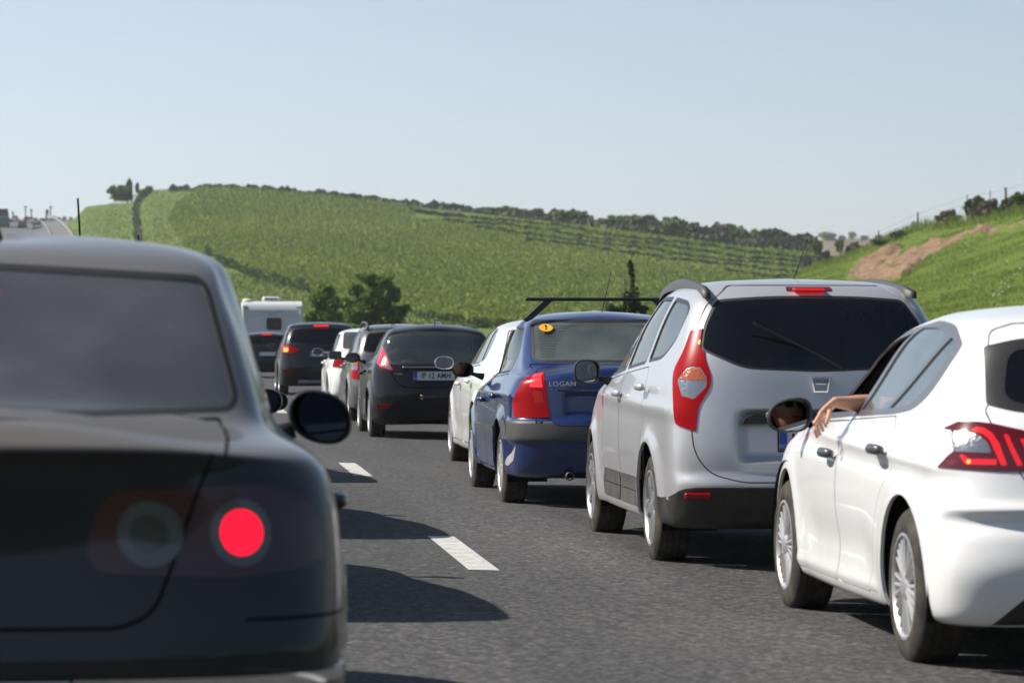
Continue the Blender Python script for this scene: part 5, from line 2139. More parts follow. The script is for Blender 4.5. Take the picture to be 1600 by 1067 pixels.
    # tailgate gap
    g = rnd([(-.50, 1.575), (-.60, 1.50), (-.665, 1.38, .03), (-.685, 1.25), (-.635, 1.06), (-.705, .95), (-.728, .80), (-.715, .66, .1), (-.63, .545, .1), (-.45, .50, .05), (.45, .50, .05), (.63, .545, .1), (.715, .66, .1), (.728, .80), (.705, .95), (.635, 1.06), (.685, 1.25), (.665, 1.38, .03), (.60, 1.50), (.50, 1.575), (.45, 1.615), (-.45, 1.615)], .03)
    S.cut(inset(g, -.0035), 0, 'gap', nmin=.1)
    S.cut(inset(g, .0035), 0, 'gate', only=('gap',), nmin=.05)
    # black bumper base, taller in the middle
    bp = rnd([(-1.0, .12), (-1.0, .385), (-.84, .395, .05), (-.79, .46, .05), (-.70, .472), (.70, .472), (.79, .46, .05), (.84, .395, .05), (1.0, .385), (1.0, .12)], .01)
    S.cut(bp, 0, 'bump', nmin=.12)
    S.cut([(-.2, .12), (.72, .12), (.66, .40), (.5, .405), (.3, .388), (-.2, .388)], 90, 'bumps', nmin=-.1, both=True)
    S.cut([(-.3, .05), (4.6, .05), (4.6, .245), (-.3, .245)], 90, 'skirt', nmin=-.6, both=True)
    rf = rnd([(-.795, .412), (-.785, .44), (-.635, .44), (-.625, .405)], .01)
    S.cut(rf, 0, 'reflector', only=('bump',), nmin=.05, both=True) if False else None
    ws = rnd([(-.70, 1.10), (.70, 1.10), (.60, 1.53), (-.60, 1.53)], .06)
    S.cut(ws, 180, 'fseal', nmin=.1)
    S.cut(inset(ws, .03), 180, 'fpane', only=('fseal',), nmin=.05)
    # side blinker on the front wing
    S.extract('body', 'body', paint, t, 0, .016)
    S.extract('body', 'lining', CABIN, t, -.035, 0, where=lambda c: c[:, 2] > .75, flip=True)
    doors_out(S, ('fdoor', 'rdoor'), paint, t, .02)
    S.extract('gate', 'tailgate', paint, t, 0, .015)
    gl = glass('grey_glass', (0.30, 0.33, 0.33), 0.10, 0.09, (0.42, 0.45, 0.46))
    for sd in ('|L', '|R'):
        for i in range(3):
            S.extract('seal%d%s' % (i, sd), 'window_seal', PLASTIC, t, -.001, .012)
            S.extract('pane%d%s' % (i, sd), 'side_window', gl, t, -.007)
        L = S.extract('lamp' + sd, 'tail_lamp', RED, t, .006, .025)
        S.extract('clear' + sd, 'reversing_lens', CLEAR, L, .004, .012)
        S.extract('amber' + sd, 'indicator_lens', AMBER, L, .006, .012)
        S.extract('bulb' + sd, 'bulb', LIT_AMBER, L, .007, .004)
        S.extract('mould' + sd, 'side_moulding', TRIM, t, .006, .014)
        S.extract('skirt' + sd, 'sill', PLASTIC, t, -.006, .01)
    S.extract(['bump', 'bumps|L', 'bumps|R'], 'rear_bumper', PLASTIC, t, .004, .02)
    S.extract('rseal', 'rear_window_seal', RUBBER, t, -.001, .01)
    S.extract('rpane', 'rear_window', GLASS_DARK, t, -.001, .004)
    S.extract('brake', 'brake_lamp', RED_DARK, t, .004, .01)
    m = MB()
    m.box((-.10, .345, 1.582), (.08, .40, 1.597), .003)
    m.build('brake_strip', LIT_DIM, t)
    S.extract('fseal', 'windscreen_seal', RUBBER, t, -.001, .01)
    S.extract('fpane', 'windscreen', GLASS, t, -.005)
    for y in ax:
        for sd in (-1, 1):
            wheel(t, sd * .755, y, R, .215, .205, 'five', sd < 0)
            arch_liner(t, y, R + .08, .84, .52, sd)
    body_frame(t, S, .60, .22, .34, .45, 4.1)
    for sd in (-1, 1):
        m = MB()
        m.box((sd * .705 - .075, .012, .408), (sd * .705 + .075, .05, .442), .006)
        o = m.build('rear_reflector', RED, t)
        # roof rail: an arched bar
        m = MB()
        pts = []
        for k in range(15):
            u = k / 14
            yy = .42 + 1.75 * u
            z = 1.592 + .062 * math.sin(math.pi * u ** 1.25) ** .9
            pts.append((sd * (.59 - .01 * u), yy, z))
        pts[0] = (sd * .60, .36, 1.568)
        pts[-1] = (sd * .575, 2.26, 1.575)
        V_, F_ = [], []
        for (px_, py_, pz_), hh_ in zip(pts, [.012] + [.02] * 13 + [.012]):
            zb_ = min(1.60 - .05 * abs((py_ - 1.3) / 1.0) ** 3, pz_ - .03)
            V_ += [(px_ - .022, py_, zb_), (px_ - .019, py_, pz_ + .008), (px_, py_, pz_ + .014), (px_ + .019, py_, pz_ + .008), (px_ + .022, py_, zb_)]
        for k in range(14):
            F_ += [(5 * k + j, 5 * k + j + 1, 5 * k + j + 6, 5 * k + j + 5) for j in range(4)]
        F_ += [(4, 3, 2, 1, 0), (70, 71, 72, 73, 74)]
        m.add(V_, F_)
        m.build('roof_rail', TRIM, t, smooth=True)
        handle(t, sd * .876, 2.06, .965, sd, paint, .18)
        handle(t, sd * .872, 1.05, 1.02, sd, paint, .18)
        head = Vector((-.37, 2.0, 1.28))
        p = Vector((sd * .955, 3.06, 1.09))
        tocam = (Vector((-3.585, -y0, 1.33)) - p).normalized()
        door_mirror(t, p, .165, .15, PLASTIC, sd, tocam + (head - p).normalized(), 3.0, .1, .06)
    # handle strip above the plate
    m = MB()
    m.prism([(-.455, .835), (-.44, .862), (-.38, .887), (.38, .887), (.44, .862), (.455, .835), (.44, .828), (-.44, .828)], .006, .07)
    m.build('tailgate_handle', INK, t)
    plate_board(t, .02, .045, .735, .52, .11, 'M', size=.10, tx=-.182)
    # emblem
    m = MB()
    m.prism([(-.055, 1.095), (.055, 1.095), (.040, 1.005), (-.040, 1.005)], .052, .075)
    e = m.build('emblem', CHROME, t)
    m = MB()
    m.prism([(-.047, 1.088), (.047, 1.088), (.034, 1.012), (-.034, 1.012)], .049, .053)
    m.build('emblem_face', pbr('emblem_blue', (0.25, 0.30, 0.36), .35, metal=.3), e)
    m = MB()
    m.box((-.028, .042, 1.047), (.028, .05, 1.057), .002)
    m.build('emblem_bar', CHROME, e)
    text_mesh('emblem_letters', 'DACIA', .027, INK, e, (0, .0475, 1.068), ext=.001, sx=1.15)
    m = MB()
    m.tube([(.0, .10, .975), (.0, .085, .975)], .018, 12)
    m.build('lock', INK, t)
    # wiper
    m = MB()
    m.tube([(.13, .10, 1.135), (.02, .118, 1.20), (-.12, .145, 1.275)], [.014, .010, .007], 6)
    m.box((-.30, -.006, -.006), (.16, .006, .006), M=Matrix.Translation((-.10, .137, 1.265)) @ Matrix.Rotation(math.radians(26), 4, 'Y'))
    m.build('rear_wiper', PLASTIC, t)
    m = MB()
    m.tube([(.05, 1.15, 1.655), (.10, .95, 1.90)], [.004, .0025], 6)
    m.build('aerial', INK, t)
    cabin(t, S, .5, 3.1, .72, .4, .95, [(1.75, (-.36, .36), .5, True, .62), (.95, (-.42, 0, .42), .44, True, .55)], (-.36, 2.8))
    return t


# ------------------------------------------------------------------ the blue saloon
def saloon_side(S, wins, doors, mld=None):
    for i, p in enumerate(wins):
        P = rnd(p, .03)
        S.cut(inset(P, -.018), 90, 'seal%d' % i, nmin=.1, both=True)
        S.cut(P, 90, 'pane%d' % i, only=('seal%d' % i,), nmin=.05, both=True)
    for i, d in enumerate(doors):
        door_cut(S, d, 'door%d' % i)


def blue_saloon():
    paint = pbr('blue_paint', (0.008, 0.024, 0.115), 0.3, metal=0.15, coat=0.9, dirt=0.12, dscale=2.2, coat_rough=0.04)
    y0 = 24.62
    t = thing('blue_saloon', 'dark blue saloon with a roof bar, yellow sticker and scuffed rear bumper', 'car', (3.33, y0, 0))
    R, ax = 0.308, (.85, 3.45)

    def ex(P, N):
        y, z, x = P[..., 1], P[..., 2], P[..., 0]
        o = np.zeros_like(P)
        rear = sm(-N[..., 1], 0.1, 0.6)
        o[..., 1] -= rear * (.03 * sm(z, .50, .53) * (1 - sm(z, .665, .69)) + .012 * sm(z, .2, .3) * (1 - sm(z, .5, .53)))
        o[..., 1] += rear * .02 * sm(-np.abs(x), -.45, -.40) * sm(z, .70, .74) * (1 - sm(z, .86, .90))
        side = sm(np.abs(N[..., 0]), 0.4, 0.9) * np.sign(x)
        o[..., 0] += side * (0.012 * gauss(z, 0.87, 0.045) + .015 * sm(z, .50, .53) * (1 - sm(z, .665, .69)) * (1 - sm(y, .35, .5)))
        return o
    S = Shell(SEDAN, 420, 170, fenders(ax, R, 0.028, ex, 0.012, 0.40))
    for y in ax:
        S.cut(circle(y, R + .01, R + .05), 90, 'drop', nmin=0, both=True)
    saloon_side(S, [[(3.0, .985, .02), (2.08, 1.02, .02), (1.98, 1.40, .04), (2.22, 1.375, .1), (2.62, 1.20, .1)],
                    [(2.0, 1.022, .02), (1.18, 1.05, .06), (1.02, 1.20, .08), (1.25, 1.37, .08), (1.90, 1.402, .04)]],
                [[(2.98, .27), (3.02, .5), (3.03, .85), (3.04, .94, .01), (2.04, .985, .01), (2.0, .8), (2.03, .27)],
                 [(2.018, .27), (1.985, .8), (2.025, .985, .01), (1.12, 1.02, .02), (1.04, .88, .1), (1.08, .74, .1), (1.27, .60, .12), (1.42, .27)]])
    S.cut([(3.02, .545), (1.30, .565), (1.30, .605), (3.02, .585)], 90, 'mld', only=('body', 'door0', 'door1'), nmin=0, both=True)
    for d in ('door0', 'door1'):
        S.cut([(3.02, .545), (1.30, .565), (1.30, .605), (3.02, .585)], 90, 'mld', only=(d,), nmin=0, both=True)
    rw = rnd([(-.60, 1.135), (-.555, 1.43), (.555, 1.43), (.60, 1.135)], .05, 5)
    S.cut(inset(rw, -.02), 0, 'rseal', nmin=.1)
    S.cut(rw, 0, 'rpane', only=('rseal',), nmin=.05)
    a = 20
    lamp = rnd(ob(a, [(-.715, .07, 1.035, .02), (-.64, .055, 1.045, .03), (-.60, .055, .98), (-.555, .05, .70, .01), (-.85, .10, .695, .01), (-.855, .16, .80), (-.79, .12, .97)]), .02)
    S.cut(lamp, a, 'lamp', nmin=.05, both=True)
    S.cut(rnd(ob(a, [(-.715, .07, 1.025), (-.65, .055, 1.035), (-.615, .055, .93), (-.725, .07, .93)]), .01), a, 'lit', only=('lamp',), nmin=.03, both=True)
    S.cut(rnd(ob(a, [(-.70, .07, .90), (-.625, .055, .90), (-.605, .055, .81), (-.68, .055, .815)]), .01), a, 'amber', only=('lamp',), nmin=.03, both=True)
    # boot lid
    g = rnd([(-.645, 1.10), (-.60, 1.02), (-.545, .68, .03), (-.49, .635, .05), (.49, .635, .05), (.545, .68, .03), (.60, 1.02), (.645, 1.10)], .02)
    S.cut(inset(g, -.003), 0, 'gap', nmin=.25)
    S.cut(inset(g, .003), 0, 'gate', only=('gap',), nmin=.2)
    gt = rnd([(-.655, .05), (-.60, .50, .06), (.60, .50, .06), (.655, .05)], .02)
    S.cut(inset(gt, -.003), 'T', 'gap', nmin=.4)
    S.cut(inset(gt, .003), 'T', 'gate', only=('gap', 'body'), nmin=.3)
    # grey band on the bumper
    S.cut([(-1, .525), (1, .525), (1, .672), (-1, .672)], 0, 'band', nmin=.12)
    S.cut([(-.2, .525), (.46, .525), (.46, .60), (.40, .672), (-.2, .672)], 90, 'bands', nmin=0, both=True)
    S.cut(rnd([(-.795, .485), (-.815, .43), (-.845, .37), (-.85, .33), (-.83, .32), (-.805, .37), (-.80, .43)], .01), 0, 'scuff', nmin=.1)
    ws = rnd([(-.68, 1.03), (.68, 1.03), (.58, 1.44), (-.58, 1.44)], .06)
    S.cut(ws, 180, 'fseal', nmin=.1)
    S.cut(inset(ws, .03), 180, 'fpane', only=('fseal',), nmin=.05)
    S.extract('body', 'body', paint, t, 0, .016)
    S.extract('body', 'lining', CABIN, t, -.035, 0, where=lambda c: (c[:, 2] > 1.0) & (c[:, 1] > .45), flip=True)
    doors_out(S, ('door0', 'door1'), paint, t)
    S.extract('gate', 'boot_lid', paint, t, 0, .015)
    gl = glass('blue_car_glass', (0.30, 0.33, 0.33), 0.08, 0.05, (0.38, 0.42, 0.43))
    for sd in ('|L', '|R'):
        for i in range(2):
            S.extract('seal%d%s' % (i, sd), 'window_seal', RUBBER, t, -.001, .012)
            if i == 0 and sd == '|L':
                continue
            S.extract('pane%d%s' % (i, sd), 'side_window', gl, t, -.007)
        L = S.extract('lamp' + sd, 'tail_lamp', RED, t, .006, .02)
        S.extract('lit' + sd, 'brake_lens', LIT, L, .007, .01)
        S.extract('amber' + sd, 'indicator_lens', pbr('orange_red_lens', (.34, .02, .008), .3, spec=.2), L, .007, .01)
        S.extract('mld' + sd, 'side_moulding', TRIM, t, .01, .02)
    S.extract(['band', 'bands|L', 'bands|R'], 'bumper_band', pbr('bumper_grey', (.055, .054, .052), .5, dirt=.4), t, .003, .02)
    S.extract('scuff', 'scuff_mark', pbr('scuffed_primer', (.42, .42, .44), .6, dirt=.7, dscale=40), t, .0015, .002)
    S.extract('rseal', 'rear_window_seal', RUBBER, t, -.001, .01)
    S.extract('rpane', 'rear_window', glass('heated_glass', (0.34, 0.40, 0.38), 0.05, 0.20, (0.36, 0.42, 0.41)), t, -.004)
    S.extract('fseal', 'windscreen_seal', RUBBER, t, -.001, .01)
    S.extract('fpane', 'windscreen', GLASS, t, -.005)
    for y in ax:
        for sd in (-1, 1):
            wheel(t, sd * .755, y, R, .20, .19, 'cap', sd < 0)
            arch_liner(t, y, R + .08, .83, .52, sd)
    body_frame(t, S, .60, .22, .34, .45, 3.9)
    # heating wires on the rear window
    m = MB()
    for k in range(13):
        z = 1.16 + k * .02
        yy = .60 + (z - 1.12) * 1.50
        m.box((-.56 + (z - 1.135) * .12, yy - .001, z - .0012), (.56 - (z - 1.135) * .12, yy + .001, z + .0012))
    m.build('heating_wires', pbr('wire_brown', (.05, .03, .02), .5), t)
    # yellow novice disc with a black exclamation mark
    # sits on the glass near its upper left corner
    zz = 1.385
    gy = .62 + (zz - 1.12) * 1.52
    sl = math.atan2(1, 1.52)
    M = Matrix.Translation((-.475, gy - .03, zz)) @ Matrix.Rotation(-(math.pi / 2 - sl), 4, 'X')
    m = MB()
    m.add([M @ Vector((0, -.002, 0))] + [M @ Vector((.055 * math.cos(q), -.002, .055 * math.sin(q))) for q in np.linspace(0, 2 * math.pi, 29)[:-1]], [(0, 1 + k, 1 + (k + 1) % 28) for k in range(28)])
    st = m.build('sticker', pbr('sticker_yellow', (.80, .42, .02), .5), t)
    m = MB()
    m.add([M @ Vector(p) for p in ((-.008, -.004, .036), (.008, -.004, .036), (.004, -.004, -.008), (-.004, -.004, -.008))], [(0, 3, 2, 1)])
    m.add([M @ Vector((.008 * math.cos(q), -.004, -.024 + .008 * math.sin(q))) for q in np.linspace(0, 2 * math.pi, 11)[:-1]], [tuple(range(10))])
    m.build('exclamation_mark', INK, st)
    text_mesh('model_letters', 'LOGAN', .050, pbr('dull_badge', (.62, .64, .68), .3, metal=.4), t, (-.455, .036, .955), ext=.002, sx=1.12, space=1.12)
    text_mesh('engine_letters', 'Laureate', .024, CHROME, t, (-.44, .036, .912), ext=.0012) if False else None
    m = MB()
    m.box((-.50, .034, .906), (-.40, .042, .916), .002)
    m.build('small_badge', pbr('badge_dark', (.05, .05, .06), .4), t)
    # exhaust tip
    m = MB()
    m.lathe([(-.0, .022), (-.03, .026), (-.03, .032), (.08, .032)], 20, axis='y')
    ex_ = m.build('exhaust', STEEL, t, smooth=True)
    ex_.location = (-.40, .03, .255)
    # roof bar on feet
    m = MB()
    m.box((-.62, 1.16, 1.598), (.62, 1.205, 1.625), .008)
    rb = m.build('roof_bar', INK, t)
    for sd in (-1, 1):
        m = MB()
        m.prism([(sd * .40, 1.600), (sd * .47, 1.600), (sd * .635, 1.45), (sd * .61, 1.43), (sd * .56, 1.455)][::sd], 1.15, 1.215)
        m.build('bar_foot', PLASTIC, rb)
        handle(t, sd * .868, 2.10, .80, sd, paint, .17)
        handle(t, sd * .868, 1.13, .845, sd, paint, .17)
        head = Vector((-.37, 1.85, 1.16))
        p = Vector((sd * .965, 2.93, 1.035))
        tocam = (Vector((-3.33, -y0, 1.33)) - p).normalized()
        door_mirror(t, p, .175, .125, INK, sd, tocam + (head - p).normalized(), 2.2, .1, .07)
    m = MB()
    m.tube([(0, 1.22, 1.51), (.045, 1.0, 1.82)], [.004, .0025], 6)
    m.build('aerial', INK, t)
    cabin(t, S, .9, 3.0, .70, .34, .9, [(1.62, (-.36, .36), .48, True, .58), (1.0, (-.4, 0, .4), .44, False, .5)], (-.36, 2.55))
    m = MB()
    m.box((-.62, .62, 1.02), (.62, 1.0, 1.06), .01)
    m.build('parcel_shelf', CABIN, t)
    return t


# ------------------------------------------------------------------ the dark saloon close in front
def dark_saloon():
    paint = paint_top_light(pbr('graphite_paint', (0.012, 0.012, 0.0125), 0.42, metal=0.0, coat=.6, spec=.2, dirt=0.14, dscale=2, coat_rough=0.07, dirt_col=(.11, .10, .09)), (.18, .17, .155), .7)  # upward faces painted paler, brightening roof and deck
    loc = at(0, 900, 7.65)
    y0 = 7.66
    t = thing('dark_saloon', 'dark grey saloon close in front with its round right brake lamp lit', 'car', (-.52, y0, 0))
    R, ax = 0.325, (1.02, 3.73)
    lv = []
    SE = SEDAN
    for i, l in enumerate(SE):
        zr, zsr, zsf, zf, yr, yf, wd, Lr, nr, Lf, nf, tr, tf = l
        k = 1.045
        yy = yr * 1.0
        if i >= 13:
            yy = .52 + (yr - .52) * 1.15
        lv.append((zr * .99 + (.055 if 8 <= i <= 13 else .03 if i == 14 else 0), zsr * k, zsf * k, zf * k, yy, yf * 1.12, wd * (1.085 if i < 10 else 1.06 if i == 10 else 1.045), Lr * 1.05, 3.2 if i < 11 else nr, Lf, nf, .03 if i < 11 else tr, tf))
    lv2 = []
    for i, l in enumerate(lv):
        l = list(l)
        if i >= 13:
            f = min(1, (i - 13) / 4)
            l[0] = l[0] * (1 + .062 * f)
            l[1] = l[1] * (1 + .022 * f)
            l[2] = l[2] * (1 + .022 * f)
            l[6] *= 1 - .055 * f
            if i >= 17:
                l[6] *= 1.06
        lv2.append(tuple(l))

    def ex(P, N):
        y, z, x = P[..., 1], P[..., 2], P[..., 0]
        o = np.zeros_like(P)
        rear = sm(-N[..., 1], 0.1, 0.6)
        o[..., 1] -= rear * (.03 * gauss(z, 1.06, .03) + .02 * gauss(z, .55, .10))
        return o
    S = Shell(lv2, 420, 190, fenders(ax, R, 0.02, ex, 0.01, 0.45))
    for y in ax:
        S.cut(circle(y, R + .01, R + .05), 90, 'drop', nmin=0, both=True)
    saloon_side(S, [[(3.32, 1.03, .02), (2.34, 1.06, .02), (2.25, 1.41, .04), (2.55, 1.37, .1), (2.95, 1.22, .1)],
                    [(2.25, 1.062, .02), (1.35, 1.09, .05), (1.20, 1.19, .08), (1.50, 1.36, .1), (2.16, 1.412, .04)]],
                [[(3.40, .27), (3.42, .5), (3.42, .85), (3.38, .98, .01), (2.29, 1.025, .01), (2.26, .8), (2.30, .27)],
                 [(2.285, .27), (2.245, .8), (2.275, 1.025, .01), (1.28, 1.06, .02), (1.20, .90, .1), (1.24, .76, .1), (1.42, .62, .12), (1.60, .27)]])
    rw = rnd([(-.655, 1.150), (-.575, 1.475), (0, 1.508), (.575, 1.475), (.655, 1.150), (0, 1.142)], .04, 5)
    S.cut(inset(rw, -.016), 0, 'rseal', nmin=.1)
    S.cut(rw, 0, 'rpane', only=('rseal',), nmin=.05)
    a = -25
    def m_(p):
        return [(-q[0],) + tuple(q[1:]) for q in p]
    lam = [(.33, .03, .925, .05), (.38, .03, .965, .04), (.76, .10, .975, .03), (.85, .17, .93, .03), (.87, .20, .80, .02), (.82, .12, .775, .02), (.66, .06, .755, .02), (.33, .03, .77, .04), (.30, .03, .81, .04)]
    lamp = rnd(ob(25, m_(lam)), .02)
    S.cut(lamp, 25, 'lamp', nmin=.05, both=True)
    def disc(cx, cz, r, yy):
        return ob(25, m_([(cx + r * math.cos(q), yy + max(0, r * math.cos(q)) * .25, cz + r * math.sin(q)) for q in np.linspace(0, 2 * math.pi, 33)[:-1]]))
    for (cx, cz, r1, tg_) in ((.675, .862, .080, 'bezel'), (.44, .862, .078, 'bezel')):
        S.cut(disc(cx, cz, r1, .06), 25, tg_, only=('lamp',), nmin=.03, both=True)
    S.cut(disc(.675, .862, .054, .06), 25, 'led', only=('bezel',), nmin=.03, both=True)
    S.cut(disc(.44, .862, .045, .06), 25, 'core', only=('bezel',), nmin=.03, both=True)
    g = rnd([(-.62, 1.12), (-.60, 1.06, .03), (-.555, .96, .04), (-.50, .80, .05), (-.455, .68, .06), (-.38, .645, .06), (.38, .645, .06), (.455, .68, .06), (.50, .80, .05), (.555, .96, .04), (.60, 1.06, .03), (.62, 1.12)], .02)
    for tg_, on in (('gap', ('body',)), ('lgap', ('lamp|L', 'lamp|R'))):
        S.cut(inset(g, -.004), 0, tg_, only=on, nmin=.05)
        S.cut(inset(g, .004), 0, 'gate' if tg_ == 'gap' else 'lamp_in', only=(tg_,), nmin=.03)
    gt = rnd([(-.62, .03), (-.63, .30), (-.62, .50, .06), (.62, .50, .06), (.63, .30), (.62, .03)], .02)
    S.cut(inset(gt, -.004), 'T', 'gap', nmin=.4)
    S.cut(inset(gt, .004), 'T', 'gate', only=('gap', 'body'), nmin=.3)
    S.cut(rnd([(-.2, .655), (.38, .655), (.38, .662), (-.2, .662)], 0), 90, 'gap', nmin=.3, both=True)
    for q in (-1, 1):
        S.cut([(q * .36, .500), (q * 1.2, .500), (q * 1.2, .528), (q * .36, .528)], 0, 'chrome', nmin=.12)
    S.cut([(-.3, .500), (.44, .500), (.44, .528), (-.3, .528)], 90, 'chromes', nmin=0, both=True)
    ws = rnd([(-.70, 1.07), (.70, 1.07), (.60, 1.46), (-.60, 1.46)], .06)
    S.cut(ws, 180, 'fseal', nmin=.1)
    S.cut(inset(ws, .03), 180, 'fpane', only=('fseal',), nmin=.05)
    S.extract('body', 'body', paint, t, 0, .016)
    S.extract('body', 'lining', CABIN, t, -.035, 0, where=lambda c: (c[:, 2] > 1.0) & (c[:, 1] > .45), flip=True)
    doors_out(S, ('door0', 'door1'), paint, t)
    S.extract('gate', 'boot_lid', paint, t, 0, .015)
    for sd in ('|L', '|R'):
        for i in range(2):
            S.extract('seal%d%s' % (i, sd), 'window_seal', RUBBER, t, -.001, .012)
            S.extract('pane%d%s' % (i, sd), 'side_window', GLASS_DARK, t, -.007)
        L = S.extract('lamp' + sd, 'tail_lamp', pbr('smoked_red_lens', (.045, .002, .006), .2, coat=.4), t, .004, .02)
        S.extract('bezel' + sd, 'lamp_bezel', pbr('smoked_grey_lens', (.06, .06, .063), .2, coat=1), L, .002, .012)
        S.extract('core' + sd, 'lamp_core', pbr('smoked_core', (.018, .018, .02), .2, coat=1), L, .000, .012)
        S.extract('led' + sd, 'brake_led', LED if sd == '|R' else LED, L, .006, .01)
    for q in (-1, 1):
        S.extract('lamp_in', 'boot_lid_lamp', MATS['smoked_red_lens'], t, .004, .02, where=lambda c: c[:, 0] * q > 0)
    S.extract(['chrome', 'chromes|L', 'chromes|R'], 'bumper_strip', CHROME, t, .006, .012, where=lambda c: c[:, 0] < 0)
    S.extract(['chrome', 'chromes|L', 'chromes|R'], 'bumper_strip', CHROME, t, .006, .012, where=lambda c: c[:, 0] > 0)
    S.extract('rseal', 'rear_window_seal', RUBBER, t, -.001, .01)
    S.extract('rpane', 'rear_window', glass('smoked_rear_glass', (0.10, 0.10, 0.11), 0.12, 0.22, (0.26, 0.26, 0.27)), t, -.004)
    S.extract('fseal', 'windscreen_seal', RUBBER, t, -.001, .01)
    S.extract('fpane', 'windscreen', GLASS, t, -.005)
    for y in ax:
        for sd in (-1, 1):
            wheel(t, sd * .82, y, R, .215, .215, 'five', sd < 0).location.z += .095
            arch_liner(t, y, R + .08, .87, .55, sd)
    body_frame(t, S, .62, .22, .34, .45, 4.3)
    for sd in (-1, 1):
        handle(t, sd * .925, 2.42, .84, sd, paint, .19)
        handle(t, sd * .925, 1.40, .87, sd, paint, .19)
        p = Vector((sd * .97, 3.06, 1.06))
        tocam = (Vector((.52, -y0, 1.33)) - p).normalized()
        door_mirror(t, p, .20, .165, INK, sd, tocam + (Vector((-.1 * sd, 1.9, 1.0)) - p).normalized(), 2.2, .13, .08, droop=.18, armr=1.9)
    m = MB()
    m.box((-.045, 1.24, 1.435), (.035, 1.28, 1.455), .004)
    m.build('brake_lamp', LIT, t)
    m = MB()
    m.tube([(-.0, 1.75, 1.60), (.0, 1.70, 1.63)], [.012, .006], 8)
    m.build('aerial', INK, t)
    cabin(t, S, 1.0, 3.2, .72, .34, .95, [(1.85, (-.37, .37), .5, True, .6), (1.15, (-.42, 0, .42), .46, True, .5)], (-.36, 2.8))
    plate_board(t, 0, -.02, .47, .52, .11, '')
    return t


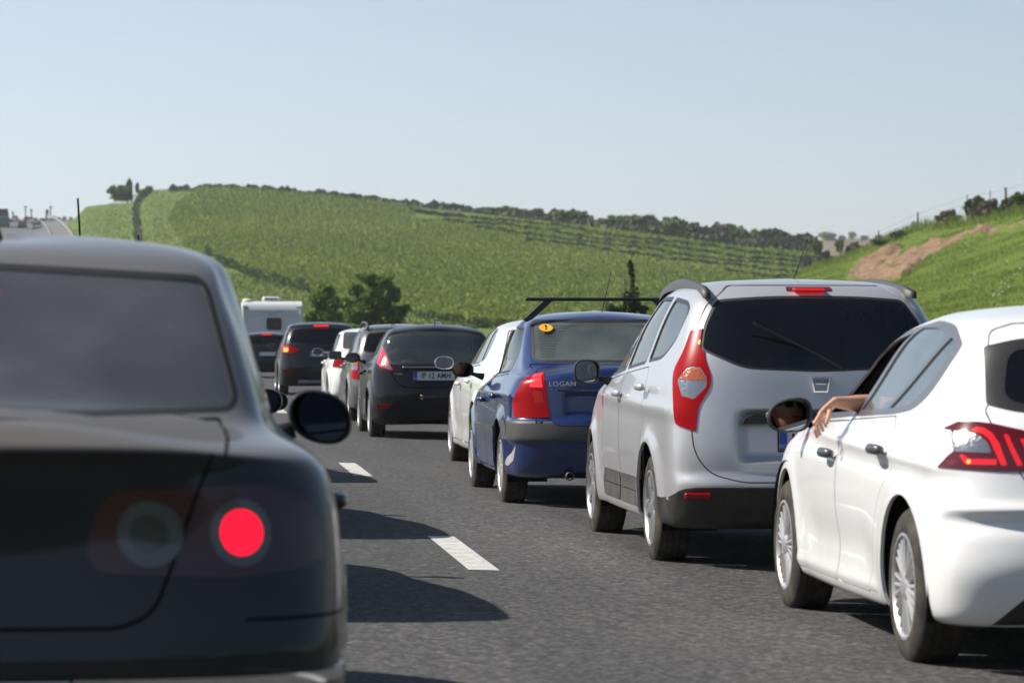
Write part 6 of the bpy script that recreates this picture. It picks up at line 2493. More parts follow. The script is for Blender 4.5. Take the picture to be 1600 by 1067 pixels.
# ------------------------------------------------------------------ generic cars further down the queue
def queue_car(name, label, kind, loc, paint, L, W, H, group=None, lamp=None, lamp_m=RED, gl=GLASS, rgl=GLASS_DARK, res=(240, 90), rails=False,
              style='five', R=.31, mir=INK, low=False, brake_m=None, sub=None, plate=None, mirror_shape=2.4, belt_seal=RUBBER, rear_pts=None, extra=None, skip=()):
    base = dict(hatch=(HATCH, 4.25, 1.806, 1.47, (.78, 3.40)), mpv=(MPV, 4.5, 1.754, 1.668, (.86, 3.62)), sedan=(SEDAN, 4.25, 1.74, 1.525, (.85, 3.45)))[kind]
    tb, bl, bw, bh, bax = base
    sy, sx, sz = L / bl, W / bw, H / bh
    ax = tuple(a_ * sy for a_ in bax)
    t = thing(name, label, 'car', loc, 0, group)
    S = Shell(xf(tb, sy, sx, sz), res[0], res[1], fenders(ax, R, .025, None, .014, .4))
    for y in ax:
        S.cut(circle(y, R + .01, R + .05, 28), 90, 'drop', nmin=0, both=True)

    def s2(p):
        return [(q[0] * sy, q[1] * sz) + tuple(q[2:]) for q in p]

    def b2(p):
        return [(q[0] * sx, q[1] * sz) + tuple(q[2:]) for q in p]
    if kind == 'hatch':
        wins = [[(3.10, .985, .02), (2.10, 1.02, .02), (1.90, 1.35, .04), (2.20, 1.315, .1), (2.70, 1.185, .1)], [(2.02, 1.022, .02), (1.30, 1.05, .04), (1.22, 1.35, .05), (1.82, 1.352, .03)],
                [(1.22, 1.055, .02), (.92, 1.10, .06), (.80, 1.25, .06), (.92, 1.33, .05), (1.14, 1.345, .02)]]
        rwp = [(-.66, 1.08), (-.56, 1.34), (0, 1.362), (.56, 1.34), (.66, 1.08), (0, 1.05)]
        gate = [(-.59, 1.34), (-.675, 1.04), (-.60, .80, .05), (-.5, .66, .1), (.5, .66, .1), (.60, .80, .05), (.675, 1.04), (.59, 1.34), (0, 1.39)]
        wsc = [(-.68, 1.02), (.68, 1.02), (.58, 1.35), (-.58, 1.35)]
        drs = [[(3.10, .26), (3.14, .6), (3.10, .94, .01), (2.06, .98, .01), (2.03, .8), (2.08, .26)], [(2.065, .26), (2.015, .8), (2.045, .98, .01), (1.10, 1.02, .02), (1.02, .86, .1), (1.2, .66, .1), (1.38, .26)]]
    elif kind == 'mpv':
        wins = [[(3.27, 1.075, .02), (2.25, 1.128, .02), (2.06, 1.525, .03), (2.30, 1.50, .1), (2.72, 1.36, .1)], [(2.14, 1.135, .02), (1.38, 1.175, .03), (1.16, 1.535, .04), (1.97, 1.54, .03)],
                [(1.25, 1.185, .02), (.78, 1.21, .12), (.52, 1.32, .15), (.47, 1.46, .12), (.62, 1.505, .06), (1.04, 1.53, .02)]]
        rwp = [(-.66, 1.20), (-.58, 1.50), (0, 1.54), (.58, 1.50), (.66, 1.20), (0, 1.16)]
        gate = [(-.70, 1.55), (-.72, 1.12), (-.66, .80, .05), (-.6, .62, .1), (.6, .62, .1), (.66, .80, .05), (.72, 1.12), (.70, 1.55), (0, 1.60)]
        wsc = [(-.68, 1.12), (.68, 1.12), (.58, 1.53), (-.58, 1.53)]
        drs = [[(2.98, .3), (3.0, .60), (3.2, 1.02, .01), (2.20, 1.085, .01), (2.13, .6), (2.16, .3)], [(2.145, .3), (2.115, .6), (2.18, 1.088, .01), (1.18, 1.14, .02), (1.10, .90, .1), (1.29, .62, .1), (1.36, .3)]]
    else:
        wins = [[(3.0, .985, .02), (2.08, 1.02, .02), (1.98, 1.40, .04), (2.22, 1.375, .1), (2.62, 1.20, .1)], [(2.0, 1.022, .02), (1.18, 1.05, .06), (1.02, 1.20, .08), (1.25, 1.37, .08), (1.90, 1.402, .04)]]
        rwp = [(-.60, 1.135), (-.555, 1.43), (.555, 1.43), (.60, 1.135)]
        gate = [(-.645, 1.10), (-.60, 1.02), (-.545, .68, .03), (-.49, .635, .05), (.49, .635, .05), (.545, .68, .03), (.60, 1.02), (.645, 1.10)]
        wsc = [(-.66, 1.05), (.66, 1.05), (.56, 1.43), (-.56, 1.43)]
        drs = [[(2.98, .27), (3.03, .85), (3.04, .94, .01), (2.04, .985, .01), (2.0, .8), (2.03, .27)], [(2.018, .27), (1.985, .8), (2.025, .985, .01), (1.12, 1.02, .02), (1.04, .88, .1), (1.27, .60, .12), (1.42, .27)]]
    if rear_pts:
        rwp = rear_pts
    for i, p in enumerate(wins):
        P = rnd(s2(p), .03, 3)
        S.cut(inset(P, -.02), 90, 'seal%d' % i, nmin=.08, both=True)
        S.cut(P, 90, 'pane%d' % i, only=('seal%d' % i,), nmin=.04, both=True)
    if not low:
        for i, d in enumerate(drs):
            door_cut(S, s2(d), 'door%d' % i, gap=.012)
    rw = rnd(b2(rwp), .05, 4)
    S.cut(inset(rw, -.012), 0, 'rseal', nmin=.1)
    S.cut(rw, 0, 'rpane', only=('rseal',), nmin=.05)
    ws = rnd(b2(wsc), .05, 3)
    S.cut(ws, 180, 'fpane', nmin=.08)
    if lamp:
        a = 22
        S.cut(rnd(ob(a, lamp[0]), .02, 3), a, 'lamp', nmin=.05, both=True)
        for j, (pts, m_, tg_) in enumerate(lamp[1:]):
            S.cut(rnd(ob(a, pts), .015, 3), a, 'sub%d' % j, only=('lamp',), nmin=.03, both=True)
    g = rnd(b2(gate), .03, 3)
    S.cut(inset(g, -.005), 0, 'gap', nmin=.15)
    S.cut(inset(g, .005), 0, 'gate', only=('gap',), nmin=.1)
    if extra:
        extra(S, t, 'cut')
    S.extract('body', 'body', paint, t, 0, .016)
    S.extract('body', 'lining', CABIN, t, -.03, 0, where=lambda c: (c[:, 2] > .68 * H) & (c[:, 1] > .3), flip=True)
    if not low:
        doors_out(S, ('door0', 'door1'), paint, t)
    S.extract('gate', 'boot_lid' if kind == 'sedan' else 'tailgate', paint, t, 0, .015)
    for sd in ('|L', '|R'):
        for i in range(len(wins)):
            S.extract('seal%d%s' % (i, sd), 'window_seal', belt_seal, t, -.001, .01)
            S.extract('pane%d%s' % (i, sd), 'side_window', gl, t, -.006)
        if lamp:
            Lm = S.extract('lamp' + sd, 'tail_lamp', lamp_m, t, .006, .02)
            for j, (pts, m_, tg_) in enumerate(lamp[1:]):
                S.extract('sub%d%s' % (j, sd), tg_, m_, Lm, .008, .012)
    S.extract('rseal', 'rear_window_seal', RUBBER, t, -.001, .01)
    S.extract('rpane', 'rear_window', rgl, t, -.003)
    S.extract('fpane', 'windscreen', GLASS, t, -.004)
    if extra:
        extra(S, t, 'build')
    hw = W / 2
    for y in ax:
        for sd in (-1, 1):
            wheel(t, sd * (hw - .12), y, R, R * .66, .2, style, sd < 0)
            if not low:
                arch_liner(t, y, R + .08, hw - .04, hw - .36, sd)
    body_frame(t, S, hw - .27, .22, .34, .45 * sy, 3.9 * sy)
    mz = H * (.68 if kind != 'mpv' else .655)
    for sd in (-1, 1):
        p = Vector((sd * (hw + .075), (3.03 if kind != 'mpv' else 3.1) * sy, mz + .02))
        tocam = (Vector((-loc[0], -loc[1], 1.33)) - p).normalized()
        door_mirror(t, p, .19, .13, mir, sd, tocam + (Vector((-.37 if sd < 0 else -.1, 1.9, mz + .12)) - p).normalized(), mirror_shape, .1, .06)
        if not low:
            handle(t, sd * (hw - .002), 2.12 * sy, .56 * H, sd, paint, .18)
            handle(t, sd * (hw - .002), 1.12 * sy, .585 * H, sd, paint, .18)
    if rails:
        for sd in (-1, 1):
            m = MB()
            x = hw * .66
            m.tube([(sd * x, .42 * sy, H * .945), (sd * x, .5 * sy, H * .985), (sd * x, .8 * sy, H * 1.008), (sd * x, 1.8 * sy, H * 1.012), (sd * x, 2.15 * sy, H * .99), (sd * x, 2.25 * sy, H * .96)], .02, 8)
            m.build('roof_rail', TRIM, t, smooth=True)
    if brake_m:
        m = MB()
        bz = H * .965 if kind != 'sedan' else H * .92
        by = {'hatch': .43, 'mpv': .33, 'sedan': 1.05}[kind] * sy - .03
        m.box((-.16, by - .02, bz - .045), (.16, by + .03, bz - .012), .005)
        m.build('brake_lamp', brake_m, t)
    if plate:
        plate_board(t, *plate)
    bz = 1.0 if kind != 'mpv' else 1.08
    yb = {'hatch': .7, 'mpv': .6, 'sedan': .95}[kind]
    cabin(t, S, yb * sy, 3.0 * sy, hw - .17, .34, .6 * H, [(1.55 * sy, (-.36, .36), .5, True, .6)] + ([] if low else [((yb + .12) * sy, (-.4, 0, .4), .44, False, .5)]), (-.36, 2.6 * sy))
    return t


def black_hatchback():
    paint = pbr('black_paint', (0.008, 0.008, 0.010), 0.35, metal=0.0, coat=.4, spec=.15, dirt=0.05, dscale=2.4, dirt_col=(.13, .115, .095), coat_rough=0.05)
    lamp = [[(-.70, .35, 1.21, .01), (-.665, .30, 1.10), (-.585, .09, .875, .02), (-.72, .09, .905, .03), (-.815, .20, .955, .03), (-.80, .25, 1.00, .03), (-.735, .33, 1.13)],
            ([(-.72, .2, 1.03), (-.66, .2, 1.03), (-.645, .12, .965), (-.74, .12, .965)], pbr('pale_red_lens', (.75, .16, .18), .2, coat=1), 'brake_lens'),
            ([(-.72, .12, .955), (-.645, .12, .955), (-.615, .10, .895), (-.70, .10, .915)], CLEAR, 'reversing_lens')]

    def extra(S, t, st):
        if st == 'cut':
            return
        for sd in (-1, 1):
            m = MB()
            m.prism([(sd * .80, .45), (sd * .60, .455), (sd * .66, .40), (sd * .78, .395)][::sd], .012, .06)
            m.build('rear_reflector', RED, t)
        m = MB()
        m.box((-.46, .03, .905), (.46, .075, .93), .006)
        m.build('handle_bar', pbr('dull_bar', (.20, .20, .21), .35, metal=.6), t)
        text_mesh('dealer_letters', 'CARTREND', .030, PLATE, t, (-.385, .135, .99), ext=.001, sx=1.1)
        text_mesh('trim_letters', 'TITANIUM', .024, PLATE, t, (-.52, .045, .835), ext=.001)
        m = MB()
        blob(m, (-.22, .0, .56), (.018, .012, .012))
        blob(m, (-.22, .0, .52), (.013, .01, .008))
        m.build('tow_cover', pbr('brass', (.6, .35, .12), .3, metal=.8), t, smooth=True)
        m = MB()
        m.tube([(.05, .24, 1.05), (.0, .26, 1.075), (-.05, .30, 1.08)], .01, 6)
        m.build('rear_wiper', PLASTIC, t)
    t = queue_car('black_hatchback', 'black hatchback with tall red tail lamps and plate IF 12 AMH', 'hatch', (3.23, 41.14, 0), paint, 3.95, 1.74, 1.475, lamp=lamp,
                  lamp_m=pbr('bright_red_lens', (.62, .02, .05), .15, coat=1), rgl=glass('clear_rear_glass', (.55, .60, .58), .10, .09, (.30, .38, .34)), res=(340, 130), style='cap', R=.30,  # greenish film painted in for a reflection on the rear glass
                  gl=GLASS, plate=(-.06, .035, .81, .52, .11, 'IF 12 AMH', True, 0, .098), extra=extra, mirror_shape=2.2,
                  rear_pts=[(-.68, 1.10, .05), (-.70, 1.19, .03), (-.60, 1.315, .06), (-.3, 1.362, .1), (.3, 1.362, .1), (.60, 1.315, .06), (.70, 1.19, .03), (.68, 1.10, .05), (.62, .965, .04), (-.62, .965, .04)])
    m = MB()
    for sd in (-1, 1):
        m.tube([(sd * .52, .75, 1.455), (sd * .50, 1.4, 1.468), (sd * .47, 2.1, 1.45)], .006, 6)
    m.build('roof_channel', RUBBER, t)
    m = MB()
    m.tube([(0, .75, 1.455), (0, .68, 1.53)], [.006, .003], 6)
    m.build('aerial', INK, t)
    return t


def build_queue():
    white_hatchback()
    silver_people_carrier()
    blue_saloon()
    dark_saloon()
    black_hatchback()
    wp = pbr('pearl_white_paint', (0.66, 0.66, 0.63), 0.35, coat=0.8, dirt=0.22, dscale=2.5, coat_rough=.05)
    queue_car('white_estate', 'white estate car squeezed between the blue saloon and the black hatchback', 'hatch', (3.67, 30.35, 0), wp, 4.65, 1.80, 1.50, res=(300, 110), gl=glass('grey_glass', (0.30, 0.33, 0.33), 0.10, 0.09, (0.42, 0.45, 0.46)),
              mir=CHROME, R=.32, belt_seal=TRIM, style='five', lamp=[[(-.78, .2, .98), (-.62, .09, .96), (-.62, .07, .80), (-.78, .2, .80)]])
    gp = pbr('grey_paint', (0.13, 0.125, 0.12), 0.32, metal=0.5, coat=0.8, dirt=0.3, dscale=2.2, coat_rough=.06)
    gs = [[(-.72, .15, 1.02, .01), (-.845, .2, 1.0, .02), (-.86, .2, .66, .01), (-.72, .08, .66, .01)],
          ([(-.74, .13, 1.0), (-.83, .2, .98), (-.835, .2, .87), (-.74, .13, .87)], AMBER, 'indicator_lens'), ([(-.74, .13, .865), (-.835, .2, .865), (-.84, .2, .80), (-.74, .12, .80)], CLEAR, 'reversing_lens')]
    queue_car('grey_estate', 'dark grey estate with roof rails and tall orange and red tail lamps', 'mpv', (3.36, 49.0, 0), gp, 4.4, 1.72, 1.50, lamp=gs, rails=True, res=(240, 100), R=.31, mirror_shape=5,
              rgl=GLASS_DARK, gl=GLASS)
    ws_ = MATS['white_paint']
    queue_car('white_saloon', 'white saloon between the dark grey estate and the black SUV', 'sedan', (3.47, 57.6, 0), ws_, 4.4, 1.78, 1.46, res=(240, 100), R=.31, mir=CHROME,
              lamp=[[(-.80, .2, .92, .02), (-.62, .06, .90, .02), (-.62, .05, .74, .02), (-.86, .2, .76, .02)]], rgl=glass('pale_rear_glass', (.3, .34, .36), .1, .12, (.4, .45, .5)))
    bp = pbr('deep_black_paint', (0.008, 0.009, 0.012), 0.35, metal=0.0, coat=.6, spec=.2, dirt=0.05, dscale=2, coat_rough=.05)

    def bm(S, t, st):
        if st == 'build':
            for sd in (-1, 1):
                m = MB()
                m.prism([(sd * .84, .56), (sd * .62, .57), (sd * .66, .52), (sd * .82, .51)][::sd], .0, .06)
                m.build('rear_reflector', RED, t)
            m = MB()
            m.box((-.5, -.01, .28), (.5, .05, .36), .02)
            m.build('skid_plate', pbr('satin_grey', (.2, .2, .22), .35, metal=.5), t)
    queue_car('black_off_roader', 'black SUV with its left tail lamp glowing orange and red', 'mpv', (2.98, 70.2, 0), bp, 4.45, 1.83, 1.61, rails=False, res=(260, 110), R=.345,
              lamp=[[(-.88, .25, 1.08, .02), (-.70, .10, 1.09, .03), (-.50, .06, 1.03, .02), (-.50, .06, .97, .02), (-.70, .08, .93, .02), (-.89, .2, .95, .02)],
                    ([(-.84, .15, 1.045), (-.73, .1, 1.045), (-.73, .1, .965), (-.84, .15, .965)], LIT_AMBER, 'indicator_lens'),
                    ([(-.86, .2, 1.075), (-.73, .1, 1.08), (-.73, .1, 1.052), (-.86, .2, 1.052)], LIT, 'brake_lens')],
              lamp_m=RED, brake_m=LIT, plate=(-.0, .02, .92, .52, .11, ''), mir=bp, extra=bm, gl=GLASS)
    queue_car('dark_hatchback', 'dark hatchback right behind the white caravan, only its tail window visible', 'hatch', (2.55, 99.0, 0), bp, 4.2, 1.75, 1.42, res=(160, 70), low=True, R=.31, brake_m=LIT,
              lamp=[[(-.84, .25, .95), (-.64, .10, .95), (-.64, .08, .82), (-.86, .2, .82)]], plate=(0, .0, .75, .52, .11, ''), mir=bp)
    # the left lane ahead of the dark saloon: only the shadows and a mirror edge of these reach past it
    for i, (yy, lab) in enumerate(((14.35, 'black hatchback directly ahead of the dark grey saloon, casting the longest shadow'), (20.3, 'second hatchback hidden ahead of the dark grey saloon in the left lane'),
                                   (28.1, 'third hatchback in the left lane, its shadow lying over the far lane dash'))):
        if i == 0:
            src = queue_car('left_lane_hatchback', lab, 'hatch', (-.52, yy, .09), bp, 4.05, 1.74, 1.47, res=(160, 70), low=True, R=.31, lamp=[[(-.84, .25, .95), (-.64, .10, .95), (-.64, .08, .82), (-.86, .2, .82)]], mir=bp, group='hatchbacks queuing in the left lane')
            m = MB()
            for ch in src.children:
                if ch.name.startswith('door_mirror'):
                    ch.location.z -= .13
            m.tube([(.02, 2.35, 1.44), (-.0, 2.1, 1.92)], [.0065, .005], 6)
            m.build('aerial', INK, src)
        else:
            c = copy_tree(src)
            c.location = (-.30, yy, .09)
            for ch in c.children:
                if ch.name.startswith('door_mirror'):
                    ch.location.z -= .12
            c['label'] = lab


def copy_tree(o, parent=None):
    c = o.copy()
    COL.objects.link(c)
    if parent is not None:
        c.parent = parent
    for ch in list(o.children):
        copy_tree(ch, c)
    return c
# ------------------------------------------------------------------ caravan
def caravan():
    cw = pbr('caravan_white', (.62, .63, .64), .4, dirt=.15, dscale=1.0)
    pos = at(426, 556, 128)
    t = thing('caravan', 'white touring caravan with one dark rear window and a rooftop air conditioner', 'caravan', (pos.x, pos.y, 0), 0)
    W, H = 1.15, 2.64
    prof = [(.10, .5), (.0, .9), (.0, 2.3), (.12, 2.55), (.35, H), (5.2, H), (5.6, 2.3), (5.8, 1.6), (5.5, .5)]
    P = rnd(prof, .12, 4)
    m = MB()
    m.prism([(y, z) for y, z in P], -W, W, axis='x')
    m.build('body', cw, t)
    for sd in (-1, 1):
        m = MB()
        m.box((sd * (W - .03) - .07, -.02, .6), (sd * (W - .03) + .07, .10, 2.50), .025)
        m.build('corner_moulding', pbr('moulding', (.66, .67, .67), .35), t)
        m = MB()
        m.box((sd * (W - .14) - .07, -.035, 2.38), (sd * (W - .14) + .07, .02, 2.43), .01)
        m.build('marker_lamp', pbr('dark_marker', (.03, .03, .03), .3), t)
        m = MB()
        m.box((sd * (W - .16) - .09, -.04, .8), (sd * (W - .16) + .09, .02, 1.05), .01)
        m.build('tail_lamp', RED, t)
        wheel(t, sd * (W - .12), 2.8, .33, .2, .2, 'cap', sd < 0)
    m = MB()
    m.box((-1.05, -.015, 1.32), (1.05, .03, 1.44), .01)
    m.build('lower_ledge', MATS['moulding'], t)
    m = MB()
    m.prism(rnd([(-.24, 1.52), (.34, 1.52), (.34, 1.99), (-.24, 1.99)], .08, 4), -.03, .03)
    wf = m.build('rear_window', INK, t)
    m = MB()
    m.prism(rnd([(-.19, 1.57), (.29, 1.57), (.29, 1.92), (-.19, 1.92)], .05, 4), -.036, -.031)
    m.build('pane', pbr('smoked_acrylic', (.05, .05, .055), .08, coat=1), wf)
    # air conditioner and roof dome
    m = MB()
    m.box((-.38, .5, H), (.30, 1.3, H + .19), .05)
    ac = m.build('air_conditioner', MATS['moulding'], t)
    m = MB()
    for k in range(5):
        m.box((-.28 + k * .10, .485, H + .07), (-.21 + k * .10, .51, H + .14), .004)
    m.build('grille', INK, ac)
    m = MB()
    blob(m, (-.98, .5, H + .03), (.20, .22, .08))
    m.build('roof_dome', pbr('cream_plastic', (.75, .70, .50), .5), t, smooth=True)
    # decals: arcs and lettering
    g = pbr('decal_grey', (.25, .24, .24), .5)
    for (zz, sg) in ((2.26, 1), (2.10, 1)):
        for sd in (-1, 1):
            m = MB()
            pts = [(sd * (.25 + .65 * k / 10), -.004, zz - .05 * (k / 10) ** 2) for k in range(11)]
            for a_, b_ in zip(pts, pts[1:]):
                m.add([(a_[0], -.004, a_[2]), (b_[0], -.004, b_[2]), (b_[0], -.004, b_[2] + .012), (a_[0], -.004, a_[2] + .012)], [(0, 1, 2, 3)])
            m.build('decal_line', g, t)
    text_mesh('caravan_letters', 'CONQUEST', .135, g, t, (-.02, -.004, 2.215), ext=.001, sx=1.25)
    text_mesh('caravan_small_letters', 'TOURING', .05, INK, t, (-.02, -.004, 2.12), ext=.001, sx=1.7, bold=.001)
    m = MB()
    m.box((-1.0, .05, .40), (1.0, .15, .6), .03)
    m.box((-.9, .2, .38), (.9, 5.4, .5))
    m.build('chassis', DARK, t)
    return t


# ------------------------------------------------------------------ people
def skin_fig(name, pts, edges, rad, m, parent, levels=2, root=0):
    me = bpy.data.meshes.new(name)
    me.from_pydata([tuple(p) for p in pts], edges, [])
    o = bpy.data.objects.new(name, me)
    link(o, parent)
    o.modifiers.new('skin', 'SKIN')
    o.modifiers['skin'].use_smooth_shade = True
    sv = me.skin_vertices[0].data
    for i, r_ in enumerate(rad):
        sv[i].radius = r_ if isinstance(r_, tuple) else (r_, r_)
        sv[i].use_root = i == root
    s = o.modifiers.new('sub', 'SUBSURF')
    s.levels = levels
    s.render_levels = levels
    me.materials.append(m)
    # freeze
    dg = bpy.context.evaluated_depsgraph_get()
    ev = o.evaluated_get(dg)
    me2 = bpy.data.meshes.new_from_object(ev)
    o.modifiers.clear()
    o.data = me2
    me2.materials.clear()
    me2.materials.append(m)
    me2.polygons.foreach_set('use_smooth', [True] * len(me2.polygons))
    return o


def head(parent, c, yaw=0.0, hair=(.02, .015, .01), glasses=False):
    c = Vector(c)
    M = Matrix.Rotation(yaw, 4, 'Z')
    m = MB()
    V, F = [], []
    n, k = 24, 18
    for i in range(k + 1):
        ph = -math.pi / 2 + math.pi * i / k
        for j in range(n):
            t = 2 * math.pi * j / n
            x, y, z = math.cos(ph) * math.cos(t), math.cos(ph) * math.sin(t), math.sin(ph)
            w_ = 1 - .22 * max(0, -z) ** 1.2
            p = Vector((x * .076 * w_, y * .098 * (1 - .1 * max(0, -z)), z * .118))
            # nose, brow, mouth, chin on the +y side
            f = max(0, y)
            p.y += f * (.024 * math.exp(-((p.x / .013) ** 2) - ((p.z + .012) / .022) ** 2) + .008 * math.exp(-((p.z - .03) / .012) ** 2) * math.exp(-(p.x / .05) ** 2)
                        - .010 * math.exp(-((abs(p.x) - .03) / .013) ** 2 - ((p.z - .012) / .012) ** 2) + .008 * math.exp(-((p.z + .058) / .010) ** 2 - (p.x / .025) ** 2) + .008 * math.exp(-((p.z + .095) / .02) ** 2 - (p.x / .03) ** 2))
            V.append(c + M @ p)
    for i in range(k):
        for j in range(n):
            F.append((i * n + j, i * n + (j + 1) % n, (i + 1) * n + (j + 1) % n, (i + 1) * n + j))
    m.add(V, F)
    for sd in (-1, 1):
        blob(m, c + M @ Vector((sd * .078, -.005, -.005)), (.010, .020, .032), 8, 6)
    h = m.build('head', SKIN, parent, smooth=True)
    m = MB()
    for sd in (-1, 1):
        blob(m, c + M @ Vector((sd * .030, .083, .012)), (.011, .008, .007), 10, 8)
    m.build('eyes', INK if not glasses else INK, h, smooth=True)
    m = MB()
    blob(m, c + M @ Vector((0, .094, -.052)), (.022, .006, .005), 10, 6)
    m.build('mouth', pbr('lips', (.35, .12, .10), .5), h, smooth=True)
    m = MB()
    blob(m, c + M @ Vector((0, -.022, .038)), (.086, .095, .092), 20, 14, 2.1)
    m.build('hair', pbr('hair_dark', hair, .6, bump=.6, bscale=150), h, smooth=True)
    if glasses:
        m = MB()
        for sd in (-1, 1):
            blob(m, c + M @ Vector((sd * .032, .100, .012)), (.026, .006, .019), 12, 8, 3)
            m.tube([c + M @ Vector((sd * .058, .095, .018)), c + M @ Vector((sd * .08, 0, .012))], .003, 5)
        m.build('sunglasses', INK, h, smooth=True)
    return h


def driver(root_loc, label, shirt, left_arm=None, glasses=False, hair=(.02, .015, .01)):
    """seated driver; joint positions are in the frame of the car"""
    t = thing('person', label, 'person', root_loc)
    x = -.37
    sk, sh = SKIN, shirt
    sl = Vector((x - .19, 1.72, .98))
    sr = Vector((x + .19, 1.72, .98))
    if left_arm is None:
        left_arm = [Vector((x - .24, 1.98, .78)), Vector((x - .16, 2.28, .86)), Vector((x - .14, 2.36, .88))]
    # one continuous body: hips, spine, neck, legs, arms
    pts = [(x, 1.78, .46), (x, 1.74, .62), (x, 1.70, .82), (x, 1.70, .98), (x, 1.73, 1.07), (x, 1.745, 1.13),
           sl, sr, (x + .24, 1.98, .78), (x + .16, 2.28, .86), (x + .14, 2.36, .88),
           (x - .10, 2.0, .46), (x - .12, 2.25, .52), (x - .12, 2.5, .34), (x + .10, 2.0, .46), (x + .12, 2.25, .52), (x + .12, 2.5, .34)]
    ed = [(0, 1), (1, 2), (2, 3), (3, 4), (4, 5), (3, 6), (3, 7), (7, 8), (8, 9), (9, 10), (0, 11), (11, 12), (12, 13), (0, 14), (14, 15), (15, 16)]
    rad = [(.16, .12), (.15, .11), (.18, .12), (.15, .10), (.055, .055), (.05, .05), .062, .062, .045, .03, .03, .085, .065, .05, .085, .065, .05]
    b = len(pts)
    pts = pts + [tuple(left_arm[0])]
    ed.append((6, b))
    rad.append(.046)
    body = skin_fig('body', pts, ed, rad, sh, t)
    head(t, (x, 1.775, 1.215), 0, hair, glasses)
    return t, pts


def hand_arm(parent, elbow, wrist, palm_end, fingers, thumb, up):
    """forearm and hand as one skin: elbow to wrist to palm, four fingers and a thumb"""
    pts, ed, rad = [], [], []

    def add(p, r_, prev=None):
        pts.append(Vector(p))
        rad.append(r_)
        i = len(pts) - 1
        if prev is not None:
            ed.append((prev, i))
        return i
    el, wr = Vector(elbow), Vector(wrist)
    a = add(wr, (.029, .021))
    m1 = add(wr.lerp(el, .35), .034, a)
    m2 = add(wr.lerp(el, .7), .044, m1)
    add(el, .046, m2)
    pm = add(palm_end, (.040, .017), a)
    return pts, ed, rad, a, pm


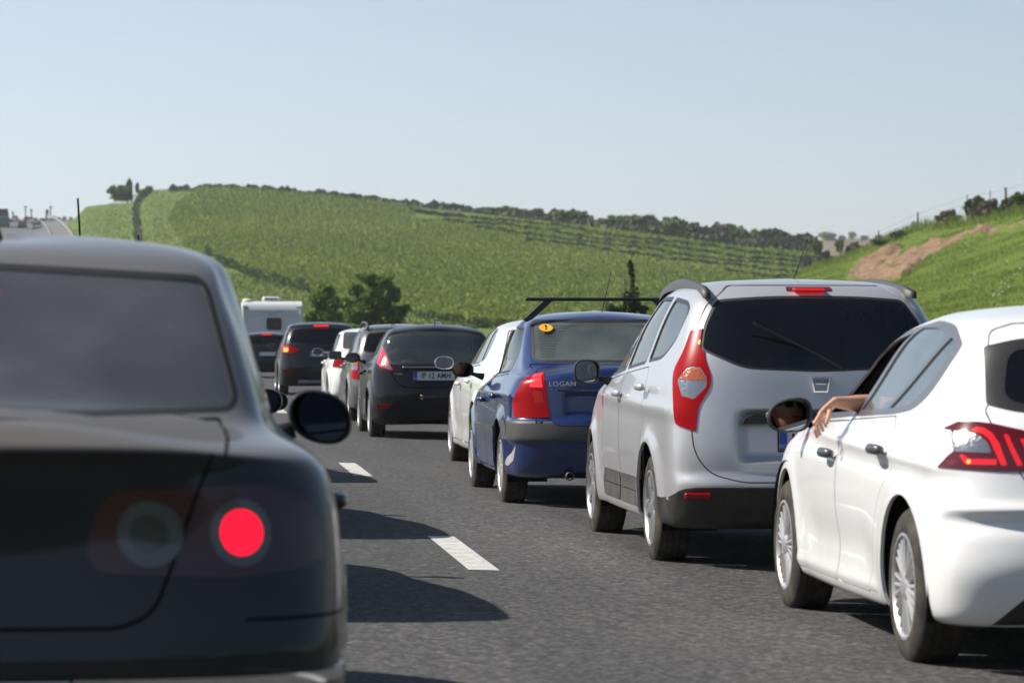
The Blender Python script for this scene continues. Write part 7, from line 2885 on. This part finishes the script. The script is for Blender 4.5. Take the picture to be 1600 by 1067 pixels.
def arm_out():
    """left forearm resting on the sill, hand hanging down outside"""
    O = Vector((3.79, 12.24, 0))
    el = at(1372, 634, 14.62) - O
    wr = at(1304, 628, 14.50) - O
    kn = at(1281, 650, 14.46) - O
    t_loc = O
    shirt = pbr('orange_shirt', (.55, .12, .03), .8)
    t, _ = driver(O, 'driver in orange with a bare forearm hanging out of the white hatchback window', shirt, [el + Vector((.02, -.0, .0))], True)
    arm = MB()
    # forearm: elliptical tapered sweep, continuous into the back of the hand
    P = [el + Vector((.06, -.02, -.01)), el, el.lerp(wr, .25) + Vector((0, 0, .003)), el.lerp(wr, .5) + Vector((0, 0, .002)), el.lerp(wr, .75), wr, wr.lerp(kn, .3), wr.lerp(kn, .65), kn]
    hd = (kn - wr).normalized()
    V, F = [], []
    n = 20
    W = [(.046, .046), (.047, .045), (.047, .042), (.042, .037), (.034, .029), (.028, .021), (.034, .019), (.039, .017), (.037, .014)]
    # the hand is broad across 'side', thin along 'nrm'
    side_f = Vector((0, 1, 0)) - hd * hd.y
    side_f = (side_f + Vector((.35, 0, -.35))).normalized()
    for i, (p, (wa, wb)) in enumerate(zip(P, W)):
        d = (P[min(i + 1, len(P) - 1)] - P[max(i - 1, 0)]).normalized()
        s_ = (side_f - d * side_f.dot(d)).normalized()
        nn = d.cross(s_).normalized()
        for k in range(n):
            a_ = 2 * math.pi * k / n
            V.append(p + s_ * math.cos(a_) * wa + nn * math.sin(a_) * wb)
    for i in range(len(P) - 1):
        for k in range(n):
            F.append((i * n + k, i * n + (k + 1) % n, (i + 1) * n + (k + 1) % n, (i + 1) * n + k))
    F.append(tuple(range(n)))
    F.append(tuple(range((len(P) - 1) * n, len(P) * n))[::-1])
    arm.add(V, F)
    s_ = (side_f - hd * side_f.dot(hd)).normalized()
    nn = hd.cross(s_).normalized()
    down = Vector((0, 0, -1))
    # finger chains in photograph order; the index finger hangs straight, the others curl back
    def finger(base, tips, r0):
        pts = [base] + tips
        rs = [r0 * 1.06, r0, r0 * .94, r0 * .86, r0 * .62][:len(pts)]
        arm.tube(pts, rs, 10)
        blob(arm, pts[-1], (rs[-1], rs[-1], rs[-1]), 8, 6, 2)
        for p, q in zip(pts[1:-1], rs[1:-1]):
            blob(arm, p, (q * 1.03, q * 1.03, q * 1.03), 8, 6, 2)
    D0 = 14.44
    W2 = lambda x, y, d: at(x, y, d) - O
    base = lambda f: kn - hd * .012 + s_ * f
    finger(base(-.026), [W2(1273, 661, D0 - .02), W2(1273.5, 672, D0 - .01), W2(1277, 682, D0)], .0098)
    finger(base(-.008), [W2(1277, 663, D0 + .015), W2(1279, 672, D0 + .03), W2(1281, 678, D0 + .04)], .0098)
    finger(base(.010), [W2(1282, 661, D0 + .04), W2(1284.5, 668, D0 + .06), W2(1286, 672, D0 + .07)], .0092)
    finger(base(.027), [W2(1287, 657, D0 + .06), W2(1289.5, 663, D0 + .075), W2(1291, 666, D0 + .085)], .0082)
    th = wr.lerp(kn, .35)
    finger(th, [W2(1296, 646, 14.42), W2(1294, 654, 14.41), W2(1291.5, 661, 14.41)], .0115)
    a = arm.build('forearm_and_hand', SKIN, t, smooth=True)
    # fuse the pieces into one skin
    md = a.modifiers.new('fuse', 'REMESH')
    md.mode = 'VOXEL'
    md.voxel_size = .0032
    md.use_smooth_shade = True
    m2 = a.modifiers.new('soft', 'SMOOTH')
    m2.factor = .5
    m2.iterations = 6
    dg = bpy.context.evaluated_depsgraph_get()
    me2 = bpy.data.meshes.new_from_object(a.evaluated_get(dg))
    a.modifiers.clear()
    a.data = me2
    me2.materials.clear()
    me2.materials.append(SKIN)
    me2.polygons.foreach_set('use_smooth', [True] * len(me2.polygons))
    return t


build_queue()
caravan()
arm_out()
driver(Vector((3.33, 24.62, 0)), 'driver at the wheel of the blue saloon, seen in its door mirror', pbr('red_shirt', (.35, .06, .04), .8))
driver(Vector((3.585, 18.10, 0)), 'driver at the wheel of the silver people carrier, seen in its door mirror', pbr('grey_shirt', (.3, .28, .26), .8))

# ------------------------------------------------------------------ air
m = bpy.data.materials.new('haze_air')
m.use_nodes = True
nt_ = m.node_tree
nt_.nodes.clear()
out_ = nt_.nodes.new('ShaderNodeOutputMaterial')
pv = nt_.nodes.new('ShaderNodeVolumePrincipled')
pv.inputs['Color'].default_value = (.86, .90, .95, 1)
pv.inputs['Density'].default_value = 0.00018
pv.inputs['Anisotropy'].default_value = 0.2
nt_.links.new(pv.outputs[0], out_.inputs['Volume'])
mb = MB()
mb.box((-4700, -4200, -2.5), (4700, 5200, 75))
hz = mb.build('haze', m)
stuff(hz)
